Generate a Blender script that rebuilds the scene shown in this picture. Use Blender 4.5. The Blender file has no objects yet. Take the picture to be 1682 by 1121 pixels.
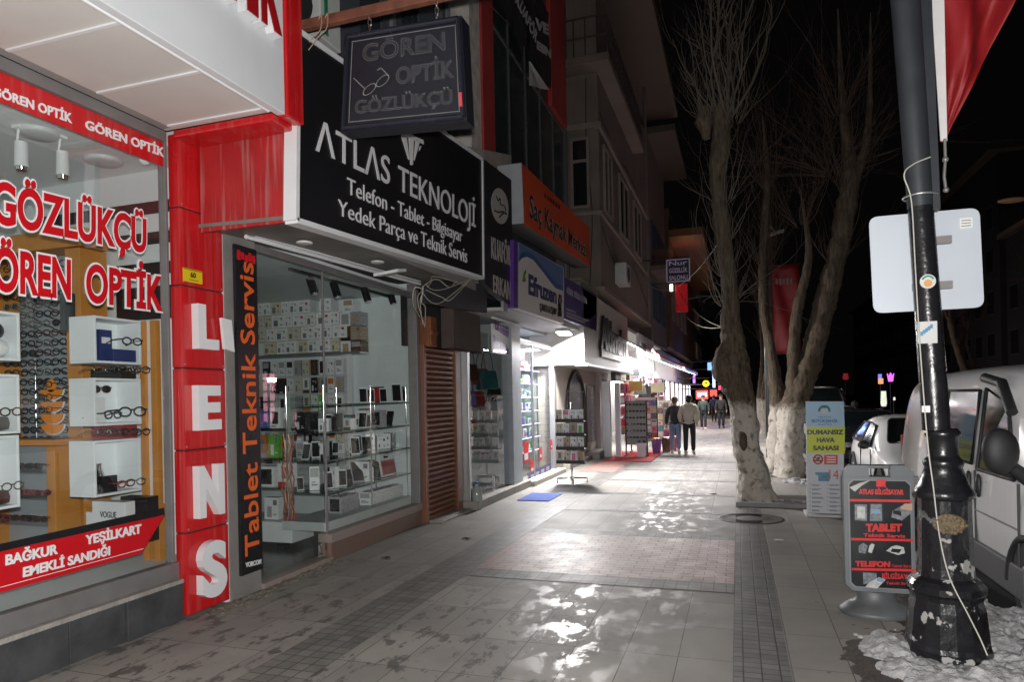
import bpy, math, random
from mathutils import Vector, Matrix, noise
random.seed(7)
FLASH_W = 1200.0
SC = bpy.context.scene
COL = SC.collection
rad = math.radians

# ------------------------------------------------------------------ camera
EYE = 1.75
FPX, CX, CY, SHIFT = 1121.0, 841.0, 560.5, 95.0      # photo is 1682 px wide, 24 mm equivalent lens
ROLL, YAW = rad(1.2), rad(18.3)
cd = bpy.data.cameras.new('camera')
cam = bpy.data.objects.new('camera', cd)
COL.objects.link(cam)
r0, u0, f0 = Vector((math.cos(YAW), math.sin(YAW), 0)), Vector((0, 0, 1)), Vector((-math.sin(YAW), math.cos(YAW), 0))
cr = r0*math.cos(ROLL) - u0*math.sin(ROLL)
cu = r0*math.sin(ROLL) + u0*math.cos(ROLL)
cam.matrix_world = Matrix(((cr.x, cu.x, -f0.x, 0), (cr.y, cu.y, -f0.y, 0), (cr.z, cu.z, -f0.z, EYE), (0, 0, 0, 1)))
cd.sensor_width = 36.0
cd.lens = 36.0*FPX/1682.0
cd.shift_y = SHIFT/1682.0
cd.clip_start = 0.05
cd.clip_end = 1500
SC.camera = cam

# ------------------------------------------------------------------ night sky
w = bpy.data.worlds.new('World'); SC.world = w; w.use_nodes = True
wn = w.node_tree
bg = wn.nodes['Background']
sky = wn.nodes.new('ShaderNodeTexSky'); sky.sky_type = 'NISHITA'; sky.sun_disc = False
sky.sun_elevation = rad(-6); sky.sun_rotation = rad(160)
mixw = wn.nodes.new('ShaderNodeMix'); mixw.data_type = 'RGBA'; mixw.blend_type = 'ADD'
mixw.inputs[0].default_value = 1.0
wn.links.new(sky.outputs[0], mixw.inputs[6])
mixw.inputs[7].default_value = (0.020, 0.018, 0.018, 1)   # town glow
wn.links.new(mixw.outputs[2], bg.inputs[0])
bg.inputs[1].default_value = 0.06

SC.view_settings.view_transform = 'Standard'
SC.view_settings.look = 'None'
SC.view_settings.exposure = 0.15
SC.view_settings.gamma = 1.0
cy = SC.cycles
cy.use_denoising = True
cy.max_bounces = 7; cy.diffuse_bounces = 3; cy.glossy_bounces = 4
cy.transparent_max_bounces = 24; cy.transmission_bounces = 4
cy.caustics_reflective = False; cy.caustics_refractive = False
cy.sample_clamp_indirect = 4.0

def lamp(name, kind, loc, power, color=(1, 1, 1), size=0.1, aim=None, spot=None, parent=None, sx=None, sy=None):
    l = bpy.data.lights.new(name, kind); l.energy = power; l.color = color
    if kind == 'AREA':
        if sx: l.shape = 'RECTANGLE'; l.size = sx; l.size_y = sy
        else: l.size = size
    else:
        l.shadow_soft_size = size
    if kind == 'SPOT' and spot:
        l.spot_size = rad(spot); l.spot_blend = 0.6
    o = bpy.data.objects.new(name, l); COL.objects.link(o)
    o.location = loc
    if aim is not None:
        o.rotation_euler = (Vector(aim)-Vector(loc)).to_track_quat('-Z', 'Y').to_euler()
    return o

# the photographer's own flash, fired from the camera
lamp('camera_flash', 'POINT', (0.02, -0.02, 1.86), FLASH_W, (1.0, 0.98, 0.955), 0.03)

# ------------------------------------------------------------------ pixel of the photo -> point on a real plane
def _ray(u, v):
    x = (u-CX)/FPX; y = (CY+SHIFT-v)/FPX
    X = x*math.cos(ROLL)+y*math.sin(ROLL); Y = -x*math.sin(ROLL)+y*math.cos(ROLL)
    return Vector((X*math.cos(YAW)-math.sin(YAW), math.cos(YAW)+X*math.sin(YAW), Y))
def _at(u, v, i, val):
    d = _ray(u, v); o = Vector((0, 0, EYE))
    return o + d*((val-o[i])/d[i])
def RX(u, v, X): return _at(u, v, 0, X)
def RY(u, v, Y): return _at(u, v, 1, Y)
def RZ(u, v, Z=0.0): return _at(u, v, 2, Z)

# ------------------------------------------------------------------ materials
MATS = {}
def M(name, col=(.5, .5, .5), rough=.5, metal=0., var=.12, scale=6., bump=0., bscale=None, spec=.5, emit=None, estr=1., coat=0., detail=4., streak=0.):
    """Principled material whose colour and roughness wander with noise (dust, wear)."""
    if name in MATS: return MATS[name]
    m = bpy.data.materials.new(name); m.use_nodes = True
    nt = m.node_tree; N = nt.nodes; L = nt.links
    b = N['Principled BSDF']
    tc = N.new('ShaderNodeTexCoord'); nz = N.new('ShaderNodeTexNoise')
    nz.inputs['Scale'].default_value = scale; nz.inputs['Detail'].default_value = detail
    L.new(tc.outputs['Object'], nz.inputs['Vector'])
    mx = N.new('ShaderNodeMix'); mx.data_type = 'RGBA'
    L.new(nz.outputs['Fac'], mx.inputs[0])
    c = Vector(col)
    mx.inputs[6].default_value = (*[max(0, k*(1-var*1.6)) for k in c], 1)
    mx.inputs[7].default_value = (*[min(1, k*(1+var*1.2)) for k in c], 1)
    L.new(mx.outputs[2], b.inputs['Base Color'])
    if streak:      # rain streaks and dust running down
        mp = N.new('ShaderNodeMapping'); mp.inputs['Scale'].default_value = (18, 18, .9); L.new(tc.outputs['Object'], mp.inputs[0])
        ns = N.new('ShaderNodeTexNoise'); ns.inputs['Scale'].default_value = 1.; ns.inputs['Detail'].default_value = 6; L.new(mp.outputs[0], ns.inputs['Vector'])
        rs_ = N.new('ShaderNodeMapRange'); rs_.inputs[1].default_value = .5; rs_.inputs[2].default_value = .78; rs_.inputs[4].default_value = streak; L.new(ns.outputs['Fac'], rs_.inputs[0])
        ms_ = N.new('ShaderNodeMix'); ms_.data_type = 'RGBA'; L.new(rs_.outputs[0], ms_.inputs[0]); L.new(mx.outputs[2], ms_.inputs[6]); ms_.inputs[7].default_value = (.42, .40, .38, 1)
        L.new(ms_.outputs[2], b.inputs['Base Color'])
    mr = N.new('ShaderNodeMapRange')
    mr.inputs[3].default_value = max(.02, rough-.1); mr.inputs[4].default_value = min(1, rough+.1)
    L.new(nz.outputs['Fac'], mr.inputs[0]); L.new(mr.outputs[0], b.inputs['Roughness'])
    b.inputs['Metallic'].default_value = metal
    b.inputs['Specular IOR Level'].default_value = spec
    b.inputs['Coat Weight'].default_value = coat
    if bump:
        bp = N.new('ShaderNodeBump'); bp.inputs['Strength'].default_value = bump
        n2 = N.new('ShaderNodeTexNoise'); n2.inputs['Scale'].default_value = bscale or scale*6; n2.inputs['Detail'].default_value = 5
        L.new(tc.outputs['Object'], n2.inputs['Vector'])
        bp.inputs['Distance'].default_value = 0.02
        L.new(n2.outputs['Fac'], bp.inputs['Height']); L.new(bp.outputs[0], b.inputs['Normal'])
    if emit:
        b.inputs['Emission Color'].default_value = (*emit, 1); b.inputs['Emission Strength'].default_value = estr
    MATS[name] = m
    return m

def glass(name, tint=(.93, .97, .96), rough=.0, film=.0):
    if name in MATS: return MATS[name]
    m = bpy.data.materials.new(name); m.use_nodes = True
    nt = m.node_tree; N = nt.nodes; L = nt.links
    for n in list(N): N.remove(n)
    out = N.new('ShaderNodeOutputMaterial'); tr = N.new('ShaderNodeBsdfTransparent'); gl = N.new('ShaderNodeBsdfGlossy')
    tr.inputs[0].default_value = (*tint, 1); gl.inputs['Roughness'].default_value = rough
    lw = N.new('ShaderNodeLayerWeight'); lw.inputs[0].default_value = .5
    pw = N.new('ShaderNodeMath'); pw.operation = 'POWER'; pw.inputs[1].default_value = 4.0
    L.new(lw.outputs['Facing'], pw.inputs[0])
    ma = N.new('ShaderNodeMath'); ma.operation = 'MULTIPLY_ADD'; ma.inputs[1].default_value = .9; ma.inputs[2].default_value = .07
    L.new(pw.outputs[0], ma.inputs[0])
    mx = N.new('ShaderNodeMixShader')
    L.new(ma.outputs[0], mx.inputs[0]); L.new(tr.outputs[0], mx.inputs[1]); L.new(gl.outputs[0], mx.inputs[2])
    last = mx
    if film:
        df = N.new('ShaderNodeBsdfDiffuse'); df.inputs[0].default_value = (.5, .52, .52, 1)
        nz = N.new('ShaderNodeTexNoise'); nz.inputs['Scale'].default_value = 2.5; nz.inputs['Detail'].default_value = 6
        tc = N.new('ShaderNodeTexCoord'); L.new(tc.outputs['Object'], nz.inputs['Vector'])
        mm = N.new('ShaderNodeMath'); mm.operation = 'MULTIPLY'; mm.inputs[1].default_value = film*2
        L.new(nz.outputs['Fac'], mm.inputs[0])
        m2 = N.new('ShaderNodeMixShader'); L.new(mm.outputs[0], m2.inputs[0]); L.new(mx.outputs[0], m2.inputs[1]); L.new(df.outputs[0], m2.inputs[2])
        last = m2
    L.new(last.outputs[0], out.inputs[0])
    MATS[name] = m
    return m

def emis(name, col, s):
    if name in MATS: return MATS[name]
    m = bpy.data.materials.new(name); m.use_nodes = True
    nt = m.node_tree; b = nt.nodes['Principled BSDF']
    b.inputs['Base Color'].default_value = (*[k*.6 for k in col], 1)
    nz = nt.nodes.new('ShaderNodeTexNoise'); nz.inputs['Scale'].default_value = 3
    mr = nt.nodes.new('ShaderNodeMapRange'); mr.inputs[3].default_value = s*.75; mr.inputs[4].default_value = s*1.2
    nt.links.new(nz.outputs['Fac'], mr.inputs[0]); nt.links.new(mr.outputs[0], b.inputs['Emission Strength'])
    b.inputs['Emission Color'].default_value = (*col, 1)
    MATS[name] = m
    return m

# ------------------------------------------------------------------ mesh builder
WLOC = {}
_TXT = {}
def text_geo(s, bold):
    k = (s, bold)
    if k in _TXT: return _TXT[k]
    cu = bpy.data.curves.new('lettering', 'FONT'); cu.body = s; cu.size = 1.0; cu.extrude = .5; cu.offset = bold
    cu.resolution_u = 3 if len(s) > 10 else 6
    o = bpy.data.objects.new('lettering', cu); COL.objects.link(o)
    dg = bpy.context.evaluated_depsgraph_get(); dg.update()
    me = bpy.data.meshes.new_from_object(o.evaluated_get(dg))
    vs = [v.co.copy() for v in me.vertices]; fs = [tuple(p.vertices) for p in me.polygons]
    bpy.data.objects.remove(o); bpy.data.curves.remove(cu); bpy.data.meshes.remove(me)
    x0 = min(v.x for v in vs); x1 = max(v.x for v in vs)
    y0 = 0.0-bold; y1 = .69+bold
    if s in ('-', '~'): y0, y1 = 0, .69
    vs = [((v.x-x0)/(x1-x0), (v.y-y0)/(y1-y0), v.z+.5) for v in vs]
    _TXT[k] = (vs, fs)
    return _TXT[k]

class MB:
    def __init__(s): s.v = []; s.f = []; s.m = []; s.s = []
    def add(s, vs, fs, m=0, smooth=False):
        n = len(s.v); s.v += [Vector(v) for v in vs]
        for f in fs:
            s.f.append(tuple(i+n for i in f)); s.m.append(m); s.s.append(smooth)
        return s
    def box(s, a, b, m=0):
        x0, x1 = sorted((a[0], b[0])); y0, y1 = sorted((a[1], b[1])); z0, z1 = sorted((a[2], b[2]))
        return s.add([(x0,y0,z0),(x1,y0,z0),(x1,y1,z0),(x0,y1,z0),(x0,y0,z1),(x1,y0,z1),(x1,y1,z1),(x0,y1,z1)],
              [(0,3,2,1),(4,5,6,7),(0,1,5,4),(1,2,6,5),(2,3,7,6),(3,0,4,7)], m)
    def quad(s, a, b, c, d, m=0): return s.add([a, b, c, d], [(0,1,2,3)], m)
    def slab(s, pts, off, m=0, mside=None):
        """polygon pushed along off; front face is the polygon itself (order it so it faces against off)"""
        pts = [Vector(p) for p in pts]; off = Vector(off); n = len(pts)
        s.add(pts, [tuple(range(n))], m)
        ms = m if mside is None else mside
        s.add([p+off for p in pts], [tuple(reversed(range(n)))], ms)
        for i in range(n):
            j = (i+1) % n
            s.add([pts[i], pts[i]+off, pts[j]+off, pts[j]], [(0,1,2,3)], ms)
        return s
    def tube(s, path, r, n=8, m=0, cap=True, smooth=True, wob=0.):
        path = [Vector(p) for p in path]
        rs = r if isinstance(r, (list, tuple)) else [r]*len(path)
        vs = []; up = None
        for i, p in enumerate(path):
            t = (path[min(i+1, len(path)-1)]-path[max(i-1, 0)])
            t = t.normalized() if t.length > 1e-9 else Vector((0,0,1))
            if up is None:
                up = Vector((0,0,1)) if abs(t.z) < .9 else Vector((0,1,0))
            a = t.cross(up)
            if a.length < 1e-6: a = t.cross(Vector((1,0,.3)))
            a.normalize(); b = a.cross(t).normalized(); up = b
            for k in range(n):
                an = 2*math.pi*k/n; d = a*math.cos(an)+b*math.sin(an); q = rs[i]
                if wob:
                    w0 = p+d*rs[i]; q *= 1+wob*(.8*noise.noise(w0*3.1)+.5*noise.noise(w0*9.7)+.32*noise.noise(Vector((w0.x*30, w0.y*30, w0.z*9))))
                vs.append(p+d*q)
        fs = []
        for i in range(len(path)-1):
            for k in range(n):
                k2 = (k+1) % n
                fs.append((i*n+k, i*n+k2, (i+1)*n+k2, (i+1)*n+k))
        s.add(vs, fs, m, smooth)
        if cap:
            s.add(vs[:n], [tuple(reversed(range(n)))], m); s.add(vs[-n:], [tuple(range(n))], m)
        return s
    def lathe(s, c, prof, n=24, m=0, flute=0., smooth=True, sx=1., sy=1., ph=0.):
        c = Vector(c); vs = []
        for (r, z) in prof:
            for k in range(n):
                an = 2*math.pi*k/n+ph; q = r*(1+flute*(1 if k % 2 else -1))
                vs.append(c+Vector((q*sx*math.cos(an), q*sy*math.sin(an), z)))
        fs = []
        for i in range(len(prof)-1):
            for k in range(n):
                k2 = (k+1) % n
                fs.append((i*n+k, i*n+k2, (i+1)*n+k2, (i+1)*n+k))
        s.add(vs, fs, m, smooth)
        s.add(vs[:n], [tuple(reversed(range(n)))], m); s.add(vs[-n:], [tuple(range(n))], m)
        return s
    def ball(s, c, r, m=0, n=10, sq=(1, 1, 1)):
        prof = [(max(.001, math.sin(math.pi*i/n))*r, -math.cos(math.pi*i/n)*r*sq[2]) for i in range(n+1)]
        return s.lathe(c, prof, n+4, m, sx=sq[0], sy=sq[1])
    def text(s, t, BL, BR, TL, TR=None, depth=.006, gap=.001, bold=0., m=0):
        BL, BR, TL = Vector(BL), Vector(BR), Vector(TL)
        TR = Vector(TR) if TR is not None else BR+TL-BL
        vs, fs = text_geo(t, bold)
        n = (BR-BL).cross(TL-BL).normalized()
        out = []
        for (x, y, z) in vs:
            p = BL*(1-x)*(1-y)+BR*x*(1-y)+TL*(1-x)*y+TR*x*y
            out.append(p+n*(gap+z*depth))
        return s.add(out, fs, m)
    def build(s, name, mats, parent=None, bevel=0., seg=2):
        if not isinstance(mats, (list, tuple)): mats = [mats]
        if parent is not None: o0 = WLOC[parent.name]
        else:
            xs = [v.x for v in s.v]; ys = [v.y for v in s.v]; zs = [v.z for v in s.v]
            o0 = Vector(((min(xs)+max(xs))/2, (min(ys)+max(ys))/2, min(zs)))
        me = bpy.data.meshes.new(name)
        me.from_pydata([v-o0 for v in s.v], [], s.f)
        for q in mats: me.materials.append(q)
        me.polygons.foreach_set('material_index', s.m); me.polygons.foreach_set('use_smooth', s.s)
        me.update()
        o = bpy.data.objects.new(name, me); COL.objects.link(o)
        if parent is not None:
            o.parent = parent; WLOC[o.name] = o0.copy()
        else:
            o.location = o0; WLOC[o.name] = o0.copy()
        if bevel:
            bm = o.modifiers.new('bevel', 'BEVEL'); bm.width = bevel; bm.segments = seg; bm.limit_method = 'ANGLE'; bm.angle_limit = rad(40)
        return o

def tag(o, label, cat, group=None):
    o['label'] = label; o['category'] = cat
    if group: o['group'] = group
    return o
def thing(name, label, cat, loc, group=None):
    o = bpy.data.objects.new(name, None); COL.objects.link(o); o.location = loc
    o.empty_display_size = .1
    WLOC[o.name] = Vector(loc)
    return tag(o, label, cat, group)
def one(mb, name, mats, label, cat, group=None, bevel=0.):
    return tag(mb.build(name, mats, None, bevel), label, cat, group)
def struct(mb, name, mats, kind='structure', bevel=0.):
    o = mb.build(name, mats, None, bevel); o['kind'] = kind
    return o
def copy_tree(o, loc=None, rot=None, label=None, scale=None, parent=None, cat=None):
    c = o.copy(); COL.objects.link(c)
    if parent is not None: c.parent = parent
    if loc is not None: c.location = loc
    if rot is not None: c.rotation_euler = rot if isinstance(rot, (tuple, list)) else (0, 0, rot)
    if scale is not None: c.scale = scale if isinstance(scale, (tuple, list)) else (scale,)*3
    if label: c['label'] = label
    WLOC[c.name] = Vector(c.location)
    for ch in list(o.children): copy_tree(ch, parent=c)
    return c
def spline(pts, k=6):
    pts = [Vector(p) for p in pts]; out = []
    for i in range(len(pts)-1):
        p0, p1, p2, p3 = pts[max(i-1, 0)], pts[i], pts[i+1], pts[min(i+2, len(pts)-1)]
        for j in range(k):
            t = j/k
            out.append(.5*((2*p1)+(p2-p0)*t+(2*p0-5*p1+4*p2-p3)*t*t+(3*p1-p0-3*p2+p3)*t**3))
    out.append(pts[-1])
    return out
def lerpl(vals, k):
    out = []
    for i in range(len(vals)-1):
        for j in range(k): out.append(vals[i]+(vals[i+1]-vals[i])*j/k)
    return out+[vals[-1]]

# common materials
white = M('white_paint', (.74, .75, .76), .45, var=.05)
white_bright = M('white_acrylic', (.71, .72, .74), .35, var=.03)
black = M('black_gloss', (.012, .012, .014), .3, var=.3)
blackm = M('black_matt', (.018, .018, .02), .6, var=.3)
red_panel = M('red_panel', (.50, .008, .011), .3, var=.12, scale=2, coat=.25, streak=.16)
red_dull = M('red_dusty_panel', (.40, .02, .022), .45, var=.3, scale=3, streak=.5)
alu = M('aluminium', (.55, .56, .57), .35, metal=.8, var=.1)
alu_dark = M('dark_aluminium', (.23, .22, .22), .45, metal=.4, var=.15)
chrome = M('chrome', (.75, .75, .76), .12, metal=1., var=.04)
GL = glass('shop_glass', (.95, .985, .975), film=.003)
GLC = glass('clear_glass', (.97, .985, .98))
# ------------------------------------------------------------------ ground
def pavement_mat():
    m = bpy.data.materials.new('granite_paving'); m.use_nodes = True
    nt = m.node_tree; N = nt.nodes; L = nt.links; b = N['Principled BSDF']
    tc = N.new('ShaderNodeTexCoord'); sep = N.new('ShaderNodeSeparateXYZ'); geo = N.new('ShaderNodeNewGeometry')
    L.new(geo.outputs['Position'], sep.inputs[0])
    cmb = N.new('ShaderNodeCombineXYZ')      # slabs: long side along the street
    ax = N.new('ShaderNodeMath'); ax.operation = 'ADD'; ax.inputs[1].default_value = 100*.352+.06
    ay = N.new('ShaderNodeMath'); ay.operation = 'ADD'; ay.inputs[1].default_value = 100*.648-4.67+.648*8
    L.new(sep.outputs[0], ax.inputs[0]); L.new(sep.outputs[1], ay.inputs[0])
    L.new(ay.outputs[0], cmb.inputs[0]); L.new(ax.outputs[0], cmb.inputs[1])
    br = N.new('ShaderNodeTexBrick'); br.offset = 0.; br.squash = 1.
    br.inputs['Scale'].default_value = 1.; br.inputs['Brick Width'].default_value = .648; br.inputs['Row Height'].default_value = .352
    br.inputs['Mortar Size'].default_value = .0035; br.inputs['Mortar Smooth'].default_value = .3
    br.inputs['Color1'].default_value = (.265, .247, .222, 1); br.inputs['Color2'].default_value = (.36, .337, .305, 1); br.inputs['Mortar'].default_value = (.035, .033, .03, 1)
    L.new(cmb.outputs[0], br.inputs['Vector'])
    def nz(scale, detail=5, rough=.55, vec=None):
        n = N.new('ShaderNodeTexNoise'); n.inputs['Scale'].default_value = scale; n.inputs['Detail'].default_value = detail; n.inputs['Roughness'].default_value = rough
        L.new(vec or geo.outputs['Position'], n.inputs['Vector']); return n
    def ramp(src, a, bb):
        r = N.new('ShaderNodeMapRange'); r.interpolation_type = 'SMOOTHSTEP'; r.inputs[1].default_value = a; r.inputs[2].default_value = bb
        L.new(src, r.inputs[0]); return r.outputs[0]
    def math_(op, a, bb):
        q = N.new('ShaderNodeMath'); q.operation = op; q.use_clamp = True
        for i, x in enumerate((a, bb)):
            if isinstance(x, (int, float)): q.inputs[i].default_value = x
            else: L.new(x, q.inputs[i])
        return q.outputs[0]
    speck = nz(230, 3); grime = nz(1.7, 6); mps = N.new('ShaderNodeMapping'); mps.inputs['Scale'].default_value = (1.25, .7, 1); mps.inputs['Rotation'].default_value = (0, 0, .35); L.new(geo.outputs['Position'], mps.inputs[0]); stain = nz(5.5, 8, .68, mps.outputs[0])
    def mixc(fac, a, bb, blend='MIX'):
        q = N.new('ShaderNodeMix'); q.data_type = 'RGBA'; q.blend_type = blend
        for i, x in ((0, fac), (6, a), (7, bb)):
            if isinstance(x, (int, float)): q.inputs[i].default_value = x
            elif isinstance(x, tuple): q.inputs[i].default_value = x
            else: L.new(x, q.inputs[i])
        return q.outputs[2]
    c = mixc(ramp(speck.outputs['Fac'], .3, .7), br.outputs['Color'], mixc(1., br.outputs['Color'], (.66, .66, .66, 1), 'MULTIPLY'))
    c = mixc(math_('MULTIPLY', ramp(grime.outputs['Fac'], .35, .75), .55), c, (.17, .16, .15, 1))
    # damp track down the middle of the walk, broken into puddle films
    dxa = math_('ABSOLUTE', math_('ADD', sep.outputs[0], 1.15), 0.)
    w1 = N.new('ShaderNodeMath'); w1.operation = 'ADD'; w1.inputs[1].default_value = 1.1; L.new(sep.outputs[0], w1.inputs[0])
    w2 = N.new('ShaderNodeMath'); w2.operation = 'ABSOLUTE'; L.new(w1.outputs[0], w2.inputs[0])
    band = N.new('ShaderNodeMapRange'); band.interpolation_type = 'SMOOTHSTEP'
    band.inputs[1].default_value = 1.15; band.inputs[2].default_value = .1; L.new(w2.outputs[0], band.inputs[0])
    mpf = N.new('ShaderNodeMapping'); mpf.inputs['Scale'].default_value = (1.5, .85, 1); L.new(geo.outputs['Position'], mpf.inputs[0])
    film = nz(3.4, 9, .7, mpf.outputs[0])
    wet = math_('MULTIPLY', ramp(film.outputs['Fac'], .505, .57), band.outputs[0])
    film2 = nz(1.1, 6, .6)
    damp = math_('MULTIPLY', ramp(film2.outputs['Fac'], .42, .62), band.outputs[0])
    c = mixc(math_('MULTIPLY', damp, .55), c, mixc(1., c, (.5, .5, .5, 1), 'MULTIPLY'))
    c = mixc(math_('MULTIPLY', wet, .45), c, mixc(1., c, (.45, .45, .46, 1), 'MULTIPLY'))
    # trodden dark blots near the shop side
    lb = N.new('ShaderNodeMapRange'); lb.interpolation_type = 'SMOOTHSTEP'; lb.inputs[1].default_value = -.5; lb.inputs[2].default_value = -1.5
    L.new(sep.outputs[0], lb.inputs[0])
    yb = N.new('ShaderNodeMapRange'); yb.interpolation_type = 'SMOOTHSTEP'; yb.inputs[1].default_value = 7.5; yb.inputs[2].default_value = 4.5; L.new(sep.outputs[1], yb.inputs[0])
    blot = math_('MULTIPLY', math_('MULTIPLY', ramp(stain.outputs['Fac'], .53, .61), lb.outputs[0]), yb.outputs[0])
    c = mixc(math_('MULTIPLY', blot, .75), c, (.045, .042, .04, 1))
    gum = N.new('ShaderNodeTexVoronoi'); gum.inputs['Scale'].default_value = 4.2; L.new(geo.outputs['Position'], gum.inputs['Vector'])
    gm = N.new('ShaderNodeMath'); gm.operation = 'LESS_THAN'; gm.inputs[1].default_value = .065; L.new(gum.outputs['Distance'], gm.inputs[0])
    c = mixc(math_('MULTIPLY', gm.outputs[0], .6), c, (.05, .045, .04, 1))
    L.new(c, b.inputs['Base Color'])
    r1 = N.new('ShaderNodeMapRange'); r1.inputs[3].default_value = .5; r1.inputs[4].default_value = .68; L.new(grime.outputs['Fac'], r1.inputs[0])
    rg = N.new('ShaderNodeMix'); rg.data_type = 'FLOAT'; L.new(wet, rg.inputs[0]); L.new(r1.outputs[0], rg.inputs[2]); rg.inputs[3].default_value = .31
    rg2 = N.new('ShaderNodeMix'); rg2.data_type = 'FLOAT'; L.new(damp, rg2.inputs[0]); L.new(rg.outputs[0], rg2.inputs[2])
    rgm = N.new('ShaderNodeMath'); rgm.operation = 'MULTIPLY'; rgm.inputs[1].default_value = .97; L.new(rg.outputs[0], rgm.inputs[0]); L.new(rgm.outputs[0], rg2.inputs[3])
    L.new(rg2.outputs[0], b.inputs['Roughness'])
    b.inputs['Specular IOR Level'].default_value = .5
    bp = N.new('ShaderNodeBump'); bp.inputs['Strength'].default_value = .35; bp.inputs['Distance'].default_value = .006
    hs = N.new('ShaderNodeMix'); hs.data_type = 'FLOAT'; L.new(br.outputs['Fac'], hs.inputs[0]); L.new(stain.outputs['Fac'], hs.inputs[2]); hs.inputs[3].default_value = -1.2
    L.new(hs.outputs[0], bp.inputs['Height']); L.new(bp.outputs[0], b.inputs['Normal'])
    return m

def brick_mat(name, c1, c2, mortar, bw, rh, off, ms, rough=.5, rot=False, wearing=.3):
    m = bpy.data.materials.new(name); m.use_nodes = True
    nt = m.node_tree; N = nt.nodes; L = nt.links; b = N['Principled BSDF']
    tc = N.new('ShaderNodeTexCoord'); mp = N.new('ShaderNodeMapping')
    L.new(tc.outputs['Object'], mp.inputs[0])
    if rot: mp.inputs['Rotation'].default_value = rot
    br = N.new('ShaderNodeTexBrick'); br.offset = off
    br.inputs['Scale'].default_value = 1.; br.inputs['Brick Width'].default_value = bw; br.inputs['Row Height'].default_value = rh
    br.inputs['Mortar Size'].default_value = ms
    for k, v in (('Color1', c1), ('Color2', c2), ('Mortar', mortar)): br.inputs[k].default_value = (*v, 1)
    L.new(mp.outputs[0], br.inputs['Vector'])
    nz = N.new('ShaderNodeTexNoise'); nz.inputs['Scale'].default_value = 4; nz.inputs['Detail'].default_value = 7
    L.new(tc.outputs['Object'], nz.inputs['Vector'])
    mx = N.new('ShaderNodeMix'); mx.data_type = 'RGBA'; mx.blend_type = 'MULTIPLY'
    mr = N.new('ShaderNodeMapRange'); mr.inputs[1].default_value = .3; mr.inputs[2].default_value = .75; mr.inputs[4].default_value = wearing
    L.new(nz.outputs['Fac'], mr.inputs[0]); L.new(mr.outputs[0], mx.inputs[0]); L.new(br.outputs['Color'], mx.inputs[6]); mx.inputs[7].default_value = (.35, .33, .31, 1)
    L.new(mx.outputs[2], b.inputs['Base Color'])
    rr = N.new('ShaderNodeMapRange'); rr.inputs[3].default_value = rough-.16; rr.inputs[4].default_value = rough+.12; L.new(nz.outputs['Fac'], rr.inputs[0]); L.new(rr.outputs[0], b.inputs['Roughness'])
    bp = N.new('ShaderNodeBump'); bp.inputs['Strength'].default_value = .5; bp.inputs['Distance'].default_value = .008; bp.invert = True
    L.new(br.outputs['Fac'], bp.inputs['Height']); L.new(bp.outputs[0], b.inputs['Normal'])
    return m

asphalt = M('asphalt', (.035, .035, .036), .75, var=.3, scale=3, bump=.4, bscale=120)
struct(MB().add([(-300, -100, -.15), (300, -100, -.15), (300, 600, -.15), (-300, 600, -.15)], [(0, 1, 2, 3)]), 'road', asphalt)
struct(MB().box((-6, -8, -.4), (1.60, 150, 0)), 'pavement', pavement_mat())
kerbm = M('kerb_granite', (.22, .215, .21), .6, var=.25, scale=4, bump=.3)
kb = MB()
y = -6.
while y < 80:
    kb.box((1.605, y, -.3), (1.78, y+.985, .012)); y += 1.0
struct(kb, 'kerb', kerbm, bevel=.012)
dark_sett = brick_mat('dark_setts', (.13, .128, .125), (.19, .186, .18), (.035, .035, .034), .11, .085, .0, .005, .55, wearing=.5)
pale_sett = brick_mat('grey_setts', (.17, .164, .152), (.225, .217, .2), (.09, .087, .08), .11, .11, .0, .006, .5, wearing=.6)
sb = MB()
sb.quad((-.06, 2, .004), (.28, 2, .004), (.28, 11.1, .004), (-.06, 11.1, .004))
struct(sb, 'paving_strip', dark_sett)
sb = MB()
sb.quad((-3.06, 1, .004), (-2.62, 1, .004), (-2.62, 40, .004), (-3.06, 40, .004))
struct(sb, 'paving_strip', pale_sett)
sb = MB()
for (ya, yb_) in ((6.28, 6.58), (8.52, 8.78), (10.35, 10.5), (12.2, 12.35), (14.2, 14.35), (16.2, 16.35), (18.2, 18.35)):
    sb.quad((-2.615, ya, .004), (-.065, ya, .004), (-.065, yb_, .004), (-2.615, yb_, .004))
struct(sb, 'paving_strip', dark_sett)
pink = brick_mat('pink_pavers', (.40, .235, .20), (.47, .31, .27), (.07, .06, .055), .20, .10, .5, .006, .50, wearing=.5)
struct(MB().quad((-2.615, 6.585, .004), (-.065, 6.585, .004), (-.065, 8.515, .004), (-2.615, 8.515, .004)), 'paver_patch', pink)
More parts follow.
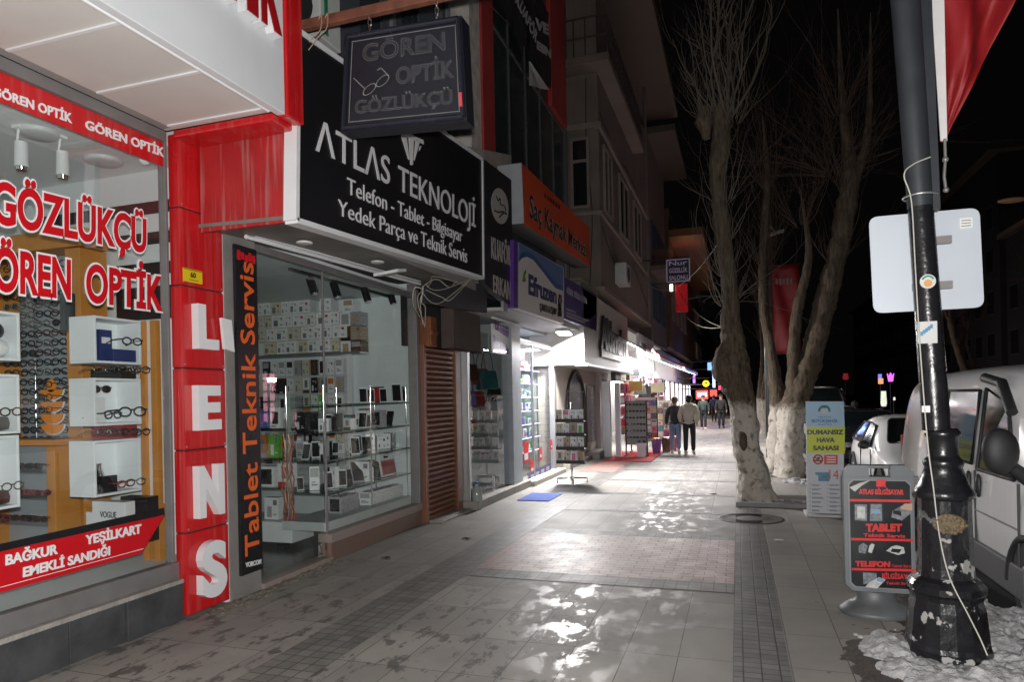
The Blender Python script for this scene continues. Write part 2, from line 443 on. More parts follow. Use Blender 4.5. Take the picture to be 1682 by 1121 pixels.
# tree pit in front of the first trunk
soil = M('soil', (.10, .085, .07), .8, var=.4, scale=8, bump=.8, bscale=40)
sb = MB()
for (a, b_) in (((-.06, 11.12, 0), (1.56, 11.22, .07)), ((-.06, 12.12, 0), (1.56, 12.2, .06)), ((-.06, 11.22, 0), (.03, 12.12, .065))): sb.box(a, b_)
struct(sb, 'tree_pit_kerb', kerbm, bevel=.01)
struct(MB().quad((.03, 11.22, .012), (1.56, 11.22, .012), (1.56, 12.12, .012), (.03, 12.12, .012)), 'tree_pit_soil', soil)
struct(MB().quad((.35, 15.2, .012), (1.56, 15.2, .012), (1.56, 17.4, .012), (.35, 17.4, .012)), 'tree_pit_soil', soil)
mh = MB()
mh.lathe((.14, 10.1, -.02), [(.44, 0), (.44, .026), (.40, .028), (.39, .024), (.2, .024), (.19, .028), (.02, .028)], 40)
one(mh, 'manhole_cover', M('cast_iron', (.10, .095, .085), .6, metal=.3, var=.3, scale=20, bump=.5, bscale=90), 'round worn manhole cover set in the paving before the whitewashed tree', 'manhole cover')

# ------------------------------------------------------------------ snow and rubble by the kerb
snowm = M('dirty_snow', (.37, .365, .37), .65, var=.55, scale=9, bump=.6, bscale=80, detail=8)
def snow_heap(mb, cx_, cy_, rx, ry, h, z, n):
    n = int(n*1.6)
    i1 = len(mb.v)
    mb.ball((cx_, cy_, z), 1., n=14, sq=(rx*.92, ry*.92, h*.55))
    for i in range(i1, len(mb.v)):
        v = mb.v[i]; mb.v[i] = v+Vector((.25*rx*noise.noise(v*5), .25*ry*noise.noise(v*5+Vector((9, 0, 0))), .5*h*noise.noise(v*9)))
    for k in range(n):
        while True:
            a = R0(-1, 1); b_ = R0(-1, 1)
            if a*a+b_*b_ < 1: break
        q = 1-(a*a+b_*b_)**.5
        r_ = R0(.012, .034)*(1.0+.6*q)
        c = Vector((cx_+a*rx, cy_+b_*ry, z+h*q**.8*R0(.5, 1)))
        n_ = 7; prof = []
        i0 = len(mb.v)
        mb.ball(c, r_*1.25, n=n_, sq=(R0(.8, 1.5), R0(.8, 1.5), R0(.6, 1.)))
        for i in range(i0, len(mb.v)):
            v = mb.v[i]; mb.v[i] = v+(v-c)*(.8*noise.noise(v*38)+.35*noise.noise(v*90))
R0 = random.uniform
sm = MB()
for a_ in [(.95, 5.12, .18, .2, .11, 0, 90), (1.05, 4.76, .24, .17, .06, 0, 90), (1.4, 4.62, .45, .26, .10, 0, 190), (1.75, 4.85, .4, .35, .12, 0, 190), (1.62, 5.35, .2, .3, .09, 0, 70), (1.98, 5.9, .3, .75, .26, -.15, 300), (2.1, 5.0, .35, .5, .2, -.15, 200), (1.72, 6.3, .14, .6, .08, 0, 70), (1.8, 7.6, .14, .7, .06, 0, 50), (.75, 11.5, .25, .1, .03, .01, 30), (1.2, 11.45, .2, .15, .03, .01, 26), (1.1, 14.4, .3, .3, .04, 0, 40), (1.3, 18.5, .3, .6, .06, 0, 60)]:
    snow_heap(sm, *a_)
for k in range(50): sm.ball((R0(.75, 1.7), R0(4.5, 5.6), .004), R0(.01, .025), n=6, sq=(1.2, 1, .7))
so = struct(sm, 'snow', snowm, kind='stuff')
rm = so.modifiers.new('merge', 'REMESH'); rm.mode = 'VOXEL'; rm.voxel_size = .011; rm.use_smooth_shade = True
sx = so.modifiers.new('soften', 'SMOOTH'); sx.factor = .5; sx.iterations = 2
def mud_sheet(cx_, cy_, rx, ry, h, z=0., seed=0, res=44):
    mb = MB(); vs = []; fs = []
    for i in range(res+1):
        for j in range(res+1):
            a = -1+2*i/res; b_ = -1+2*j/res
            d = math.sqrt(a*a+b_*b_)+.35*noise.noise(Vector((a*2.3+seed, b_*2.3, 0)))
            p = Vector((cx_+a*rx, cy_+b_*ry, 0))
            vs.append((p.x, p.y, z+h*(1-d*d)+.35*h*noise.noise(p*16)-.003))
    for i in range(res):
        for j in range(res):
            k = i*(res+1)+j
            fs.append((k, k+res+1, k+res+2, k+1))
    return mb.add(vs, fs, 0, True)
snow_heap = mud_sheet
struct(mud_sheet(1.3, 4.9, .75, .75, .02, 0, 17), 'mud', M('mud', (.06, .05, .042), .55, var=.4, scale=9, bump=.6, bscale=40), kind='stuff')
struct(snow_heap(1.45, 6.2, .35, 1.1, .05, 0, 91), 'mud', M('mud', (.06, .05, .042), .55, var=.4, scale=9, bump=.6, bscale=40), kind='stuff')

# small litter on the paving
for k, (u, v, c, lab) in enumerate([(1172, 813, (.06, .04, .02), 'small dark dry leaf lying on the paving left of the manhole'), (1278, 889, (.6, .6, .6), 'crumpled white paper scrap on the slabs right of the dark paving strip'), (765, 886, (.05, .035, .025), 'dark scrap lying beside the diagonal paving strip'), (635, 918, (.04, .03, .025), 'flattened dark leaf near the brown granite plinth')]):
    q = RZ(u, v); mb = MB()
    mb.add([q+Vector((.05*math.cos(a)*(1+.4*math.sin(3*a+k)), .035*math.sin(a)*(1+.3*math.cos(2*a)), .006+.012*math.sin(2*a+k)**2)) for a in [2*math.pi*i/12 for i in range(12)]]+[q+Vector((0, 0, .022))], [(i, (i+1) % 12, 12) for i in range(12)])
    o = one(mb, 'litter_scrap', M('litter_%d' % k, c, .7, var=.3), lab, 'litter')
    sd = o.modifiers.new('solid', 'SOLIDIFY'); sd.thickness = .004
# ================================================================== optician shop (first on the left)
def polyX(mb, pix, X, th=.004, m=0):
    pts = [RX(u, v, X) for u, v in pix]
    return mb.slab(pts, (-th, 0, 0), m)
def textX(mb, s, BL, BR, TL, TR, X, sc=1., ox=0, oy=0, depth=.005, bold=0., m=0, gap=.001):
    q = [RX(p[0]/sc+ox, p[1]/sc+oy, X) for p in (BL, BR, TL, TR)]
    return mb.text(s, *q, depth=depth, bold=bold, m=m, gap=gap)
wall_in = M('interior_wall', (.70, .73, .74), .6, var=.04, scale=2)
tile_dark = brick_mat('plinth_tiles', (.075, .08, .085), (.10, .105, .11), (.22, .22, .21), 10, 10, 0, .0, .5, wearing=.7)
opt = thing('optician_shop', 'red and white optician shop front with big red window lettering and white overhang', 'shop', (-4.4, 3.0, 0))
mb = MB()
for ya, yb_ in ((-3, -.9), (-.895, 1.0), (1.005, 2.0), (2.005, 2.9), (2.905, 3.45), (3.455, 3.9), (3.905, 4.445)):
    mb.box((-4.52, ya, -.02), (-4.35 if ya < 3.8 else -4.33, yb_, .30))
mb.build('plinth', M('slate_tile', (.055, .058, .062), .5, var=.45, scale=5, bump=.2), opt, .004)
MB().box((-4.56, -3, .30), (-4.32, 4.445, .335)).build('sill', M('sill_mortar', (.30, .28, .26), .7, var=.3, scale=9, bump=.4), opt, .006)
mb = MB()
mb.box((-4.46, -3, .335), (-4.37, 4.445, .47)); mb.box((-4.46, 4.395, .47), (-4.385, 4.42, 3.985)); mb.box((-4.46, -3, 3.90), (-4.37, 4.395, 3.985))
mb.box((-4.46, -.2, .47), (-4.37, -.13, 3.9))
fr = mb.build('window_frame', alu_dark, opt, .004)
MB().box((-4.414, -.13, .47), (-4.408, 4.36, 3.90)).build('window_glass', GLC, opt)
MB().quad((-4.412, -3, .47), (-4.412, -.2, .47), (-4.412, -.2, 3.9), (-4.412, -3, 3.9)).build('window_glass', GLC, opt)
# header strip
mb = MB()
mb.box((-4.405, -.1, 3.70), (-4.398, 4.392, 3.895))
hs = mb.build('header_strip', red_panel, opt)
mb = MB()
z1 = 1/3.298
textX(mb, 'GÖREN OPTİK', (460, 697), (888, 852), (460, 647), (888, 802), -4.397, 3.298, bold=.03)
mb.build('lettering', white_bright, hs); mb = MB()
textX(mb, 'GÖREN OPTİK', (-45, 513), (388, 669), (-45, 463), (388, 616), -4.397, 3.298, bold=.03)
mb.build('lettering', white_bright, hs)
# big window lettering
redl = M('red_vinyl', (.50, .006, .012), .35, var=.05)
def bigword(s, BL, BR, TL, TR, b):
    bk = MB(); ft = MB()
    q = [RX(p[0]/3.114, p[1]/3.114+280, -4.407) for p in (BL, BR, TL, TR)]
    
    ft.text(s, *q, depth=.009, bold=.03)
    o = ft.build('window_lettering', redl, opt)
    # white border: same word a little fatter behind
    _b = .055
    bk2 = MB()
    ux = (q[1]-q[0]); uy = (q[2]-q[0]); uy2 = (q[3]-q[1])
    n = max(1, len(s)); ex = ux/n*.07
    q2 = [q[0]-ex-uy*.05, q[1]+ex-uy2*.05, q[2]-ex+uy*.05, q[3]+ex+uy2*.05]
    bk2.text(s, *q2, depth=.005, bold=b)
    bk2.build('letter_border', white_bright, o)
def wordpx(x0, x1, f0, f1):
    return (x0, f0(x0)), (x1, f0(x1)), (x0, f1(x0)), (x1, f1(x1))
l1b = lambda x: 268+(x+45)*.199; l1t = lambda x: 42+(x+45)*.262
bigword('GÖZLÜKÇÜ', *wordpx(-45, 745, l1b, l1t), .07)
l2b = lambda x: 625+.124*(x-40); l2t = lambda x: 398+.185*(x-40)
bigword('GÖREN', *wordpx(-165, 358, l2b, l2t), .07)
bigword('OPTİK', *wordpx(437, 828, l2b, l2t), .07)
# lower ribbon on the glass
mb = MB()
polyX(mb, [(-120, 937), (-120, 921), (269.5, 834.7), (271, 846), (-120, 936)][:0] or [(-120, 934), (271, 846), (269.5, 834.7), (-120, 921)], -4.404, .003, 0)
rb = mb.build('window_ribbon', black, opt)
mb = MB()
polyX(mb, [(-120, 1008), (232, 910), (271, 846.3), (-120, 934.3)], -4.403, .003, 0)
polyX(mb, [(-120, 999), (236, 902.5), (236.6, 901.5), (-120, 998)], -4.3995, .002, 1)
rr = mb.build('ribbon_red_band', [redl, white], rb)
mb = MB()
K = 2.152
textX(mb, 'BAĞKUR', (18, 710), (203, 668), (18, 672), (203, 632), -4.3985, K, 0, 600, bold=.035)
mb.build('lettering', white_bright, rb); mb = MB()
textX(mb, 'YEŞİLKART', (301, 637), (498, 595), (300, 603), (498, 562), -4.3985, K, 0, 600, bold=.035)
mb.build('lettering', white_bright, rb); mb = MB()
textX(mb, 'EMEKLİ SANDIĞI', (80, 752), (390, 672), (80, 716), (390, 640), -4.3985, K, 0, 600, bold=.035)
mb.build('lettering', white_bright, rb)
# red pilaster
pil = thing('pilaster_group', '', '', (0, 0, 0)); bpy.data.objects.remove(pil)
mb = MB()
zs = [0.02, .70, 1.38, 2.06, 2.74, 3.38, 3.985]
for a, b_ in zip(zs[:-1], zs[1:]):
    mb.box((-4.41, 4.45, a+.004), (-4.30, 4.94, b_-.004))
mb.box((-4.405, 4.46, .02), (-4.31, 4.93, 3.985), 1)
pl = mb.build('pilaster', [red_panel, blackm], opt, .012)
for ch, za, zb, ya, yb_ in (('L', 2.22, 2.60, 4.555, 4.79), ('E', 1.54, 1.92, 4.54, 4.80), ('N', .81, 1.25, 4.53, 4.82), ('S', .13, .60, 4.545, 4.83)):
    l = MB().text(ch, (-4.298, ya, za), (-4.298, yb_, za), (-4.298, ya, zb), depth=.07, bold=.045, m=0).build('letter', white_bright, pl)
mb = MB()
for zz in zs[1:-1]:
    for yy in (4.475, 4.915): mb.tube([(-4.302, yy, zz+.03), (-4.296, yy, zz+.03)], .008, 8)
mb.build('screw_heads', alu, pl)
mb = MB(); mb.box((-4.298, 4.47, 2.775), (-4.292, 4.68, 2.885), 0)
mb.box((-4.2915, 4.475, 2.875), (-4.291, 4.675, 2.88), 1)
mb.text('60', (-4.2915, 4.545, 2.815), (-4.2915, 4.605, 2.815), (-4.2915, 4.545, 2.86), depth=.002, bold=.03, m=1)
mb.box((-4.2915, 4.53, 2.793), (-4.2905, 4.63, 2.798), 1)
mb.build('number_plate', [M('yellow_plate', (.70, .50, .01), .4, var=.05), black], opt)
# canopy: soffit, trim, fascia with raised letters, red end beam
mb = MB()
for ya, yb_ in ((-3, .0), (.012, 1.25), (1.262, 2.43), (2.442, 3.054), (3.066, 3.684), (3.696, 4.40)):
    mb.box((-4.37, ya, 3.99), (-3.335, yb_, 4.03))
mb.box((-4.36, -3, 4.031), (-3.34, 4.40, 4.05), 1)
can = mb.build('canopy_soffit', [M('soffit_sheet', (.60, .58, .55), .55, var=.08, scale=1.5), white], opt)
MB().box((-4.365, -3, 3.987), (-4.28, 4.36, 3.9885)).build('soffit_edge', M('grey_edge', (.30, .28, .27), .6, var=.1), opt)
mb = MB()
for ya in (.006, 1.256, 2.436, 3.06, 3.69, 4.32): mb.box((-4.27, ya-.012, 3.978), (-3.35, ya+.012, 3.989))
mb.tube([(-3.345, -3, 3.982), (-3.345, 4.36, 3.982)], .014)
mb.build('soffit_trim', white_bright, opt)
MB().box((-3.33, -3, 3.975), (-3.26, 4.45, 6.2)).build('fascia', M('fascia_white', (.66, .68, .71), .4, var=.06, scale=2, streak=.06), opt, .006)
ft = MB(); bk = MB()
for ch, u0_, u1_ in (('T', 350, 388), ('İ', 393, 411), ('K', 417, 450)):
    zb = RX(450, 71, -3.255).z-.0
    ya = RX(u0_, (u0_-366)*.685+15, -3.255).y; yb_ = RX(u1_, (u1_-366)*.685+15, -3.255).y
    ft.text(ch, (-3.255, ya, 4.50), (-3.255, yb_, 4.50), (-3.255, ya, 5.10), depth=.075, bold=.05)
    bk.text(ch, (-3.259, ya-.008, 4.492), (-3.259, yb_+.008, 4.492), (-3.259, ya-.008, 5.11), depth=.07, bold=.055)
lt = ft.build('raised_letters', M('dark_red_letters', (.33, .006, .01), .4, var=.08), opt)
bk.build('letter_returns', white_bright, lt)
mb = MB(); mb.box((-3.33, 4.455, 3.965), (-3.235, 4.66, 6.2)); mb.box((-4.30, 4.40, 3.925), (-3.335, 4.66, 3.984))
mb.build('red_trim_beam', red_panel, opt, .012)
# shell
mb = MB()
mb.box((-9, 4.93, .0), (-4.32, 4.99, 4.4)); mb.box((-9, -3.1, 0), (-4.5, -3, 4.4)); mb.box((-9.1, -3, 0), (-9, 4.93, 4.4))
mb.box((-9, -3, .38), (-4.47, 4.925, .40)); mb.box((-9, -3, 3.92), (-4.47, 4.925, 3.95))
mb.build('interior_shell', wall_in, opt)
mb = MB()
for z in (3.52, 3.24, 2.96): mb.box((-6.5, 4.915, z), (-4.6, 4.928, z+.11))
mb.box((-5.5, 4.905, 2.55), (-4.57, 4.928, 2.85))
mb.build('wall_stripes', M('dark_stripe', (.02, .008, .009), .5), opt)
# ---- inside the window
for k, (u, v) in enumerate([(62, 216), (170, 262)]):
    p = RZ(u, v, 3.92)
    one(MB().lathe((p.x, p.y, 3.885), [(.02, .0), (.13, .0), (.15, .012), (.15, .034)], 28), 'ceiling_light', [M('downlight_disc', (.55, .57, .58), .4, var=.03)],
        ['round unlit ceiling light above the left spotlight in the optician window', 'round unlit ceiling light right of the two white spotlights in the optician window'][k], 'ceiling light', 'ceiling lights in the optician window')
for k, (u, v, lab) in enumerate([(35, 265, 'left white track spotlight under the optician ceiling'), (103, 280, 'right white track spotlight under the optician ceiling')]):
    p = RZ(u, v-12, 3.70)
    t = thing('track_spotlight', lab, 'spotlight', (p.x, p.y, p.z-.12), 'white track spotlights')
    MB().tube([(p.x, p.y, p.z+.09), (p.x, p.y, p.z-.10)], [.045, .05], 16).build('spot_body', white, t)
    MB().tube([(p.x, p.y, p.z-.101), (p.x, p.y, p.z-.125)], [.042, .036], 16).build('lens', chrome, t)
    MB().tube([(p.x-.05, p.y, p.z+.05), (p.x-.03, p.y, p.z+.16), (p.x-.02, p.y, 3.9)], .01, 8).box((p.x-.06, p.y-.03, 3.895), (p.x+.02, p.y+.03, 3.918)).build('bracket', white, t)
p = RZ(238, 262, 3.84)
t = thing('security_camera', 'small white dome camera in the top corner of the optician window', 'camera', (p.x, p.y, p.z-.05))
MB().ball((p.x, p.y, p.z), .05, n=10).build('dome', white, t)
MB().box((p.x-.03, p.y-.03, p.z+.04), (p.x+.03, p.y+.03, 3.918)).build('mount', white, t)
oak = M('golden_oak', (.60, .25, .05), .35, var=.22, scale=3, detail=7)
greyp = M('rack_panel', (.36, .40, .43), .5, var=.05)
t = thing('frame_display_rack', 'tall oak framed grey wall rack full of spectacle frames', 'display rack', (-6.1, 4.8, .4))
MB().box((-5.78, 4.62, .4), (-5.60, 4.90, 3.2)).build('upright', oak, t, .006)
MB().box((-6.85, 4.62, .4), (-6.66, 4.90, 3.2)).build('upright', oak, t, .006)
MB().box((-6.9, 4.6, 3.21), (-5.55, 4.9, 3.38)).build('top_beam', oak, t, .01)
MB().box((-6.66, 4.84, 1.2), (-5.785, 4.86, 3.205)).build('back_panel', greyp, t)
rods = MB()
for xx in (-6.45, -6.0): rods.tube([(xx, 4.825, 1.25), (xx, 4.825, 3.15)], .008, 6)
rods.build('hanging_rods', chrome, t)
framem = [M('spectacle_black', (.012, .011, .012), .3), M('spectacle_tortoise', (.07, .025, .01), .3, var=.4), M('spectacle_metal', (.3, .28, .25), .25, metal=.9), M('spectacle_red', (.3, .02, .03), .35)]
lensm = glass('lens_glass', (.7, .72, .74))
lensd = M('dark_lens', (.02, .02, .022), .15)
def spectacles_mb(dark=False):
    mb = MB()
    for sx in (-1, 1):
        c = [(sx*.034+.027*math.cos(a), 0, .019*math.sin(a)) for a in [2*math.pi*i/14 for i in range(15)]]
        mb.tube(c, .0035, 5, 0, cap=False)
        mb.tube([(sx*.061, 0, .008), (sx*.068, -.0, .009), (sx*.069, .06, .006), (sx*.066, .12, -.015)], .003, 5)
        if dark: mb.add([(sx*.034+.026*math.cos(a), .001, .018*math.sin(a)) for a in [2*math.pi*i/12 for i in range(12)]], [tuple(range(12))], 1)
    mb.tube([(-.009, 0, .007), (0, -.004, .01), (.009, 0, .007)], .003, 5)
    return mb
def spectacles(loc, rotz, label, group, mat, dark=False, scale=1., tmpl={}):
    key = (mat.name, dark)
    if key not in tmpl:
        o = spectacles_mb(dark).build('spectacles', [mat, lensd]); tmpl[key] = o
    else:
        o = tmpl[key].copy(); COL.objects.link(o)
    o.location = loc; o.rotation_euler = (0, 0, rotz); o.scale = (scale,)*3
    return tag(o, label, 'spectacles', group)
for r_ in range(20):
    for c_ in range(4):
        z = 3.05-.09*r_
        if z < 1.35: continue
        x = -6.52+.205*c_+random.uniform(-.01, .01)
        spectacles((x, 4.74, z), 0, 'dark spectacle frame hanging in the rows of the grey rack', 'spectacles on the grey rack', framem[random.choice((0, 0, 1, 2))], random.random() < .2, 1.5)
# low oak cabinet with open shelves
t = thing('oak_cabinet', 'low oak cabinet with glass shelves of dark sunglasses', 'cabinet', (-6.1, 4.4, .4))
MB().box((-6.62, 4.36, .4), (-6.5, 4.60, 1.42)).build('side', oak, t, .006)
MB().box((-5.72, 4.36, .4), (-5.62, 4.60, 1.42)).build('side', oak, t, .006)
MB().box((-6.65, 4.33, 1.425), (-5.59, 4.61, 1.48)).build('cabinet_top', oak, t, .008)
MB().box((-6.5, 4.585, .4), (-6.0, 4.60, 1.42)).build('back_panel', greyp, t)
MB().box((-6.0, 4.585, .4), (-5.72, 4.60, 1.42)).build('back_panel', oak, t)
for z in (.72, .95, 1.18): MB().box((-6.5, 4.37, z), (-5.72, 4.58, z+.012)).build('shelf', GLC, t)
for z in (.735, .965, 1.195):
    for k in range(8):
        spectacles((-6.40+.09*k+random.uniform(-.02, .02), 4.40, z+.03), random.uniform(-.4, .4), 'dark sunglasses on the glass shelves of the oak cabinet', 'sunglasses in the oak cabinet', framem[random.choice((0, 0, 1, 3))], True, 1.25)
# white display cubes
wcube = M('cube_white', (.76, .80, .82), .4, var=.03)
def cubby(X, y0, y1, z0, z1, lab):
    t = thing('display_cube', lab, 'display cube', (X, (y0+y1)/2, z0), 'white display cubes')
    T = .02; D = .26
    mb = MB(); mb.box((X, y0, z0), (X-D, y1, z0+T)); mb.box((X, y0, z1-T), (X-D, y1, z1)); mb.box((X, y0, z0+T), (X-D, y0+T, z1-T)); mb.box((X, y1-T, z0+T), (X-D, y1, z1-T))
    mb.build('frame', wcube, t, .003)
    MB().box((X-D, y0+T, z0+T), (X-D+.012, y1-T, z1-T)).build('back', wcube, t)
    MB().box((X-D+.0125, y0+T, z0+T), (X-D+.02, y0+(y1-y0)*.45, z1-T)).build('mirror_back', M('dark_mirror', (.03, .035, .04), .1, metal=.5), t)
    return t
XC = -4.70
for k, nm in enumerate(['highest', 'middle', 'lowest']):
    a = RX(154, [518, 621, 725][k], XC); b_ = RX(233, [600, 697, 806][k], XC)
    cubby(XC, a.y, b_.y, b_.z, a.z, nm+' white display cube of the column beside the red pilaster')
    a2 = RX(-95, [500, 612, 722][k], XC); b2 = RX(34, [594, 712, 833][k], XC)
    cubby(XC, a2.y, b2.y, b2.z, a2.z, nm+' white display cube at the left picture edge')
    y0, y1, z0 = a.y, b_.y, b_.z+.02
    X1 = XC-.10; W_ = y1-y0
    H90 = math.pi/2
    if k == 0:
        one(MB().box((XC-.2, y0+.36*W_, z0), (XC-.13, y0+.62*W_, z0+.26), 0).box((XC-.1299, y0+.40*W_, z0+.15), (XC-.128, y0+.58*W_, z0+.2), 1), 'glasses_box', [M('navy_box', (.03, .045, .16), .5), white], 'tall navy box in the highest white cube', 'box', None, .004)
        one(MB().box((XC-.11, y0+.42*W_, z0), (XC-.02, y0+.92*W_, z0+.10), 0), 'glasses_box', M('navy_box', (.03, .045, .16), .5), 'flat navy box under a spectacle frame in the highest white cube', 'box', None, .004)
        spectacles((XC-.05, y0+.72*W_, z0+.135), H90, 'black spectacle frame on a navy box in the highest white cube', None, framem[0], False, 1.5)
    if k == 1:
        one(MB().box((XC-.22, y0+.12*W_, z0), (XC-.12, y0+.46*W_, z0+.2)), 'white_stand', white, 'white block holding brown sunglasses in the middle white cube', 'stand', None, .006)
        spectacles((XC-.15, y0+.28*W_, z0+.24), H90, 'brown sunglasses on the white block in the middle white cube', None, framem[1], True, 1.4)
        spectacles((XC-.05, y0+.27*W_, z0+.035), H90+.2, 'clear lens spectacles in front of the white block in the middle white cube', None, framem[0], False, 1.5)
        spectacles((XC-.05, y0+.70*W_, z0+.045), H90-.1, 'wide black spectacles at the right side of the middle white cube', None, framem[0], False, 1.9)
    if k == 2:
        one(MB().lathe((XC-.16, y0+.32*W_, z0), [(.03, 0), (.06, .02), (.07, .12), (.05, .2), (.055, .23)], 16), 'metal_jar', chrome, 'round metal jar in the lowest white cube', 'jar')
        one(MB().box((XC-.08, y0+.22*W_, z0), (XC-.04, y0+.55*W_, z0+.13)), 'glasses_box', black, 'black box in front of the metal jar', 'box', None, .004)
        spectacles((XC-.05, y0+.58*W_, z0+.03), H90+.1, 'red spectacles lying in the lowest white cube', None, framem[3], False, 1.4)
        spectacles((XC-.05, y0+.82*W_, z0+.03), H90-.1, 'gold wire spectacles lying in the lowest white cube', None, framem[2], False, 1.4)
    z0l = b2.z+.02; yb = RX(16, 560, XC-.1).y
    if k == 0:
        t = thing('display_bust', 'dark headed pale bust in the highest cube at the left picture edge', 'bust', (XC-.12, yb-.1, z0l))
        MB().ball((XC-.12, yb-.1, z0l+.07), .1, sq=(.8, 1, .7)).build('base', white, t); MB().ball((XC-.12, yb-.1, z0l+.19), .065).build('head', black, t)
    else:
        t = thing('glasses_case', ['', 'grey open spectacle case in the middle cube at the left picture edge', 'dark brown spectacle case in the lowest cube at the left picture edge'][k], 'case', (XC-.12, yb-.1, z0l))
        c_ = [M('case_grey', (.13, .12, .11), .5), M('case_brown', (.06, .02, .015), .4)][k-1]
        MB().lathe((XC-.12, yb-.1, z0l), [(.02, 0), (.11, .01), (.13, .05), (.1, .09), (.02, .1)], 16, sx=.45).build('shell', c_, t)
        spectacles((XC-.06, yb-.1, z0l+.1), H90+.2, ['', 'spectacles resting on the grey open case', 'spectacles resting on the dark brown case'][k], None, framem[k], False, 1.4)
# uprights and white panels behind the cubes
t = thing('oak_partition', 'narrow oak partition posts with white panels behind the cubes', 'partition', (-4.75, 4.7, .4))
for ua in (232, 250): q_ = RY(ua, 600, 4.68); MB().box((q_.x, 4.66, .4), (q_.x+.06, 4.74, 2.5)).build('post', oak, t, .004)
MB().box((-4.97, 4.69, .6), (-4.87, 4.70, 2.5)).build('panel', white, t)
MB().box((-4.77, 4.69, .9), (-4.62, 4.70, 2.5)).build('panel', white, t)
for k, zz in enumerate((1.5, 1.98)):
    one(MB().box((-5.3, 4.45, zz-.03), (-4.95, 4.60, zz+.1)), 'carton', M(['carton_red', 'carton_black'][k], [(.3, .01, .015), (.02, .02, .02)][k], .5), ['red carton between the middle and lowest cubes', 'black carton between the highest and middle cubes'][k], 'carton', None, .004)
# loose frames on a rod shelf between the cubes
for va in (612, 714):
    for k in range(4):
        q_ = RX(160+20*k, va+2, XC-.08)
        spectacles((XC-.08, q_.y, q_.z), H90+random.uniform(-.2, .2), 'spectacles on the thin shelf %s' % ('under the highest white cube' if va == 612 else 'under the middle white cube'), 'spectacles on the shelf %s' % ('under the highest cube' if va == 612 else 'under the middle cube'), framem[random.choice((0, 1, 2))], False, 1.4)
# orange wavy spectacle stand
orm = M('orange_card', (.72, .23, .01), .45, var=.06)
c0 = RY(85, 715, 4.3)
t = thing('wavy_spectacle_stand', 'orange stand of stacked half discs carrying spectacles', 'display stand', c0)
for k in range(4):
    z = RY(85, [657, 677, 697, 714][k], 4.3).z
    pts = [(c0.x+.125*math.cos(a), 4.3, z+.085*math.sin(a)+.085) for a in [math.pi+math.pi*i/12 for i in range(13)]]
    mb = MB(); mb.slab(pts, (0, .012, 0), 0); o = mb.build('half_disc', orm, t)
    pts = [((p[0]-c0.x)*1.09+c0.x, 4.313, (p[2]-z-.085)*1.12+z+.085) for p in pts]
    MB().slab(pts, (0, .008, 0)).build('white_rim', white, o)
zt = RY(82, 634, 4.3).z
MB().slab([(c0.x+.055*math.cos(a), 4.3, zt+.055*math.sin(a)) for a in [2*math.pi*i/18 for i in range(18)]], (0, .012, 0)).build('top_disc', orm, t)
MB().box((c0.x-.012, 4.322, c0.z), (c0.x+.012, 4.335, zt)).build('post', white, t)
for k in range(3):
    z = RY(85, [657, 677, 697][k], 4.3).z+.09
    spectacles((c0.x+.06, 4.275, z+.01), 0, 'spectacles on the %s half disc of the orange stand' % ['top', 'second', 'third'][k], None, framem[[0, 0, 1][k]], False, 1.25)
p = RY(112, 545, 4.3)
t = thing('hanging_display', 'smoked tube with chrome rod hanging before the frame rack', 'display', p)
MB().tube([p, p+Vector((0, 0, .32))], .055, 14).build('tube', M('smoked_tube', (.10, .12, .12), .12, metal=.4), t)
MB().tube([p+Vector((0, 0, .32)), p+Vector((0, 0, .6))], .022, 10).build('rod', chrome, t)
a = RY(152, 880, 4.25); b_ = RY(205, 826, 4.25)
t = thing('brand_card', 'white boxed card with small dark lettering under the lowest cube', 'card', ((a.x+b_.x)/2, 4.25, a.z))
MB().box((a.x, 4.25, a.z), (b_.x, 4.35, b_.z)).build('card_box', white, t, .004)
MB().text('VOGUE', (a.x+.09, 4.249, b_.z-.13), (b_.x-.09, 4.249, b_.z-.13), (a.x+.09, 4.249, b_.z-.08), depth=.002, bold=.01).build('lettering', black, t)
one(MB().box((a.x-.13, 4.3, a.z), (a.x-.02, 4.36, b_.z-.1)), 'brand_card', white, 'narrow white card box left of the lettered card box', 'card', None, .004)
one(MB().box((-5.05, 4.5, .6), (-4.75, 4.62, .98)), 'black_carton', black, 'low black carton behind the lettered card box', 'carton', None, .006)

# ================================================================== technology shop (black sign)
at_ = thing('technology_shop', 'phone repair shop with large black sign board and glass front on granite plinth', 'shop', (-4.3, 7.0, 0))
stain_grey = M('stained_sheet', (.20, .19, .175), .5, var=.6, scale=2.2, bump=.2, detail=9)
granite = M('brown_granite', (.19, .12, .095), .35, var=.35, scale=90, detail=2)
A = [RX(490, 50, -3.3), RX(487, 362, -3.3), RX(794, 457, -3.3), RX(792, 262, -3.3)]     # TL BL BR TR of the board
mb = MB(); mb.slab([A[1], A[2], A[3], A[0]], (-.1, 0, 0), 0)
sg = mb.build('sign_board', [M('sign_black', (.011, .011, .013), .35, var=.25, scale=1.2)], at_)
mb = MB()
def rim(p, q, w_):
    d = (q-p).normalized(); n = Vector((1, 0, 0)); s_ = n.cross(d)*w_
    mb.slab([p+Vector((.012, 0, 0))-s_, q+Vector((.012, 0, 0))-s_, q+Vector((.012, 0, 0))+s_, p+Vector((.012, 0, 0))+s_], (-.12, 0, 0))
for i in range(4): rim(A[i], A[(i+1) % 4], .022)
mb.build('sign_rim', white_bright, sg)
mb = MB()
SW = M('sign_white', (.70, .70, .72), .45, var=.05)
textX(mb, 'ΛTLΛS', (518, 247), (640, 304), (518, 196), (640, 259), -3.297, bold=.004)
mb.build('lettering', SW, sg); mb = MB()
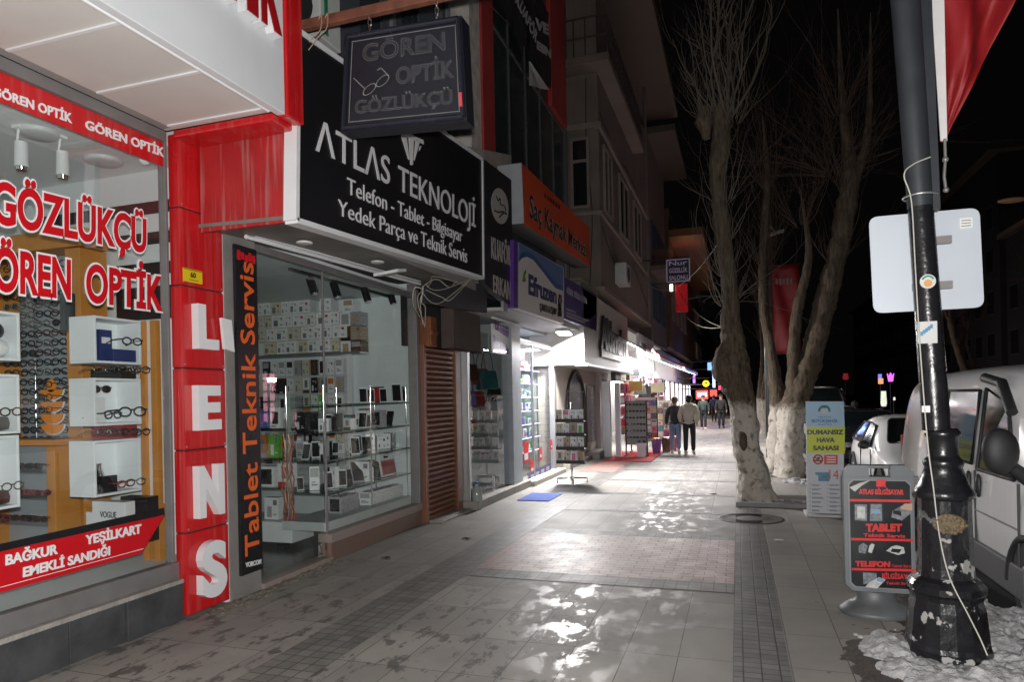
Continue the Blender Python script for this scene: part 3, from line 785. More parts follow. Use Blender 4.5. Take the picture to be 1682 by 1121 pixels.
textX(mb, 'TEKNOLOJİ', (654, 312), (781, 374), (654, 271), (781, 338), -3.297, bold=.002)
mb.build('lettering', SW, sg); mb = MB()
textX(mb, 'Telefon - Tablet - Bilgisayar', (570, 318), (759, 398), (570, 291), (759, 378), -3.297)
mb.build('lettering', SW, sg); mb = MB()
textX(mb, 'Yedek Parça ve Teknik Servis', (555, 353), (767, 432), (555, 327), (767, 409), -3.297)
mb.build('lettering', SW, sg); mb = MB()
for q in ([(655, 204), (661, 200), (670, 203), (667, 207)], [(656, 213), (695.5, 230), (696.5, 237), (656, 220)], [(671, 218), (680, 222), (678.5, 271), (674.5, 271)], [(659, 222), (668, 225), (673, 262), (671, 262)], [(683, 226), (689.5, 233), (681, 264), (680, 262)],
          [(673, 206), (681, 208), (686, 215), (679, 213)], [(689.5, 240), (692.5, 240), (690, 246), (688, 248)], [(658.5, 210), (660, 210), (660, 222), (658.5, 218)]):
    mb.slab([RX(u, v, -3.294) for u, v in reversed(q)], (-.004, 0, 0))
mb.build('diamond_logo', SW, sg)
# sides, soffit, shell
mb = MB(); mb.box((-4.28, 4.665, 3.215), (-3.42, 4.70, 4.9)); mb.build('red_side_panel', red_dull, at_)
mb = MB(); mb.slab([(-4.62, 4.66, 3.26), (-3.41, 4.66, 3.235), (-3.41, 8.85, 3.44), (-4.62, 8.85, 3.44)], (0, 0, .03)); mb.build('soffit', stain_grey, at_)
MB().box((-3.42, 4.70, 3.26), (-3.4, 8.8, 3.5)).build('soffit_edge', alu_dark, at_)
for k, (u, v) in enumerate([(500, 398), (620, 430)]):
    p = RZ(u, v, 3.265+.06*k)
    MB().lathe((p.x, p.y, p.z-.012), [(.04, -.004), (.055, -.006), (.075, .0), (.075, .012)], 20).build('recessed_light', M('lamp_disc', (.6, .6, .58), .4), at_)
tp = [RX(404, 389, -4.15), RX(690, 467, -4.15)]
t = thing('tube_lamp', 'long unlit white tube lamp under the black sign', 'lamp', (tp[0]+tp[1])/2)
MB().tube(tp, .02, 10).build('tube', white_bright, t)
MB().box((-4.185, tp[0].y, 3.285), (-4.115, tp[0].y+.12, 3.31)).build('holder', white, t)
MB().slab([(-4.19, tp[0].y+.1, tp[0].z+.02), (-4.11, tp[0].y+.1, tp[0].z+.02), (-4.11, tp[1].y-.05, tp[1].z+.02), (-4.19, tp[1].y-.05, tp[1].z+.02)], (0, 0, .015)).build('batten', white, t)
p = RX(640, 455, -3.9)
t = thing('flood_light', 'small square white floodlight hanging crooked from the stained soffit', 'floodlight', p)
mb = MB().slab([p+Vector((-.16, -.1, .0)), p+Vector((.16, -.1, .03)), p+Vector((.16, .12, .07)), p+Vector((-.16, .12, .04))], (0, 0, .035)); mb.build('housing', white, t, .005)
MB().slab([p+Vector((-.12, -.07, -.004)), p+Vector((.12, -.07, .02)), p+Vector((.12, .09, .055)), p+Vector((-.12, .09, .03))], (0, 0, .004)).build('glass_face', M('lamp_glass', (.35, .36, .33), .2), t)
# end post, vertical sign
MB().box((-4.40, 4.96, 0), (-4.30, 5.36, 3.28)).build('end_post', M('grey_post', (.22, .205, .195), .6, var=.25, scale=4, bump=.3), at_)
t = thing('vertical_sign', 'tall narrow black sign with orange upright lettering between the red pilaster and glass door', 'sign', (-4.28, 5.19, .2))
MB().box((-4.295, 5.05, .2), (-4.262, 5.345, 3.2)).build('board', black, t, .008)
orl = M('orange_letters', (.72, .12, .02), .4, var=.05)
mb = MB(); zt_ = RX(405, 430, -4.26).z; zb_ = RX(405, 915, -4.26).z
mb.text('Tablet Teknik Servis', (-4.261, 5.285, zb_), (-4.261, 5.285, zt_), (-4.261, 5.095, zb_), depth=.004, bold=.012)
mb.build('lettering', orl, t)
mb = MB()

for q_ in range(5): mb.box((-4.2615, 5.075+.05*q_, 3.06+.012*(q_ % 2)), (-4.257, 5.115+.05*q_, 3.15-.014*(q_ % 3)))
mb.build('red_emblem', M('emblem_red', (.6, .01, .02), .4), t)
mb = MB(); mb.text('VORCOM', (-4.261, 5.10, .27), (-4.261, 5.31, .255), (-4.261, 5.10, .315), depth=.004, bold=.02); mb.build('small_lettering', white_bright, t)
p = RX(376, 550, -4.24)
one(MB().slab([p+Vector((0, -.05, -.13)), p+Vector((0, .07, -.15)), p+Vector((0, .04, .13)), p+Vector((0, -.08, .14))], (-.03, 0, 0)), 'junction_box', white, 'crooked white plastic box beside the orange lettered black sign', 'box', None, .004)
# glass front
mb = MB(); mb.box((-4.42, 6.50, .0), (-4.28, 8.80, .20)); mb.build('plinth', granite, at_, .006)
MB().box((-4.44, 6.49, .20), (-4.27, 8.80, .30)).build('plinth_sill', M('sill_granite', (.30, .24, .215), .4, var=.2, scale=40), at_, .006)
mb = MB(); 
for a, b_ in (((-4.40, 8.68, .3), (-4.26, 8.77, 3.4)), ((-4.36, 5.36, 3.20), (-4.30, 8.76, 3.27)), ((-4.335, 6.49, .3), (-4.315, 6.505, 3.2))): mb.box(a, b_)
mb.build('window_frame', alu_dark, at_, .003)
MB().quad((-4.325, 6.505, .3), (-4.325, 8.76, .3), (-4.325, 8.76, 3.2), (-4.325, 6.505, 3.2)).build('window_glass', GL, at_)
MB().quad((-4.335, 6.50, .12), (-5.3, 6.50, .12), (-5.3, 6.50, 3.2), (-4.335, 6.50, 3.2)).build('return_glass', GLC, at_)
dr = MB().quad((-4.36, 5.365, .05), (-4.36, 6.48, .05), (-4.36, 6.48, 3.2), (-4.36, 5.365, 3.2)).build('glass_door', GL, at_)
MB().box((-4.37, 6.40, .06), (-4.34, 6.47, .20)).build('door_hinge', chrome, dr)
MB().box((-4.46, 5.36, 0), (-4.27, 6.52, .05)).build('door_sill', M('sill_granite', (.30, .24, .215), .4), at_, .004)
mb = MB()
mb.box((-9, 9.0, 0), (-4.42, 9.06, 3.6)); mb.box((-9.1, 5.0, 0), (-9, 9.0, 3.6)); mb.box((-9, 5.0, 3.30), (-4.40, 9.0, 3.34)); mb.box((-9, 4.995, 0), (-4.42, 5.02, 3.3))
mb.build('interior_shell', M('shop_wall_blue_grey', (.70, .77, .78), .55, var=.05), at_)
MB().box((-9, 5.03, .005), (-4.46, 8.99, .045)).build('shop_floor', M('shop_floor_tile', (.10, .10, .095), .25, var=.2), at_)
# broken concrete at the threshold
mb = MB()
for k in range(260):
    y = random.uniform(4.6, 6.6); x = -4.27+abs(random.gauss(0, .07)); r_ = random.uniform(.006, .03)
    mb.ball((x, y, -.002), r_, n=4, sq=(random.uniform(.8, 1.6), random.uniform(.8, 2.), random.uniform(.3, .8)))
struct(mb, 'broken_concrete', M('concrete_crumbs', (.17, .145, .12), .85, var=.5, scale=12, bump=.8), kind='stuff')
# ================================================================== goods: printed cartons and hanging packs
PC = {'white': (.76, .77, .78), 'grey': (.34, .35, .36), 'black': (.02, .02, .022), 'orange': (.5, .17, .03), 'green': (.12, .42, .04), 'red': (.45, .02, .03), 'pink': (.65, .18, .30), 'blue': (.05, .10, .32),
      'tan': (.40, .30, .20), 'brown': (.12, .06, .03), 'cream': (.6, .56, .45), 'purple': (.22, .1, .4), 'teal': (.05, .25, .28), 'yellow': (.65, .5, .05)}
def pcm(c): return M('pack_'+c, PC[c], .28, var=.08, coat=.5)
_PK = {}
def pack_mesh(c, p, lay):
    k = (c, p, lay)
    if k in _PK: return _PK[k]
    mb = MB(); mb.box((-.5, -.5, 0), (.5, .5, 1), 0)
    f = -.504
    def r(x0, z0, x1, z1, m): mb.box((x0, f-.006*m, z0), (x1, -.495, z1), m)
    if lay >= 5:
        q_ = lay-5
        r(-.36, .14, -.36+.16+.08*q_, .40+.1*q_, 2); r(.12, .62, .30, .80, 1); r(-.3, .74, .02, .78, 2); r(.1, .2, .34, .24, 2); r(.1, .28, .28, .31, 2)
    elif lay == 0: r(-.28, .2, .28, .8, 1); r(-.38, .06, .1, .12, 2)
    elif lay == 1: r(-.42, .55, .42, .92, 1); r(-.3, .2, .3, .26, 2); r(-.3, .32, .1, .36, 2)
    elif lay == 2: r(-.5, 0, .5, .22, 1); r(-.22, .36, .22, .84, 2)
    elif lay == 3: r(-.3, .1, .02, .6, 1); r(.12, .66, .4, .9, 2); r(.1, .2, .36, .25, 1)
    else: r(-.36, .12, .36, .88, 1); r(-.24, .3, .24, .7, 0)
    me_o = mb.build('carton', [pcm(c), pcm(p), M('pack_ink', (.16, .17, .18), .5) if c != 'black' else pcm('white')])
    me = me_o.data; bpy.data.objects.remove(me_o)
    _PK[k] = me
    return me
def pack(name, loc, dim, c, p, lay, label, cat, group=None, rot=(0, 0, 0)):
    o = bpy.data.objects.new(name, pack_mesh(c, p, lay)); COL.objects.link(o)
    o.location = loc; o.scale = dim; o.rotation_euler = rot
    return tag(o, label, cat, group)
R = random.uniform
# stacked cartons on top of the slat wall
for r_ in range(4):
    x = -7.05
    while x < -5.62:
        wd = R(.13, .26)
        if random.random() < .95:
            pack('carton', (x+wd/2, 8.84+R(-.02, .02), 2.50+.2*r_), (wd-.012, .2, .195), random.choice(('white', 'white', 'white', 'cream')), random.choice(('grey', 'grey', 'red', 'orange', 'grey')), random.choice((5, 6, 7)),
                 'white device carton in the stacks on top of the slat wall', 'carton', 'cartons stacked above the slat wall')
        x += wd
for k, (x, z, c) in enumerate([(-5.45, 2.45, 'white'), (-5.28, 2.45, 'brown'), (-5.45, 2.66, 'brown'), (-5.28, 2.66, 'tan'), (-5.45, 2.87, 'white'), (-5.28, 2.87, 'grey'), (-5.4, 3.06, 'white')]):
    pack('carton', (x, 8.86, z), (.165, .22, .2), c, random.choice(('black', 'tan', 'grey')), k % 5, 'brown or white carton of the column on the bare wall beside the slat wall', 'carton', 'cartons in the column on the bare wall')
t = thing('carton_ledge', 'thin dark ledge carrying the cartons above the slat wall', 'ledge', (-6.3, 8.85, 2.46))
MB().box((-7.3, 8.70, 2.455), (-5.18, 8.995, 2.485)).build('board', white, t); MB().box((-7.3, 8.69, 2.452), (-5.18, 8.70, 2.487)).build('edge', alu, t)
t = thing('slat_wall', 'white slat wall hung with rows of packed phone covers', 'slat wall', (-6.3, 8.96, .5))
mb = MB()
for k in range(24): mb.box((-7.2, 8.95, .5+.08*k), (-5.55, 8.995, .573+.08*k))
mb.build('slats', M('slat_white', (.5, .53, .54), .4, var=.04), t); MB().box((-5.55, 8.93, .3), (-5.47, 8.995, 2.45)).build('end_trim', white, t)
for r_ in range(6):
    for c_ in range(11):
        if random.random() < .06: continue
        x = -7.1+.145*c_; z = 2.17-.27*r_
        pack('phone_cover_pack', (x, 8.90, z), (.115, .05, .235), random.choice(('white', 'grey', 'white', 'white', 'black', 'cream')), random.choice(('black', 'orange', 'grey', 'tan', 'grey', 'brown', 'black')), random.choice((0, 1, 2, 4, 5, 6)),
             'packed phone cover hanging in the rows of the white slat wall', 'phone cover', 'phone covers on the slat wall')
pack('phone_cover_pack', (-5.95, 8.86, 1.62), (.12, .03, .25), 'green', 'white', 3, 'bright green phone cover pack hanging at the front of the slat wall', 'phone cover')
# glass display shelves behind the pane
t = thing('display_shelves', 'glass display shelves on chrome posts behind the phone shop window', 'display shelves', (-4.7, 7.6, .3))
for z in (.72, 1.08, 1.40, 1.72): MB().box((-4.98, 6.62, z), (-4.42, 8.72, z+.012)).build('shelf', glass('shelf_glass', (.75, .88, .85)), t)
for z in (.72, 1.08, 1.40, 1.72): MB().box((-4.421, 6.62, z-.002), (-4.412, 8.72, z+.014)).build('shelf_edge', M('glass_edge', (.10, .16, .15), .2), t)
for y in (6.66, 7.7, 8.68):
    for x in (-4.95, -4.45): MB().tube([(x, y, .3), (x, y, 1.95)], .009, 8).build('post', chrome, t)
MB().box((-4.99, 6.60, .3), (-4.41, 8.74, .40)).build('base', M('shelf_base', (.55, .57, .57), .4), t)
def phone(loc, rot, c, label, group, h=.15):
    k = 'ph'+c
    if k not in _PK:
        mb = MB(); mb.box((-.5, -.06, 0), (.5, .06, 1), 0); mb.box((-.44, -.075, .07), (.44, -.055, .93), 1); mb.box((-.1, -.08, .02), (.1, -.055, .05), 2)
        o = mb.build('phone', [pcm(c), M('phone_screen', (.015, .017, .02), .08), pcm('grey')]); _PK[k] = o.data; bpy.data.objects.remove(o)
    o = bpy.data.objects.new('phone', _PK[k]); COL.objects.link(o); o.location = loc; o.scale = (h*.5, h*.5, h); o.rotation_euler = rot
    return tag(o, label, 'phone', group)
for z, hh in ((.735, .22), (1.095, .2), (1.415, .2)):
    nm = {.735: 'lowest', 1.095: 'middle', 1.415: 'second highest'}[z]
    for k in range(17):
        y = 6.72+.118*k+R(-.03, .03); x = R(-4.9, -4.5)
        if random.random() < .62:
            pack('device_box', (x, y, z), (R(.09, .2), R(.05, .12), R(.12, hh*1.3)), random.choice(('white', 'white', 'grey', 'black', 'black', 'white')), random.choice(('black', 'grey', 'black', 'teal', 'grey')), random.choice((0, 1, 2, 3, 4, 5, 6)),
                 'small device box standing on the %s glass shelf of the phone shop' % nm, 'box', 'device boxes on the %s shelf' % nm, (0, 0, R(-.5, .9)))
        else:
            phone((x, y, z), (R(-.35, -.2), 0, R(-.2, .9)), random.choice(('white', 'black', 'white')), 'phone leaning upright on the %s glass shelf of the phone shop' % nm, 'phones on the %s shelf' % nm, R(.15, .24))
for k, (u, v, h, c) in enumerate([(597, 662, .2, 'white'), (610, 661, .19, 'white'), (630, 660, .2, 'white'), (652, 660, .27, 'white'), (668, 660, .25, 'white')]):
    p = RX(u, v, -4.6)
    phone((-4.6, p.y, 1.735), (-.18, 0, .75), c, ['first white framed phone from the left on the top glass shelf', 'second white framed phone from the left on the top glass shelf', 'white framed phone in the middle of the top glass shelf', 'large white framed phone left of the shelf end on the top glass shelf', 'white phone box at the far right end of the top glass shelf'][k], None, h)
pack('red_box', (-4.75, 8.4, 1.735), (.2, .06, .22), 'brown', 'red', 4, 'dark red box behind the white phones on the top glass shelf', 'box')
# framed advertisement and loose tablets at the window bottom
a = RX(622, 760, -4.55); 
t = thing('picture_card', 'white framed card with a red picture leaning on the lowest glass shelf', 'card', (-4.52, a.y, .735))
MB().slab([(-4.50, a.y, .74), (-4.50, a.y+.42, .74), (-4.54, a.y+.42, .98), (-4.54, a.y, .98)], (-.015, 0, 0)).build('frame', white, t)
MB().slab([(-4.497, a.y+.03, .765), (-4.497, a.y+.39, .765), (-4.533, a.y+.39, .955), (-4.533, a.y+.03, .955)], (-.012, 0, 0)).build('picture', M('card_red', (.35, .04, .05), .4, var=.6, scale=9), t)
phone((-4.55, 7.55, .735), (-.5, 0, .8), 'grey', 'large grey tablet leaning steeply on the lowest glass shelf', None, .3)
pack('long_white_box', (-4.62, 8.25, .405), (.16, .9, .17), 'white', 'grey', 1, 'long white carton lying along the window base', 'carton', None, (0, 0, 0))
pack('grey_speaker_box', (-4.65, 7.35, .405), (.18, .4, .2), 'grey', 'black', 4, 'grey carton lying at the window base left of the long white carton', 'carton')
t = thing('glass_cabinet', 'narrow glass cabinet on a white base at the shop entrance corner', 'cabinet', (-5.2, 6.95, .05))
MB().box((-5.55, 6.72, .12), (-4.95, 7.15, .36)).build('base', white, t, .006); MB().box((-5.3, 6.9, .045), (-5.2, 7.0, .12)).build('foot', chrome, t)
mb = MB()
for x in (-5.53, -4.97): mb.box((x-.012, 6.73, .36), (x+.012, 6.75, 1.85))
mb.build('posts', M('cabinet_post', (.35, .42, .40), .3), t)
for z in (.75, 1.1, 1.45, 1.8): MB().box((-5.54, 6.73, z), (-4.96, 7.14, z+.01)).build('shelf', glass('shelf_glass'), t)
for k, (x, z, w_, h, c, p_, l) in enumerate([(-5.42, 1.46, .14, .22, 'blue', 'purple', 0), (-5.22, 1.46, .15, .24, 'white', 'black', 0), (-5.05, 1.46, .12, .2, 'grey', 'white', 1), (-5.42, 1.11, .13, .26, 'orange', 'grey', 2), (-5.25, 1.11, .14, .26, 'green', 'white', 3), (-5.06, 1.11, .13, .26, 'black', 'white', 0), (-5.38, .76, .26, .24, 'white', 'black', 4), (-5.1, .76, .2, .28, 'white', 'red', 2), (-5.3, .37, .2, .26, 'white', 'grey', 3)]):
    pack('device_box', (x, 6.86, z), (w_, .1, h), c, p_, l, ['blue lit phone box on the glass cabinet', 'white watch box beside the blue phone box', 'grey box at the right of the cabinet second shelf', 'orange pack in the glass cabinet', 'green pack in the glass cabinet', 'black pack with white picture in the glass cabinet', 'wide white toy camera box low in the glass cabinet', 'white and red box beside the wide camera box', 'white box on the cabinet base'][k], 'box')
mb = MB()
for k in range(7):
    pts = [(-5.0+.02*k+R(-.03, .03), 6.66, 1.4-.13*j+R(-.02, .02)) for j in range(9)]
    mb.tube(pts, .008, 5, k % 3)
one(mb, 'strap_bundle', [M('strap_red', (.5, .05, .03), .4), M('strap_gold', (.5, .35, .18), .3, metal=.6), M('strap_brown', (.2, .08, .04), .5)], 'bundle of red and gold phone straps hanging at the glass corner', 'straps')
# black track spots
for k, (u, v) in enumerate([(513, 470), (551, 476), (601, 484), (643, 489)]):
    p = RX(u, v, -4.75)
    t = thing('track_spotlight', ['first black track spotlight from the left in the phone shop', 'second black track spotlight from the left in the phone shop', 'third black track spotlight from the left in the phone shop', 'rightmost black track spotlight in the phone shop'][k], 'spotlight', (p.x, p.y, p.z-.1), 'black track spotlights')
    MB().tube([p+Vector((-.03, 0, .09)), p+Vector((.03, 0, -.09))], .05, 14).build('spot_body', black, t)
    MB().tube([p+Vector((.03, 0, -.0905)), p+Vector((.034, 0, -.102))], [.042, .04], 14).build('lens', chrome, t)
    MB().tube([p+Vector((-.02, 0, .08)), p+Vector((-.06, 0, .16)), (p.x-.05, p.y, 3.29)], .011, 8).build('bracket', black, t)
one(MB().box((-4.84, 6.6, 3.265), (-4.79, 8.9, 3.298)), 'ceiling_track', black, 'black ceiling rail carrying the four black spotlights', 'rail')
t = thing('wall_shelf', 'small pinkish shelf with dark books near the shop door', 'shelf', (-6.9, 8.7, 2.6))
MB().box((-7.5, 8.5, 2.95), (-7.05, 8.99, 2.99)).build('shelf_board', M('shelf_pink', (.35, .2, .18), .5), t)
one(MB().box((-7.4, 8.6, 2.99), (-7.15, 8.95, 3.24)), 'black_box', black, 'black box on the small pinkish shelf', 'box', None, .01)
for k in range(4): pack('stacked_folder', (-7.25, 8.75, 2.74+.05*k), (.35, .3, .045), random.choice(('brown', 'red', 'black')), 'grey', 1, 'dark folder in the pile under the small pinkish shelf', 'folder', 'folders under the pinkish shelf')
t = thing('desk_chair', 'grey desk chair deep inside the phone shop', 'chair', (-6.9, 7.6, .045))
MB().slab([(-7.15, 7.4, .5), (-6.65, 7.4, .5), (-6.65, 7.85, .5), (-7.15, 7.85, .5)], (0, 0, .07)).build('seat', M('chair_grey', (.35, .36, .38), .5), t, .02)
MB().slab([(-7.12, 7.86, .6), (-6.68, 7.86, .6), (-6.72, 7.98, 1.15), (-7.08, 7.98, 1.15)], (0, .05, 0)).build('backrest', M('chair_grey'), t, .02)
for a_, b_ in ((-7.1, 7.45), (-6.7, 7.45), (-7.1, 7.82), (-6.7, 7.82)): MB().tube([(a_, b_, .05), (a_, b_, .5)], .02, 8).build('leg', chrome, t)

# ================================================================== upper storey above the technology shop
plaster = M('dirty_plaster', (.5, .46, .41), .75, var=.35, scale=3, bump=.4, detail=8)
red_wall = M('red_wall', (.42, .05, .048), .55, var=.2, scale=2)
cladding = M('dark_blue_cladding', (.09, .105, .125), .5, var=.2, scale=1.5)
up = thing('corner_building', 'old upper storeys with red piers and wide dark glazing above the black signs', 'building', (-4.2, 11, 3.4))
mb = MB()
mb.box((-14, 4.99, 3.62), (-4.35, 17.0, 13)); mb.box((-4.35, 10.35, 3.6), (-4.02, 10.82, 12.5), 1); mb.box((-4.35, 4.99, 5.1), (-4.05, 10.35, 5.35), 1)
mb.build('wall', [cladding, M('peeling_plaster', (.66, .62, .57), .8, var=.4, scale=5, bump=.6, detail=9)], up)
mb = MB(); mb.slab([(-4.3, 8.2, 5.02), (-3.95, 8.2, 4.98), (-3.95, 12.2, 6.05), (-4.3, 12.2, 6.1)], (0, 0, .28)); mb.build('ledge', plaster, up, .02)
MB().box((-4.35, 10.825, 5.9), (-3.98, 11.42, 12.5)).build('pier', red_wall, up, .01)
MB().box((-4.35, 15.5, 8.6), (-3.98, 16.95, 12.6)).build('pier', red_wall, up, .01)
MB().box((-4.35, 11.425, 11.6), (-4.0, 15.495, 12.5)).build('pier', red_wall, up, .01)
glz = M('dark_glazing', (.045, .058, .062), .25, var=.5, scale=.7, spec=.6)
mb = MB()
for k in range(5): mb.box((-4.12, 11.43+1.1*k, 5.6), (-4.08, 11.43+1.1*k+1.06, 12))
mb.build('window_pane', glz, up)
mb = MB()
for k in range(6): mb.box((-4.13, 11.40+1.1*k-.02, 5.6), (-4.05, 11.40+1.1*k+.02, 12))
mb.box((-4.06, 16.93, 4.2), (-4.0, 17.0, 10)); mb.box((-4.13, 11.4, 8.5), (-4.06, 16.95, 8.56))
mb.build('window_frame', M('mullion', (.16, .165, .17), .4, metal=.5), up)
mb = MB()
for k in range(9): mb.box((-4.36, 5.2+.56*k, 5.5), (-4.33, 5.2+.56*k+.5, 8.5), k % 2)
mb.build('window_pane', [M('night_pane', (.05, .065, .075), .15, spec=.7), cladding], up)
mb = MB()
for y in (6.3, 8.2, 10.1): MB().box((-4.36, y, 5.4), (-4.28, y+.09, 9)).build('window_frame', M('window_grey', (.22, .24, .26), .4), up)
# air conditioner behind the red fascia end
p = RY(507, 20, 5.6)
t = thing('air_conditioner', 'white air conditioner box above the red canopy end', 'air conditioner', (p.x, p.y, p.z-.25))
MB().box((p.x-.42, 5.6, p.z-.25), (p.x+.13, 5.95, p.z+.35)).build('case', M('ac_white', (.5, .51, .5), .5), t, .012)
MB().tube([(p.x-.15, 5.598, p.z+.05), (p.x-.15, 5.59, p.z+.05)], .2, 20).build('fan_grille', blackm, t)
MB().box((p.x+.131, 5.66, p.z-.2), (p.x+.136, 5.72, p.z+.2)).build('green_mark', M('mark_green', (.02, .2, .1), .5), t)
# rusty bar, chains and the hanging eyewear sign
b0 = Vector((-3.5, 4.9, 4.92)); b1 = Vector((-1.7, 4.9, 4.94))
t = thing('sign_bar', 'rusty red brown bar jutting out above the hanging black sign', 'bar', b0)
MB().box((-3.5, 4.87, 4.87), (-1.7, 4.93, 4.95)).build('beam', M('rusty_bar', (.17, .06, .035), .65, var=.45, scale=12), t, .006)
mb = MB()
for k, x in enumerate((-2.99, -2.93)):
    mb.tube(spline([(x-.25, 4.88, 4.90), (x-.2, 4.86, 4.95), (x-.22, 4.87, 4.83), (x-.3, 4.85, 4.75), (x-.42-.1*k, 4.8, 4.55-.1*k), (x-.5, 4.78, 4.2)], 5), .005, 5)
mb.build('loose_wire', M('bare_wire', (.32, .22, .16), .5), t)
hs_ = thing('hanging_sign', 'black framed hanging sign with dotted spectacles and dotted lettering', 'sign', (-2.5, 4.9, 3.9))
q = [RY(568, 57, 4.9), RY(560, 217, 4.9), RY(767, 198, 4.9), RY(758, 25, 4.9)]
def HP(s_, t_): return q[1]*(1-s_)*(1-t_)+q[2]*s_*(1-t_)+q[0]*(1-s_)*t_+q[3]*s_*t_
mb = MB(); mb.slab([q[1], q[2], q[3], q[0]], (0, .16, 0)); mb.build('case', M('sign_case', (.014, .015, .022), .4, var=.2), hs_, .015)
mb = MB()
for a_, b_ in (((0, 0), (1, 0)), ((1, 0), (1, 1)), ((1, 1), (0, 1)), ((0, 1), (0, 0))):
    P0 = HP(.025+.95*a_[0], .035+.93*a_[1]); P1 = HP(.025+.95*b_[0], .035+.93*b_[1])
    mb.tube([P0+Vector((0, -.012, 0)), P1+Vector((0, -.012, 0))], .024, 8)
mb.build('frame', M('sign_frame', (.016, .017, .026), .25), hs_)
dots = MB()
def dot(p, r_=.0048):
    dots.add([p+Vector((r_*math.cos(a_), -.012, r_*math.sin(a_))) for a_ in [math.pi/2*i+.78 for i in range(4)]]+[p+Vector((0, -.018, 0))], [(0, 1, 4), (1, 2, 4), (2, 3, 4), (3, 0, 4), (3, 2, 1, 0)])
def dotline(a_, b_, step=.0165):
    n = max(1, int((b_-a_).length/step))
    for i in range(n): dot(a_+(b_-a_)*(i/n))
for a_, b_ in (((.07, .09), (.95, .09)), ((.95, .09), (.95, .91)), ((.95, .91), (.07, .91)), ((.07, .91), (.07, .09))): dotline(HP(*a_), HP(*b_), .016)
def dottext(s_, x0, x1, y0, y1):
    """lettering drawn as an outline of light points"""
    vs, fs = text_geo(s_, .0)
    cnt = {}
    for f in fs:
        if all(abs(vs[i][2]-1) < .01 for i in f):
            for i in range(len(f)):
                e = tuple(sorted((f[i], f[(i+1) % len(f)]))); cnt[e] = cnt.get(e, 0)+1
    acc = 0.
    adj = {}
    for (i, j), c in cnt.items():
        if c == 1: adj.setdefault(i, []).append(j); adj.setdefault(j, []).append(i)
    seen = set()
    for st in adj:
        if st in seen: continue
        loop = [st]; seen.add(st); cur = st
        while True:
            nx = [k for k in adj[cur] if k not in seen]
            if not nx: break
            cur = nx[0]; seen.add(cur); loop.append(cur)
        loop.append(st)
        pts = [HP(x0+(x1-x0)*vs[k][0], y0+(y1-y0)*vs[k][1]) for k in loop]
        carry = 0.
        for a_, b_ in zip(pts[:-1], pts[1:]):
            L_ = (b_-a_).length; d_ = carry
            while d_ < L_:
                dot(a_+(b_-a_)*(d_/max(L_, 1e-6)), .0036); d_ += .02
            carry = d_-L_
dottext('GÖREN', .17, .86, .69, .86); dottext('OPTİK', .46, .92, .42, .58); dottext('GÖZLÜKÇÜ', .12, .90, .17, .30)
for cx_, cz in ((.235, .40), (.345, .47)):
    for i in range(26): 
        a_ = 2*math.pi*i/26; dot(HP(cx_+.052*math.cos(a_), cz+.045*math.sin(a_)+.03*math.cos(a_)), .004)
for a_, b_ in (((.287, .42), (.293, .43)), ((.19, .42), (.10, .53)), ((.10, .53), (.085, .52)), ((.39, .52), (.33, .60)), ((.33, .60), (.29, .58))): dotline(HP(*a_), HP(*b_), .013)
dots.build('light_points', M('led_points', (.50, .48, .45), .35), hs_)
MB().slab([HP(.965, .12), HP(.985, .12), HP(.985, .25), HP(.965, .25)], (0, -.045, 0)).build('red_sticker', M('sticker_red', (.65, .06, .08), .4), hs_)
mb = MB()
for s_ in (.22, .80):
    p = HP(s_, 1.0)
    for k in range(6):
        z = p.z+.02+.05*k
        if z > 4.93: break
        c = Vector((p.x, 4.9, z)); a_ = 0 if k % 2 else math.pi/2
        mb.tube([c+Vector((.015*math.cos(t_)*math.cos(a_), .015*math.cos(t_)*math.sin(a_), .03*math.sin(t_))) for t_ in [2*math.pi*i/10 for i in range(11)]], .0045, 5, cap=False)
mb.build('chain', chrome, hs_)
# black banner hung on the glazing
t = thing('black_banner', 'sagging black cloth banner with white letters hung across the upper glazing', 'banner', (-3.9, 13.5, 9))
def cloth(p00, p10, p11, p01, nx, nz, sag, m=0, mb=None, thick=.01):
    mb = mb or MB(); vs = []
    for j in range(nz+1):
        for i in range(nx+1):
            s_, t_ = i/nx, j/nz
            p = p00*(1-s_)*(1-t_)+p10*s_*(1-t_)+p11*s_*t_+p01*(1-s_)*t_
            vs.append(p+sag(s_, t_))
    fs = [(j*(nx+1)+i, j*(nx+1)+i+1, (j+1)*(nx+1)+i+1, (j+1)*(nx+1)+i) for j in range(nz) for i in range(nx)]
    mb.add(vs, fs, m, True); return mb
X_ = -3.85
cb = cloth(RX(800, -20, X_), RX(862, 95, X_), RX(862, 0, X_), RX(840, -60, X_), 14, 8, lambda s_, t_: Vector((.05*math.sin(9*t_+4*s_), 0, .02*math.sin(7*s_))))
cloth(RX(868, 92, X_), RX(903, 145, X_), RX(903, 20, X_), RX(868, -20, X_), 10, 8, lambda s_, t_: Vector((.04*math.sin(7*s_+5*t_), 0, 0)), 0, cb)
cloth(RX(845, 55, X_), RX(903, 145, X_), RX(903, 20, X_), RX(845, -60, X_), 12, 8, lambda s_, t_: Vector((-.03+.04*math.sin(7*s_+3*t_), 0, .06*math.sin(3*s_))), 0, cb)
cb.build('cloth', M('black_cloth', (.012, .012, .013), .8), t)
mb = MB()
mb.text('VE', RX(879, 46, X_+.08), RX(901, 58, X_+.08), RX(879, 28, X_+.08), RX(901, 40, X_+.08), bold=.05)
mb.build('lettering', M('banner_white', (.5, .5, .5), .6), t); mb = MB()
mb.text('ESN', RX(882, 80, X_+.08), RX(905, 96, X_+.08), RX(882, 66, X_+.08), RX(905, 82, X_+.08), bold=.05)
mb.build('lettering', M('banner_white'), t); mb = MB()
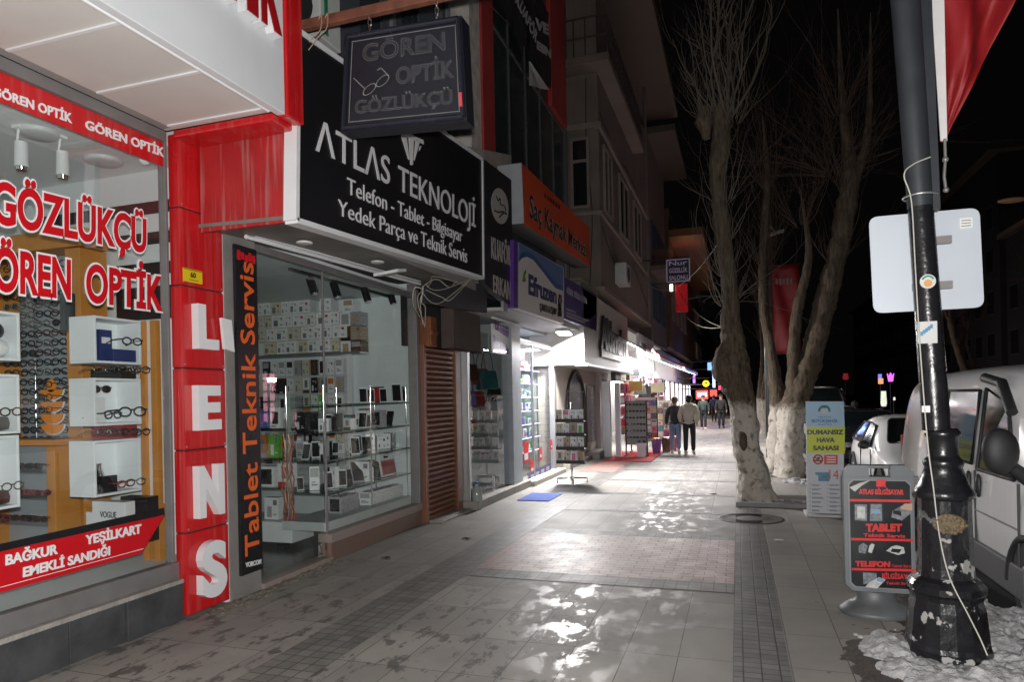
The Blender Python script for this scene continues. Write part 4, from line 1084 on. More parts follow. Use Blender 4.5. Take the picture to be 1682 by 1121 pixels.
mb.text('KUAFÖR', RX(846, 2, X_+.09), RX(880, 70, X_+.09), RX(852, -12, X_+.09), RX(884, 56, X_+.09), bold=.03)
mb.build('lettering', M('banner_white', (.5, .5, .5), .6), t)
cloth(RX(869, 140, X_), RX(901, 148, X_), RX(870, 102, X_), RX(869, 100, X_), 6, 5, lambda s_, t_: Vector((.02*math.sin(8*s_), 0, 0))).build('white_corner', M('banner_white'), t)
one(MB().tube(spline([RX(785, -10, -3.9), RX(812, 15, -3.9), RX(840, 45, -3.9), RX(865, 80, -3.9)], 5), .012, 6), 'curved_wire', M('dark_wire', (.10, .08, .06), .5), 'curved dark wire arching across the upper red pier', 'wire')

# ================================================================== brown shutter, hairdresser sign, tangle of wires
brown = M('shutter_brown', (.20, .085, .05), .4, var=.2, scale=5, coat=.1)
t = thing('roller_shutter', 'closed brown roller shutter beside the phone shop', 'shutter', (-4.25, 9.4, 0))
mb = MB(); z = .03
while z < 2.46:
    prof = [(-4.26, z), (-4.215, z+.02), (-4.21, z+.05), (-4.26, z+.078)]
    vs = []; 
    for y in (8.84, 9.88): vs += [(x, y, zz) for x, zz in prof]
    mb.add(vs, [(0, 4, 5, 1), (1, 5, 6, 2), (2, 6, 7, 3)], 0); z += .078
mb.build('slats', brown, t)
MB().box((-4.34, 8.775, 0), (-4.20, 8.845, 2.55)).build('guide_rail', brown, t, .005); MB().box((-4.34, 9.875, 0), (-4.18, 10.06, 2.55)).build('guide_rail', brown, t, .005)
MB().box((-4.35, 8.88, -.02), (-4.0, 10.0, .035)).build('threshold', M('stone_step', (.30, .28, .25), .6, var=.2), t, .01)
MB().box((-4.6, 8.87, 2.55), (-4.3, 10.06, 3.3)).build('lintel', blackm, t)
one(MB().box((-4.3, 8.85, 2.52), (-4.12, 9.06, 2.95)).tube([(-4.12, 8.86, 2.72), (-4.12, 9.05, 2.72)], .03, 10), 'shutter_motor_box', M('drum_rust', (.22, .075, .03), .6, var=.35), 'orange brown motor box above the brown slats', 'motor box', None, .01)
one(MB().box((-4.05, 9.05, 2.50), (-3.85, 10.12, 3.08)).box((-3.85, 9.09, 2.54), (-3.845, 10.08, 3.04)), 'cover_box', M('cover_box', (.085, .065, .06), .9, var=.2, spec=.1), 'dark brown square box hanging over the shutter right side', 'box', None, .012)
t = thing('hairdresser_sign', 'dark tall sign with white oval emblem and condensed letters', 'sign', (-3.4, 9.55, 2.95))
sq = [RX(796, 262, -3.36), RX(797, 466, -3.36), RX(843, 507, -3.36), RX(840, 296, -3.36)]
MB().slab([sq[1], sq[2], sq[3], sq[0]], (-.1, 0, 0)).build('board', M('sign_charcoal', (.022, .022, .024), .4, var=.2), t, .006)
mb = MB()
textX(mb, 'KUAFÖR', (807, 424), (838.5, 437), (807, 388), (838.5, 405), -3.355, bold=.02)
mb.build('lettering', M('sign_warm_white', (.36, .33, .31), .5), t); mb = MB()
textX(mb, 'ERKAN', (810, 480), (839, 495), (810, 451), (839, 464), -3.355, bold=.02)
mb.build('lettering', M('sign_warm_white', (.36, .33, .31), .5), t)
pts = [RX(821.5+14*math.cos(a_), 338.5+29*math.sin(a_)+6*math.cos(a_), -3.352) for a_ in [-2*math.pi*i/24 for i in range(24)]]
em = MB().slab(pts, (-.006, 0, 0)).build('emblem', M('emblem_white', (.40, .37, .35), .5), t)
mb = MB()
mb.tube(spline([RX(u, v, -3.349) for u, v in ((812, 346), (818, 349), (825, 348), (832, 352))], 4), .014, 5)
mb.tube(spline([RX(u, v, -3.349) for u, v in ((820, 357), (826, 351), (831, 350))], 4), .012, 5)
mb.tube(spline([RX(u, v, -3.349) for u, v in ((815, 322), (818, 330), (821, 326), (822, 336), (828, 338), (831, 346))], 4), .01, 5)
mb.build('emblem_scissors', blackm, em)
mb = MB(); mb.slab([RX(698, 497, -3.45), RX(800, 514, -3.45), RX(800, 466, -3.45), RX(700, 462, -3.45)], (-.06, 0, 0)); one(mb, 'fascia_board', M('fascia_dark', (.02, .022, .028), .5, var=.2), 'dark bare fascia board below the black sign board end', 'fascia')
mb = MB()
for k in range(9):
    s_ = RX(695+R(-4, 8), 475+R(-8, 8), -3.35); e = RX(760+R(-30, 20), 458+R(-6, 10), -3.35) if k < 5 else RX(690+R(-5, 10), 530+R(-15, 10), -3.6)
    mid = (s_+e)/2+Vector((R(-.1, .1), R(-.2, .2), R(-.25, .1)))
    mb.tube(spline([s_, (s_+mid)/2+Vector((0, R(-.1, .1), R(-.1, .1))), mid, e], 5), .006, 5)
one(mb, 'wire_tangle', M('pale_wire', (.40, .37, .30), .5), 'tangle of thin pale wires under the black sign board corner', 'wires')
# ================================================================== bag shop with the bright canopy
cream = M('cream_render', (.46, .42, .37), .6, var=.1, scale=2)
steel_post = M('painted_post', (.36, .39, .42), .5, var=.2, scale=4)
bag = thing('bag_shop', 'bag shop with glass window of hanging bags and a brightly lit glass door', 'shop', (-4.1, 12.5, 0))
MB().slab([(-4.3, 10.06, -.01), (-3.92, 10.06, -.01), (-3.92, 12.95, -.01), (-4.3, 12.95, -.01)], (0, 0, .14)).build('step', M('stone_step', (.30, .28, .25), .6, var=.2), bag, .012)
MB().box((-4.3, 12.96, -.01), (-3.85, 15.6, .10)).build('step', M('pale_step', (.48, .45, .40), .55, var=.15), bag, .012)
MB().box((-4.2, 10.08, .13), (-4.06, 10.16, 2.75)).build('window_frame', alu, bag, .004)
MB().quad((-4.12, 10.16, .14), (-4.12, 12.2, .14), (-4.12, 12.2, 2.9), (-4.12, 10.16, 2.9)).build('window_glass', GL, bag)
MB().box((-4.25, 12.2, .13), (-4.02, 12.75, 3.2)).build('post', steel_post, bag, .008)
MB().box((-4.13, 11.3, .14), (-4.10, 11.32, .4)).build('door_fitting', chrome, bag)
d_ = MB().quad((-4.1, 12.85, .12), (-4.1, 15.35, .12), (-4.1, 15.35, 2.85), (-4.1, 12.85, 2.85)).build('door_glass', GLC, bag)
mb = MB(); mb.box((-4.16, 12.76, .1), (-4.06, 12.85, 2.95)); mb.box((-4.16, 15.35, .1), (-4.04, 15.55, 2.95)); mb.box((-4.16, 12.85, 2.85), (-4.06, 15.35, 2.95)); mb.box((-4.13, 13.75, .12), (-4.08, 13.80, 2.85))
mb.build('door_frame', alu, bag, .004)
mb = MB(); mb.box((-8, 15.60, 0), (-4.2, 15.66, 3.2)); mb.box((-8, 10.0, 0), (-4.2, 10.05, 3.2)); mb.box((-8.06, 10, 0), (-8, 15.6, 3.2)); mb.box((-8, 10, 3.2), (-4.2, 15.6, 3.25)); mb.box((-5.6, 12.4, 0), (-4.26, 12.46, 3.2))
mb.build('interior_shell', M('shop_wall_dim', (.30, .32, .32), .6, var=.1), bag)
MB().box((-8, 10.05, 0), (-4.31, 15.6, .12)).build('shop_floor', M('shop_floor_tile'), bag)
# stickers on the lit door
for k, (u, v, w_, h_, ci) in enumerate([(861, 762, 14, 40, 0), (872, 780, 10, 26, 0), (887, 757, 6, 26, 0), (905, 740, 5, 22, 0), (855, 605, 13, 30, 0)]):
    a = RX(u, v, -4.08); b_ = RX(u+w_, v-h_, -4.08)
    st = MB().box((-4.092, a.y, a.z), (-4.086, a.y+(b_.y-a.y)*.55, a.z+(h_*.9)*.0118), 0)
    zz = a.z+(h_*.45)*.0118
    st.box((-4.0855, a.y+.05, a.z+.06), (-4.0835, a.y+(b_.y-a.y)*.45, zz-.02), 1)
    st.build('door_sticker', [M('sticker_red2', (.55, .02, .03), .4), white], bag)
st = MB().slab([RX(868, 791, -4.085), RX(905, 772, -4.085), RX(905, 761, -4.085), RX(868, 778, -4.085)], (-.004, 0, 0), 0)
for k in range(4): st.slab([RX(872+8.5*k, 787-4.4*k, -4.082), RX(877+8.5*k, 784.5-4.4*k, -4.082), RX(877+8.5*k, 779-4.4*k, -4.082), RX(872+8.5*k, 781-4.4*k, -4.082)], (-.003, 0, 0), 1)
st.slab([RX(868, 797, -4.085), RX(908, 776, -4.085), RX(908, 772, -4.085), RX(868, 792, -4.085)], (-.004, 0, 0), 2)
st.build('door_sticker', [M('sticker_navy', (.03, .03, .14), .4), M('sticker_grey', (.4, .4, .5), .4), M('sticker_red2')], bag)
lam = thing('led_cabinet', 'glass cabinet of small packs lit white and violet behind the bag shop door', 'cabinet', (-4.6, 14.2, .12))
MB().box((-5.0, 12.9, .12), (-4.95, 15.4, 2.8)).build('back_panel', M('cab_white', (.6, .6, .66), .4), lam)
for k in range(7):
    z = .55+.30*k
    sh = MB().box((-4.95, 12.9, z), (-4.4, 15.4, z+.012)).build('shelf', glass('shelf_glass'), lam)
    MB().box((-4.42, 12.9, z+.013), (-4.40, 15.4, z+.03)).build('led_strip', emis('violet_led', (.75, .68, 1.0), 7.0 if k > 1 else 2.0), sh)
lamp('cabinet_light', 'AREA', (-4.45, 14.1, 2.82), 200, (.86, .86, 1.0), sx=.7, sy=2.2, aim=(-4.6, 14.1, 0))
for r_ in range(7):
    for c_ in range(11):
        z = .564+.30*r_; y = 12.98+.225*c_
        pack('small_pack', (-4.6+R(-.06, .06), y, z), (R(.12, .17), R(.05, .1), R(.12, .23)), random.choice(('white', 'white', 'white', 'grey', 'cream', 'purple', 'white')), random.choice(('purple', 'grey', 'pink', 'green', 'grey', 'black', 'blue')), random.choice((0, 1, 2, 3, 4)),
             'small cosmetics pack on the lit glass shelves behind the bag shop door', 'pack', 'packs on the lit shelves', (0, 0, rad(70)))
# hanging bags in the window
def handbag(loc, s, c, rot, label):
    t = thing('handbag', label, 'handbag', loc, 'bags hanging in the shop window')
    x, y, z = loc
    mb = MB(); w_, d_, h_ = .17*s, .06*s, .26*s
    vs = [(x-w_, y-d_, z), (x+w_, y-d_, z), (x+w_, y+d_, z), (x-w_, y+d_, z), (x-w_*.82, y-d_*.5, z+h_), (x+w_*.82, y-d_*.5, z+h_), (x+w_*.82, y+d_*.5, z+h_), (x-w_*.82, y+d_*.5, z+h_)]
    mb.add(vs, [(0, 3, 2, 1), (4, 5, 6, 7), (0, 1, 5, 4), (1, 2, 6, 5), (2, 3, 7, 6), (3, 0, 4, 7)])
    mb.build('bag_body', M('leather_'+c, tuple(k_*.35 for k_ in PC[c]), .45, var=.3), t, .02)
    MB().tube([(x+.6*w_*math.cos(a_), y, z+h_+.28*s*math.sin(a_)) for a_ in [math.pi*i/10 for i in range(11)]], .008, 5).build('strap', M('leather_'+c), t)
    t.rotation_euler = (0, 0, rot)
for k, (u, v, s, c, lab) in enumerate([(771, 625, 1.1, 'brown', 'dark brown handbag hanging high at the left of the bag shop window'), (790, 632, 1.1, 'orange', 'orange brown handbag hanging high in the bag shop window'), (801, 640, 1.3, 'teal', 'tall dark teal bag in the middle of the bag shop window'), (820, 605, 1.2, 'red', 'dark red bag hanging top right in the bag shop window'),
        (768, 668, 1.0, 'purple', 'mauve small bag at the left of the bag shop window'), (784, 668, 1.0, 'red', 'red small bag under the orange brown handbag'), (770, 718, 1.1, 'orange', 'terracotta bag hanging low at the left of the bag shop window'), (793, 705, 1.4, 'cream', 'pale olive bag with fringe in the bag shop window'), (783, 745, 1.6, 'grey', 'large grey bag low in the bag shop window'), (812, 745, 1.7, 'black', 'large dark bag low in the bag shop window'), (822, 690, 1.2, 'black', 'black bag at the right of the bag shop window'), (812, 660, 1.0, 'black', 'black bag with white buckle behind the tall teal bag')]):
    p = RX(u, v, -4.55+.12*(k % 3)); handbag((p.x, p.y, p.z), s, c, R(.5, 1.2), lab)
for k in range(16):
    p = RX(R(764, 826), [600, 640, 690, 735][k % 4]+R(-10, 10), -5.0-.2*(k % 3)); handbag((p.x, p.y, p.z), R(1.0, 1.5), random.choice(('black', 'black', 'brown', 'grey', 'tan', 'teal')), R(.3, 1.3), 'dim handbag hanging deep behind the front row of the bag shop window')
for o in list(COL.objects):
    if o.get('label', '').startswith('dim handbag'): o['group'] = 'bags deep in the shop window'
p0 = RX(802, 580, -4.16); p1 = RX(832, 583, -4.16); p2 = RX(802, 532, -4.16)
t = thing('shop_poster', 'white and purple poster with the shop name in the top of the bag window', 'poster', p0)
a_, b_ = p0.y, p1.y
MB().box((-4.10, a_, p0.z), (-4.08, b_, p2.z)).build('sheet', white, t)
mb = MB(); mb.slab([(-4.078, a_+.05, p0.z+.02), (-4.078, b_-.02, p0.z+.02), (-4.078, b_-.02, p0.z+.1), (-4.078, a_+.05, p0.z+.33)], (-.004, 0, 0)); mb.slab([(-4.078, a_+.2, p2.z-.1), (-4.078, b_-.02, p2.z-.2), (-4.078, b_-.02, p2.z-.08), (-4.078, a_+.2, p2.z-.04)], (-.004, 0, 0)); mb.build('purple_wave', pcm('purple'), t)
MB().text('Efruzen', (-4.078, a_+.14, p0.z+.42), (-4.078, b_-.1, p0.z+.42), (-4.078, a_+.14, p0.z+.60), depth=.003, bold=.02).build('lettering', M('ink_purple', (.10, .03, .16), .5), t)
w_ = RZ(769, 845, .0)
t = thing('water_bottle', 'clear plastic water bottle with blue cap on the step before the bag shop window', 'bottle', (-3.98, 10.15, .035))
MB().lathe((-3.98, 10.15, .0), [(.07, 0), (.085, .02), (.085, .1), (.078, .12), (.085, .14), (.085, .26), (.06, .33), (.028, .37), (.028, .40)], 18).build('bottle_body', M('bottle_plastic', (.32, .36, .33), .15, var=.1), t)
MB().lathe((-3.98, 10.15, .40), [(.03, 0), (.032, .03), (.005, .034)], 14).build('cap', M('cap_blue', (.03, .12, .5), .4), t)
one(MB().box((-3.62, 11.1, .004), (-3.05, 12.0, .016)), 'door_mat', M('mat_blue', (.06, .13, .50), .8, var=.15, scale=30, bump=.4), 'small bright blue door mat lying before the lit shop door', 'mat', None, .004)
# signs of the canopy
t = thing('bag_shop_sign', 'white sign with blue wave, blue script and a black bag picture', 'sign', (-3.35, 12, 3.2))
q = [RX(851, 398, -3.3), RX(851, 507, -3.3), RX(926, 532, -3.3), RX(926, 440, -3.3)]
MB().slab([q[1], q[2], q[3], q[0]], (-.12, 0, 0)).build('board', M('sign_white_dull', (.62, .6, .57), .5, var=.06), t)
blue1 = M('sign_blue', (.035, .10, .26), .45); blue2 = M('sign_pale_blue', (.10, .17, .36), .45); navy = M('sign_navy', (.03, .035, .12), .45)
MB().slab([RX(852, 399, -3.297), RX(852, 425, -3.297), RX(858, 416, -3.297), RX(866, 414, -3.297), RX(876, 420, -3.297), RX(889, 435, -3.297), RX(901, 452, -3.297), RX(913, 467, -3.297), RX(925, 471, -3.297), RX(925, 440.5, -3.297)], (-.003, 0, 0)).build('blue_wave', blue2, t)
mb = MB(); top_ = [(852, 424), (858, 415), (866, 413), (876, 419), (889, 434), (901, 451), (913, 466), (925, 470)]; bot_ = [(852, 431), (858, 424), (866, 422), (876, 427), (889, 443), (901, 459), (913, 474), (925, 478)]
for i in range(7): mb.slab([RX(*bot_[i], -3.294), RX(*bot_[i+1], -3.294), RX(*top_[i+1], -3.294), RX(*top_[i], -3.294)], (-.002, 0, 0))
mb.build('blue_band', blue1, t)
MB().slab([RX(844, 394, -3.294), RX(844, 505, -3.294), RX(851, 507, -3.294), RX(851, 398, -3.294)], (-.1, 0, 0)).build('purple_edge', M('sign_purple', (.09, .03, .22), .45), t)
MB().text('Efruzen', RX(868, 484, -3.294), RX(914, 500, -3.294), RX(868, 449, -3.294), RX(914, 474, -3.294), bold=.035).build('lettering', navy, t)
MB().text('ÇANTA & EŞARP', RX(886.5, 510, -3.294), RX(914, 518, -3.294), RX(886.5, 498, -3.294), RX(914, 507, -3.294), bold=.02).build('lettering', black, t)
MB().slab([RX(916, 520, -3.294), RX(923, 521, -3.294), RX(922, 498, -3.294), RX(917, 496, -3.294)], (-.003, 0, 0)).tube([RX(917.5, 497, -3.293), RX(918.5, 485, -3.293), RX(921, 485, -3.293), RX(921.5, 498, -3.293)], .02, 5).build('bag_picture', black, t)
MB().slab([RX(858, 463, -3.294), RX(864, 463, -3.294), RX(861, 445, -3.294)], (-.003, 0, 0)).slab([RX(861, 455, -3.294), RX(865, 448, -3.294), RX(863, 442, -3.294)], (-.003, 0, 0)).build('leaf_mark', M('leaf_green', (.13, .25, .03), .5), t)
t = thing('lettered_fascia', 'dark purple sign with rows of faded white lettering beside the wave sign', 'sign', (-3.35, 15.2, 3.3))
q = [RX(927, 455, -3.3), RX(927, 524, -3.3), RX(980, 544, -3.3), RX(980, 485, -3.3)]
MB().slab([q[1], q[2], q[3], q[0]], (-.12, 0, 0)).build('board', M('sign_dark_purple', (.05, .038, .15), .45, var=.2), t)
mb = MB(); mb.text('MİSEL TÜLLA LETER', RX(931, 482, -3.297), RX(964, 500, -3.297), RX(931, 472, -3.297), RX(964, 490, -3.297), bold=.02)
for k, (a_, b_) in enumerate(((506, .35), (512, .8), (517, .7))):
    x1 = 930+46*b_
    mb.slab([RX(930, a_+3, -3.297), RX(x1, a_+3+(x1-930)*.38, -3.297), RX(x1, a_+(x1-930)*.38, -3.297), RX(930, a_, -3.297)], (-.002, 0, 0))
mb.build('lettering', M('faded_white', (.32, .30, .38), .5), t)
t = thing('orange_sign', 'long orange sign with dark outlined lettering and white box end under the dark glazing', 'sign', (-3.4, 13.5, 4.7))
q = [RX(857, 268, -3.3), RX(861, 367, -3.3), RX(970, 438, -3.3), RX(968, 374, -3.3)]
MB().slab([q[1], q[2], q[3], q[0]], (-.02, 0, 0)).build('board', M('sign_orange', (.55, .07, .018), .5, var=.1), t)
e = [RX(844, 270, -3.5), RX(848, 370, -3.5)]
MB().slab([Vector((-3.72, q[1].y-.02, q[1].z)), Vector((-3.30, q[1].y-.02, q[1].z)), Vector((-3.30, q[0].y-.02, q[0].z)), Vector((-3.72, q[0].y-.02, q[0].z))], (0, .02, 0)).build('end_panel', M('sign_end', (.36, .375, .41), .45), t)
MB().slab([q[1]+Vector((-.02, 0, 0)), q[2]+Vector((-.02, 0, 0)), q[3]+Vector((-.02, 0, 0)), q[0]+Vector((-.02, 0, 0))], (-.4, 0, 0)).build('case', alu_dark, t)
MB().text('Saç Kaynak Merkezi', RX(870, 357, -3.297), RX(963, 423, -3.297), RX(870, 318, -3.297), RX(963, 400, -3.297), bold=.05, depth=.003).build('letter_border', M('sign_outline', (.5, .35, .3), .5), t)
mb = MB().text('Saç Kaynak Merkezi', RX(870, 357, -3.293), RX(963, 423, -3.293), RX(870, 318, -3.293), RX(963, 400, -3.293), bold=.015, depth=.004)
mb.build('lettering', M('letter_dark', (.02, .012, .015), .5), t)
mb = MB()
for k in range(6): mb.slab([RX(894+4.6*k, 324+3.7*k, -3.296), RX(897+4.6*k, 326.5+3.7*k, -3.296), RX(897+4.6*k, 319+3.7*k, -3.296), RX(894+4.6*k, 316.5+3.7*k, -3.296)], (-.002, 0, 0))
mb.build('small_marks', M('letter_dark'), t)
# canopy body, bright flood lamp
t = thing('white_canopy', 'white sheet canopy underside glaring under its flood lamp', 'canopy', (-3.8, 13.5, 3.2))
MB().slab([(-4.3, 10.1, 3.16), (-3.42, 10.35, 3.17), (-3.42, 16.9, 3.32), (-4.3, 16.9, 3.30)], (0, 0, .05)).build('soffit', M('canopy_white', (.40, .39, .38), .5, var=.1, scale=3), t)
MB().box((-3.95, 10.9, 3.125), (-3.9, 12.6, 3.15)).build('dead_tube', white, t)
fl = Vector((-3.62, 14.7, 3.12))
t = thing('flood_lamp', 'blazing white flood lamp under the white canopy', 'lamp', fl)
MB().slab([fl+Vector((-.16, -.18, .08)), fl+Vector((.16, -.18, .08)), fl+Vector((.16, .18, .03)), fl+Vector((-.16, .18, .03))], (0, 0, .05)).build('housing', alu, t)
MB().slab([fl+Vector((-.14, -.16, .072)), fl+Vector((.14, -.16, .072)), fl+Vector((.14, .16, .022)), fl+Vector((-.14, .16, .022))], (0, 0, .004)).build('lit_panel', emis('flood_white', (1, .98, .95), 25.), t)
lamp('flood_glow', 'AREA', (fl.x, fl.y, fl.z-.02), 400, (1, .97, .93), .3, aim=(fl.x+1.3, fl.y+.1, 0))
one(MB().box((-3.42, 9.9, 3.10), (-3.38, 10.1, 3.7)), 'cable_box', alu, 'grey cable cover between the tall dark sign and the wave sign', 'cover')

# ================================================================== chocolate shop
ch = thing('chocolate_shop', 'cream shop front with pointed arch window and white box fascia with black lettering', 'shop', (-4.1, 18, 0))
MB().box((-4.5, 15.56, 0), (-4.08, 20.4, 2.55)).build('wall', cream, ch)
MB().box((-4.5, 20.4, 0), (-3.95, 21.9, 2.6)).build('pillar', M('pillar_grey', (.36, .35, .34), .55, var=.1), ch, .01)
MB().box((-4.3, 18.9, -.01), (-3.7, 20.6, .2)).box((-4.3, 16.2, -.01), (-3.9, 18.9, .12)).build('step', M('stone_step'), ch, .01)
bx = MB().box((-4.6, 15.3, 2.50), (-3.3, 21.9, 4.25), 0)
bx.build('fascia_box', M('box_cream', (.52, .49, .46), .5, var=.08), ch, .01)
MB().box((-3.5, 15.2, 2.46), (-3.2, 22.3, 2.52)).build('fascia_edge', alu, ch, .005)
mb = MB(); mb.text('Aklavaim', RX(984, 574, -3.28), RX(1026, 588, -3.28), RX(984, 515, -3.28), RX(1026, 545, -3.28), depth=.06, bold=.035); mb.slab([RX(986, 586, -3.28), RX(1023, 596, -3.28), RX(1023, 585, -3.28), RX(986, 572, -3.28)], (.04, 0, 0), 1)
mb.build('raised_letters', [M('letters_black', (.035, .03, .03), .5), M('letters_brown', (.10, .05, .045), .5)], ch)
arch = []
for i in range(11): arch.append((16.6+1.05*(1-math.cos(math.pi/2*i/10)), 1.35+1.08*math.sin(math.pi/2*i/10)))
arch = [(16.6, .35)]+arch; right_ = [(2*17.65-y, z) for y, z in reversed(arch)]
full = arch+right_
MB().slab([(-4.06, y, z) for y, z in reversed(full)], (-.03, 0, 0)).build('arch_glass', M('arch_dark_glass', (.015, .02, .024), .3, spec=.3), ch)
MB().tube([(-4.05, y, z) for y, z in full], .05, 8).tube([(-4.05, 16.62, 1.9), (-4.05, 18.68, 1.9)], .025, 6).build('arch_frame', M('dark_bronze', (.05, .04, .035), .4, metal=.5), ch)
MB().box((-4.12, 19.0, .45), (-4.05, 20.2, 2.1)).build('dark_door', M('door_dark_green', (.06, .075, .07), .4), ch, .01)
mb = MB()
for k, c_ in enumerate('CHOCOLATE'): mb.text(c_, (-4.045, 19.45, 1.85-.165*k), (-4.045, 19.8, 1.85-.165*k), (-4.045, 19.45, 1.96-.165*k), depth=.004)
mb.build('door_lettering', M('faded_letters', (.25, .26, .24), .5), ch)
mb = MB()
for k, c_ in enumerate('CHOCOLATE&COFFEE'): mb.text(c_, (-3.948, 20.85, 2.36-.138*k), (-3.948, 21.5, 2.36-.138*k), (-3.948, 20.85, 2.46-.138*k), depth=.006, bold=.01)
mb.build('pillar_lettering', blackm, ch)
one(MB().quad((-3.6, 15.9, .008), (-2.75, 15.6, .008), (-2.7, 19.4, .008), (-3.5, 19.6, .008)).box((-3.55, 15.95, 0), (-2.78, 19.4, .009)), 'carpet', M('rose_carpet', (.36, .20, .18), .85, var=.15, scale=12, bump=.3), 'faded rose carpet lying before the chocolate shop', 'carpet')
# spinning card rack before the lit door
def rack(base, lab, tiers, w_, hgt, cols, packname, packlab, packcat, packgrp, foot=True):
    x, y = base
    t = thing('display_rack', lab, 'display rack', (x, y, 0))
    MB().tube([(x, y, .1), (x, y, hgt)], .018, 8).build('post', chrome, t)
    if foot:
        mb = MB()
        for a_ in (.3, 1.87, 3.44, 5.0): mb.tube([(x, y, .13), (x+.3*math.cos(a_), y+.3*math.sin(a_), .12), (x+.3*math.cos(a_), y+.3*math.sin(a_), .03)], .018, 6)
        mb.build('feet', chrome, t)
    for k in range(tiers):
        z = .42+(hgt-.55)*k/tiers
        tr = MB().box((x-w_, y-.12, z), (x+w_, y+.12, z+.02)); tr.box((x-w_, y-.13, z+.02), (x+w_, y-.12, z+.07)); tr.build('tray', M('rack_black', (.03, .03, .032), .5), t, .004)
        n = max(4, int(2*w_/.13))
        for c_ in range(n):
            pack(packname, (x-w_+.05+2*w_/n*c_+.01, y-.06, z+.022), (2*w_/n*.86, .05, (hgt-.55)/tiers*.84), random.choice(cols), random.choice(('tan', 'pink', 'brown', 'green', 'grey')), random.choice((0, 1, 2, 5, 6)), packlab, packcat, packgrp, (R(-.14, -.05), 0, 0))
    return t
rp = RZ(938, 797)
rack((rp.x, rp.y+.1), 'white footed card rack with four tiers standing before the arch window', 4, .29, 1.66, ('white', 'cream', 'white', 'white', 'tan'), 'cover_pack', 'packed phone cover in the tiers of the footed card rack', 'phone cover', 'packs on the footed card rack')

# ================================================================== brightly lit bazaar with awning
bz = thing('bazaar_shop', 'open brightly lit bazaar with white wall and long striped awning', 'shop', (-3.6, 24, 0))
MB().box((-4.6, 21.95, 2.5), (-3.55, 22.05, 3.6)).box((-9, 34, 0), (-3.8, 34.1, 4)).box((-9.1, 21.95, 0), (-9, 34, 4)).box((-9, 22, 4.0), (-3.5, 34, 4.1)).box((-9, 21.9, 0), (-3.98, 21.98, 3.6)).build('interior_shell', M('bazaar_white', (.72, .71, .70), .5, var=.04), bz)
MB().box((-3.36, 19.55, 0), (-3.22, 19.75, 2.15)).build('white_post', white_bright, bz, .01)
MB().box((-3.75, 19.6, 0), (-3.5, 19.75, 2.2)).build('grey_post', alu, bz, .01)
MB().box((-3.45, 24.9, 2.2), (-3.36, 29.5, 4.05)).build('bright_wall', white_bright, bz)
MB().box((-3.5, 19.8, 2.22), (-3.36, 24.8, 3.05)).build('dark_header', M('header_dark', (.02, .023, .03), .5), bz)
MB().box((-3.36, 25.6, 3.2), (-3.34, 26.8, 3.75)).build('vent', alu_dark, bz)
mb = MB(); 
af = [Vector((-2.45, 19.6, 3.02)), Vector((-2.45, 46, 3.15)), Vector((-3.6, 46, 3.75)), Vector((-3.6, 19.6, 3.65))]
mb.slab([af[0], af[3], af[2], af[1]], (0, 0, .035)); mb.build('awning', M('awning_cloth', (.70, .68, .68), .7, var=.08), bz)
MB().slab([(-2.46, 19.6, 2.90), (-2.46, 46, 3.02), (-2.46, 46, 3.17), (-2.46, 19.6, 3.04)], (-.02, 0, 0)).build('valance', white_bright, bz)
MB().slab([(-2.45, 19.6, 3.045), (-2.45, 46, 3.175), (-2.45, 46, 3.23), (-2.45, 19.6, 3.10)], (-.04, 0, 0)).build('valance_edge', M('awning_red', (.45, .03, .04), .7), bz)
MB().tube([(-2.52, 20, 2.93), (-2.52, 45, 3.05)], .022, 6).build('lit_tube', emis('added_edge_glow', (1, .97, .96), 22.), bz)  # glowing tube added below the valance so the awning edge looks white
for k in range(6):
    y = 20.3+2.2*k
    MB().box((-3.4, y, 3.50), (-3.36, y+1.5, 3.54)).build('lit_tube', emis('tube_white', (1, .97, .96), 60.), bz)
lamp('awning_light', 'AREA', (-2.85, 22.8, 3.1), 800, (1, .96, .95), sx=.7, sy=6.0, aim=(-2.5, 22.7, 0))
t = thing('added_wall_bulb', 'glaring white bulb added to brighten the wall under the near end of the bazaar awning', 'lamp', (-2.95, 25.5, 3.2))  # added bulb, put here to whiten the bazaar wall
MB().ball((-2.95, 25.5, 3.3), .1, n=8).build('bulb', emis('added_bulb_white', (1, .98, .96), 60.), t); MB().tube([(-2.95, 25.5, 3.4), (-2.95, 25.5, 3.5)], .03, 8).build('socket', white, t)
lamp('added_wall_light', 'POINT', (-2.95, 25.5, 3.15), 260, (1, .97, .95), .12)  # added point light that brightens the bazaar wall
lamp('awning_light', 'AREA', (-2.95, 34, 3.05), 600, (1, .94, .94), sx=1.0, sy=10.0, aim=(-2.4, 34, 0))
one(MB().box((-3.5, 18.2, .0), (-2.2, 21.6, .02)), 'red_carpet', M('red_mat', (.42, .03, .03), .85, var=.2, scale=12), 'red carpet under the racks of the bright bazaar', 'carpet')
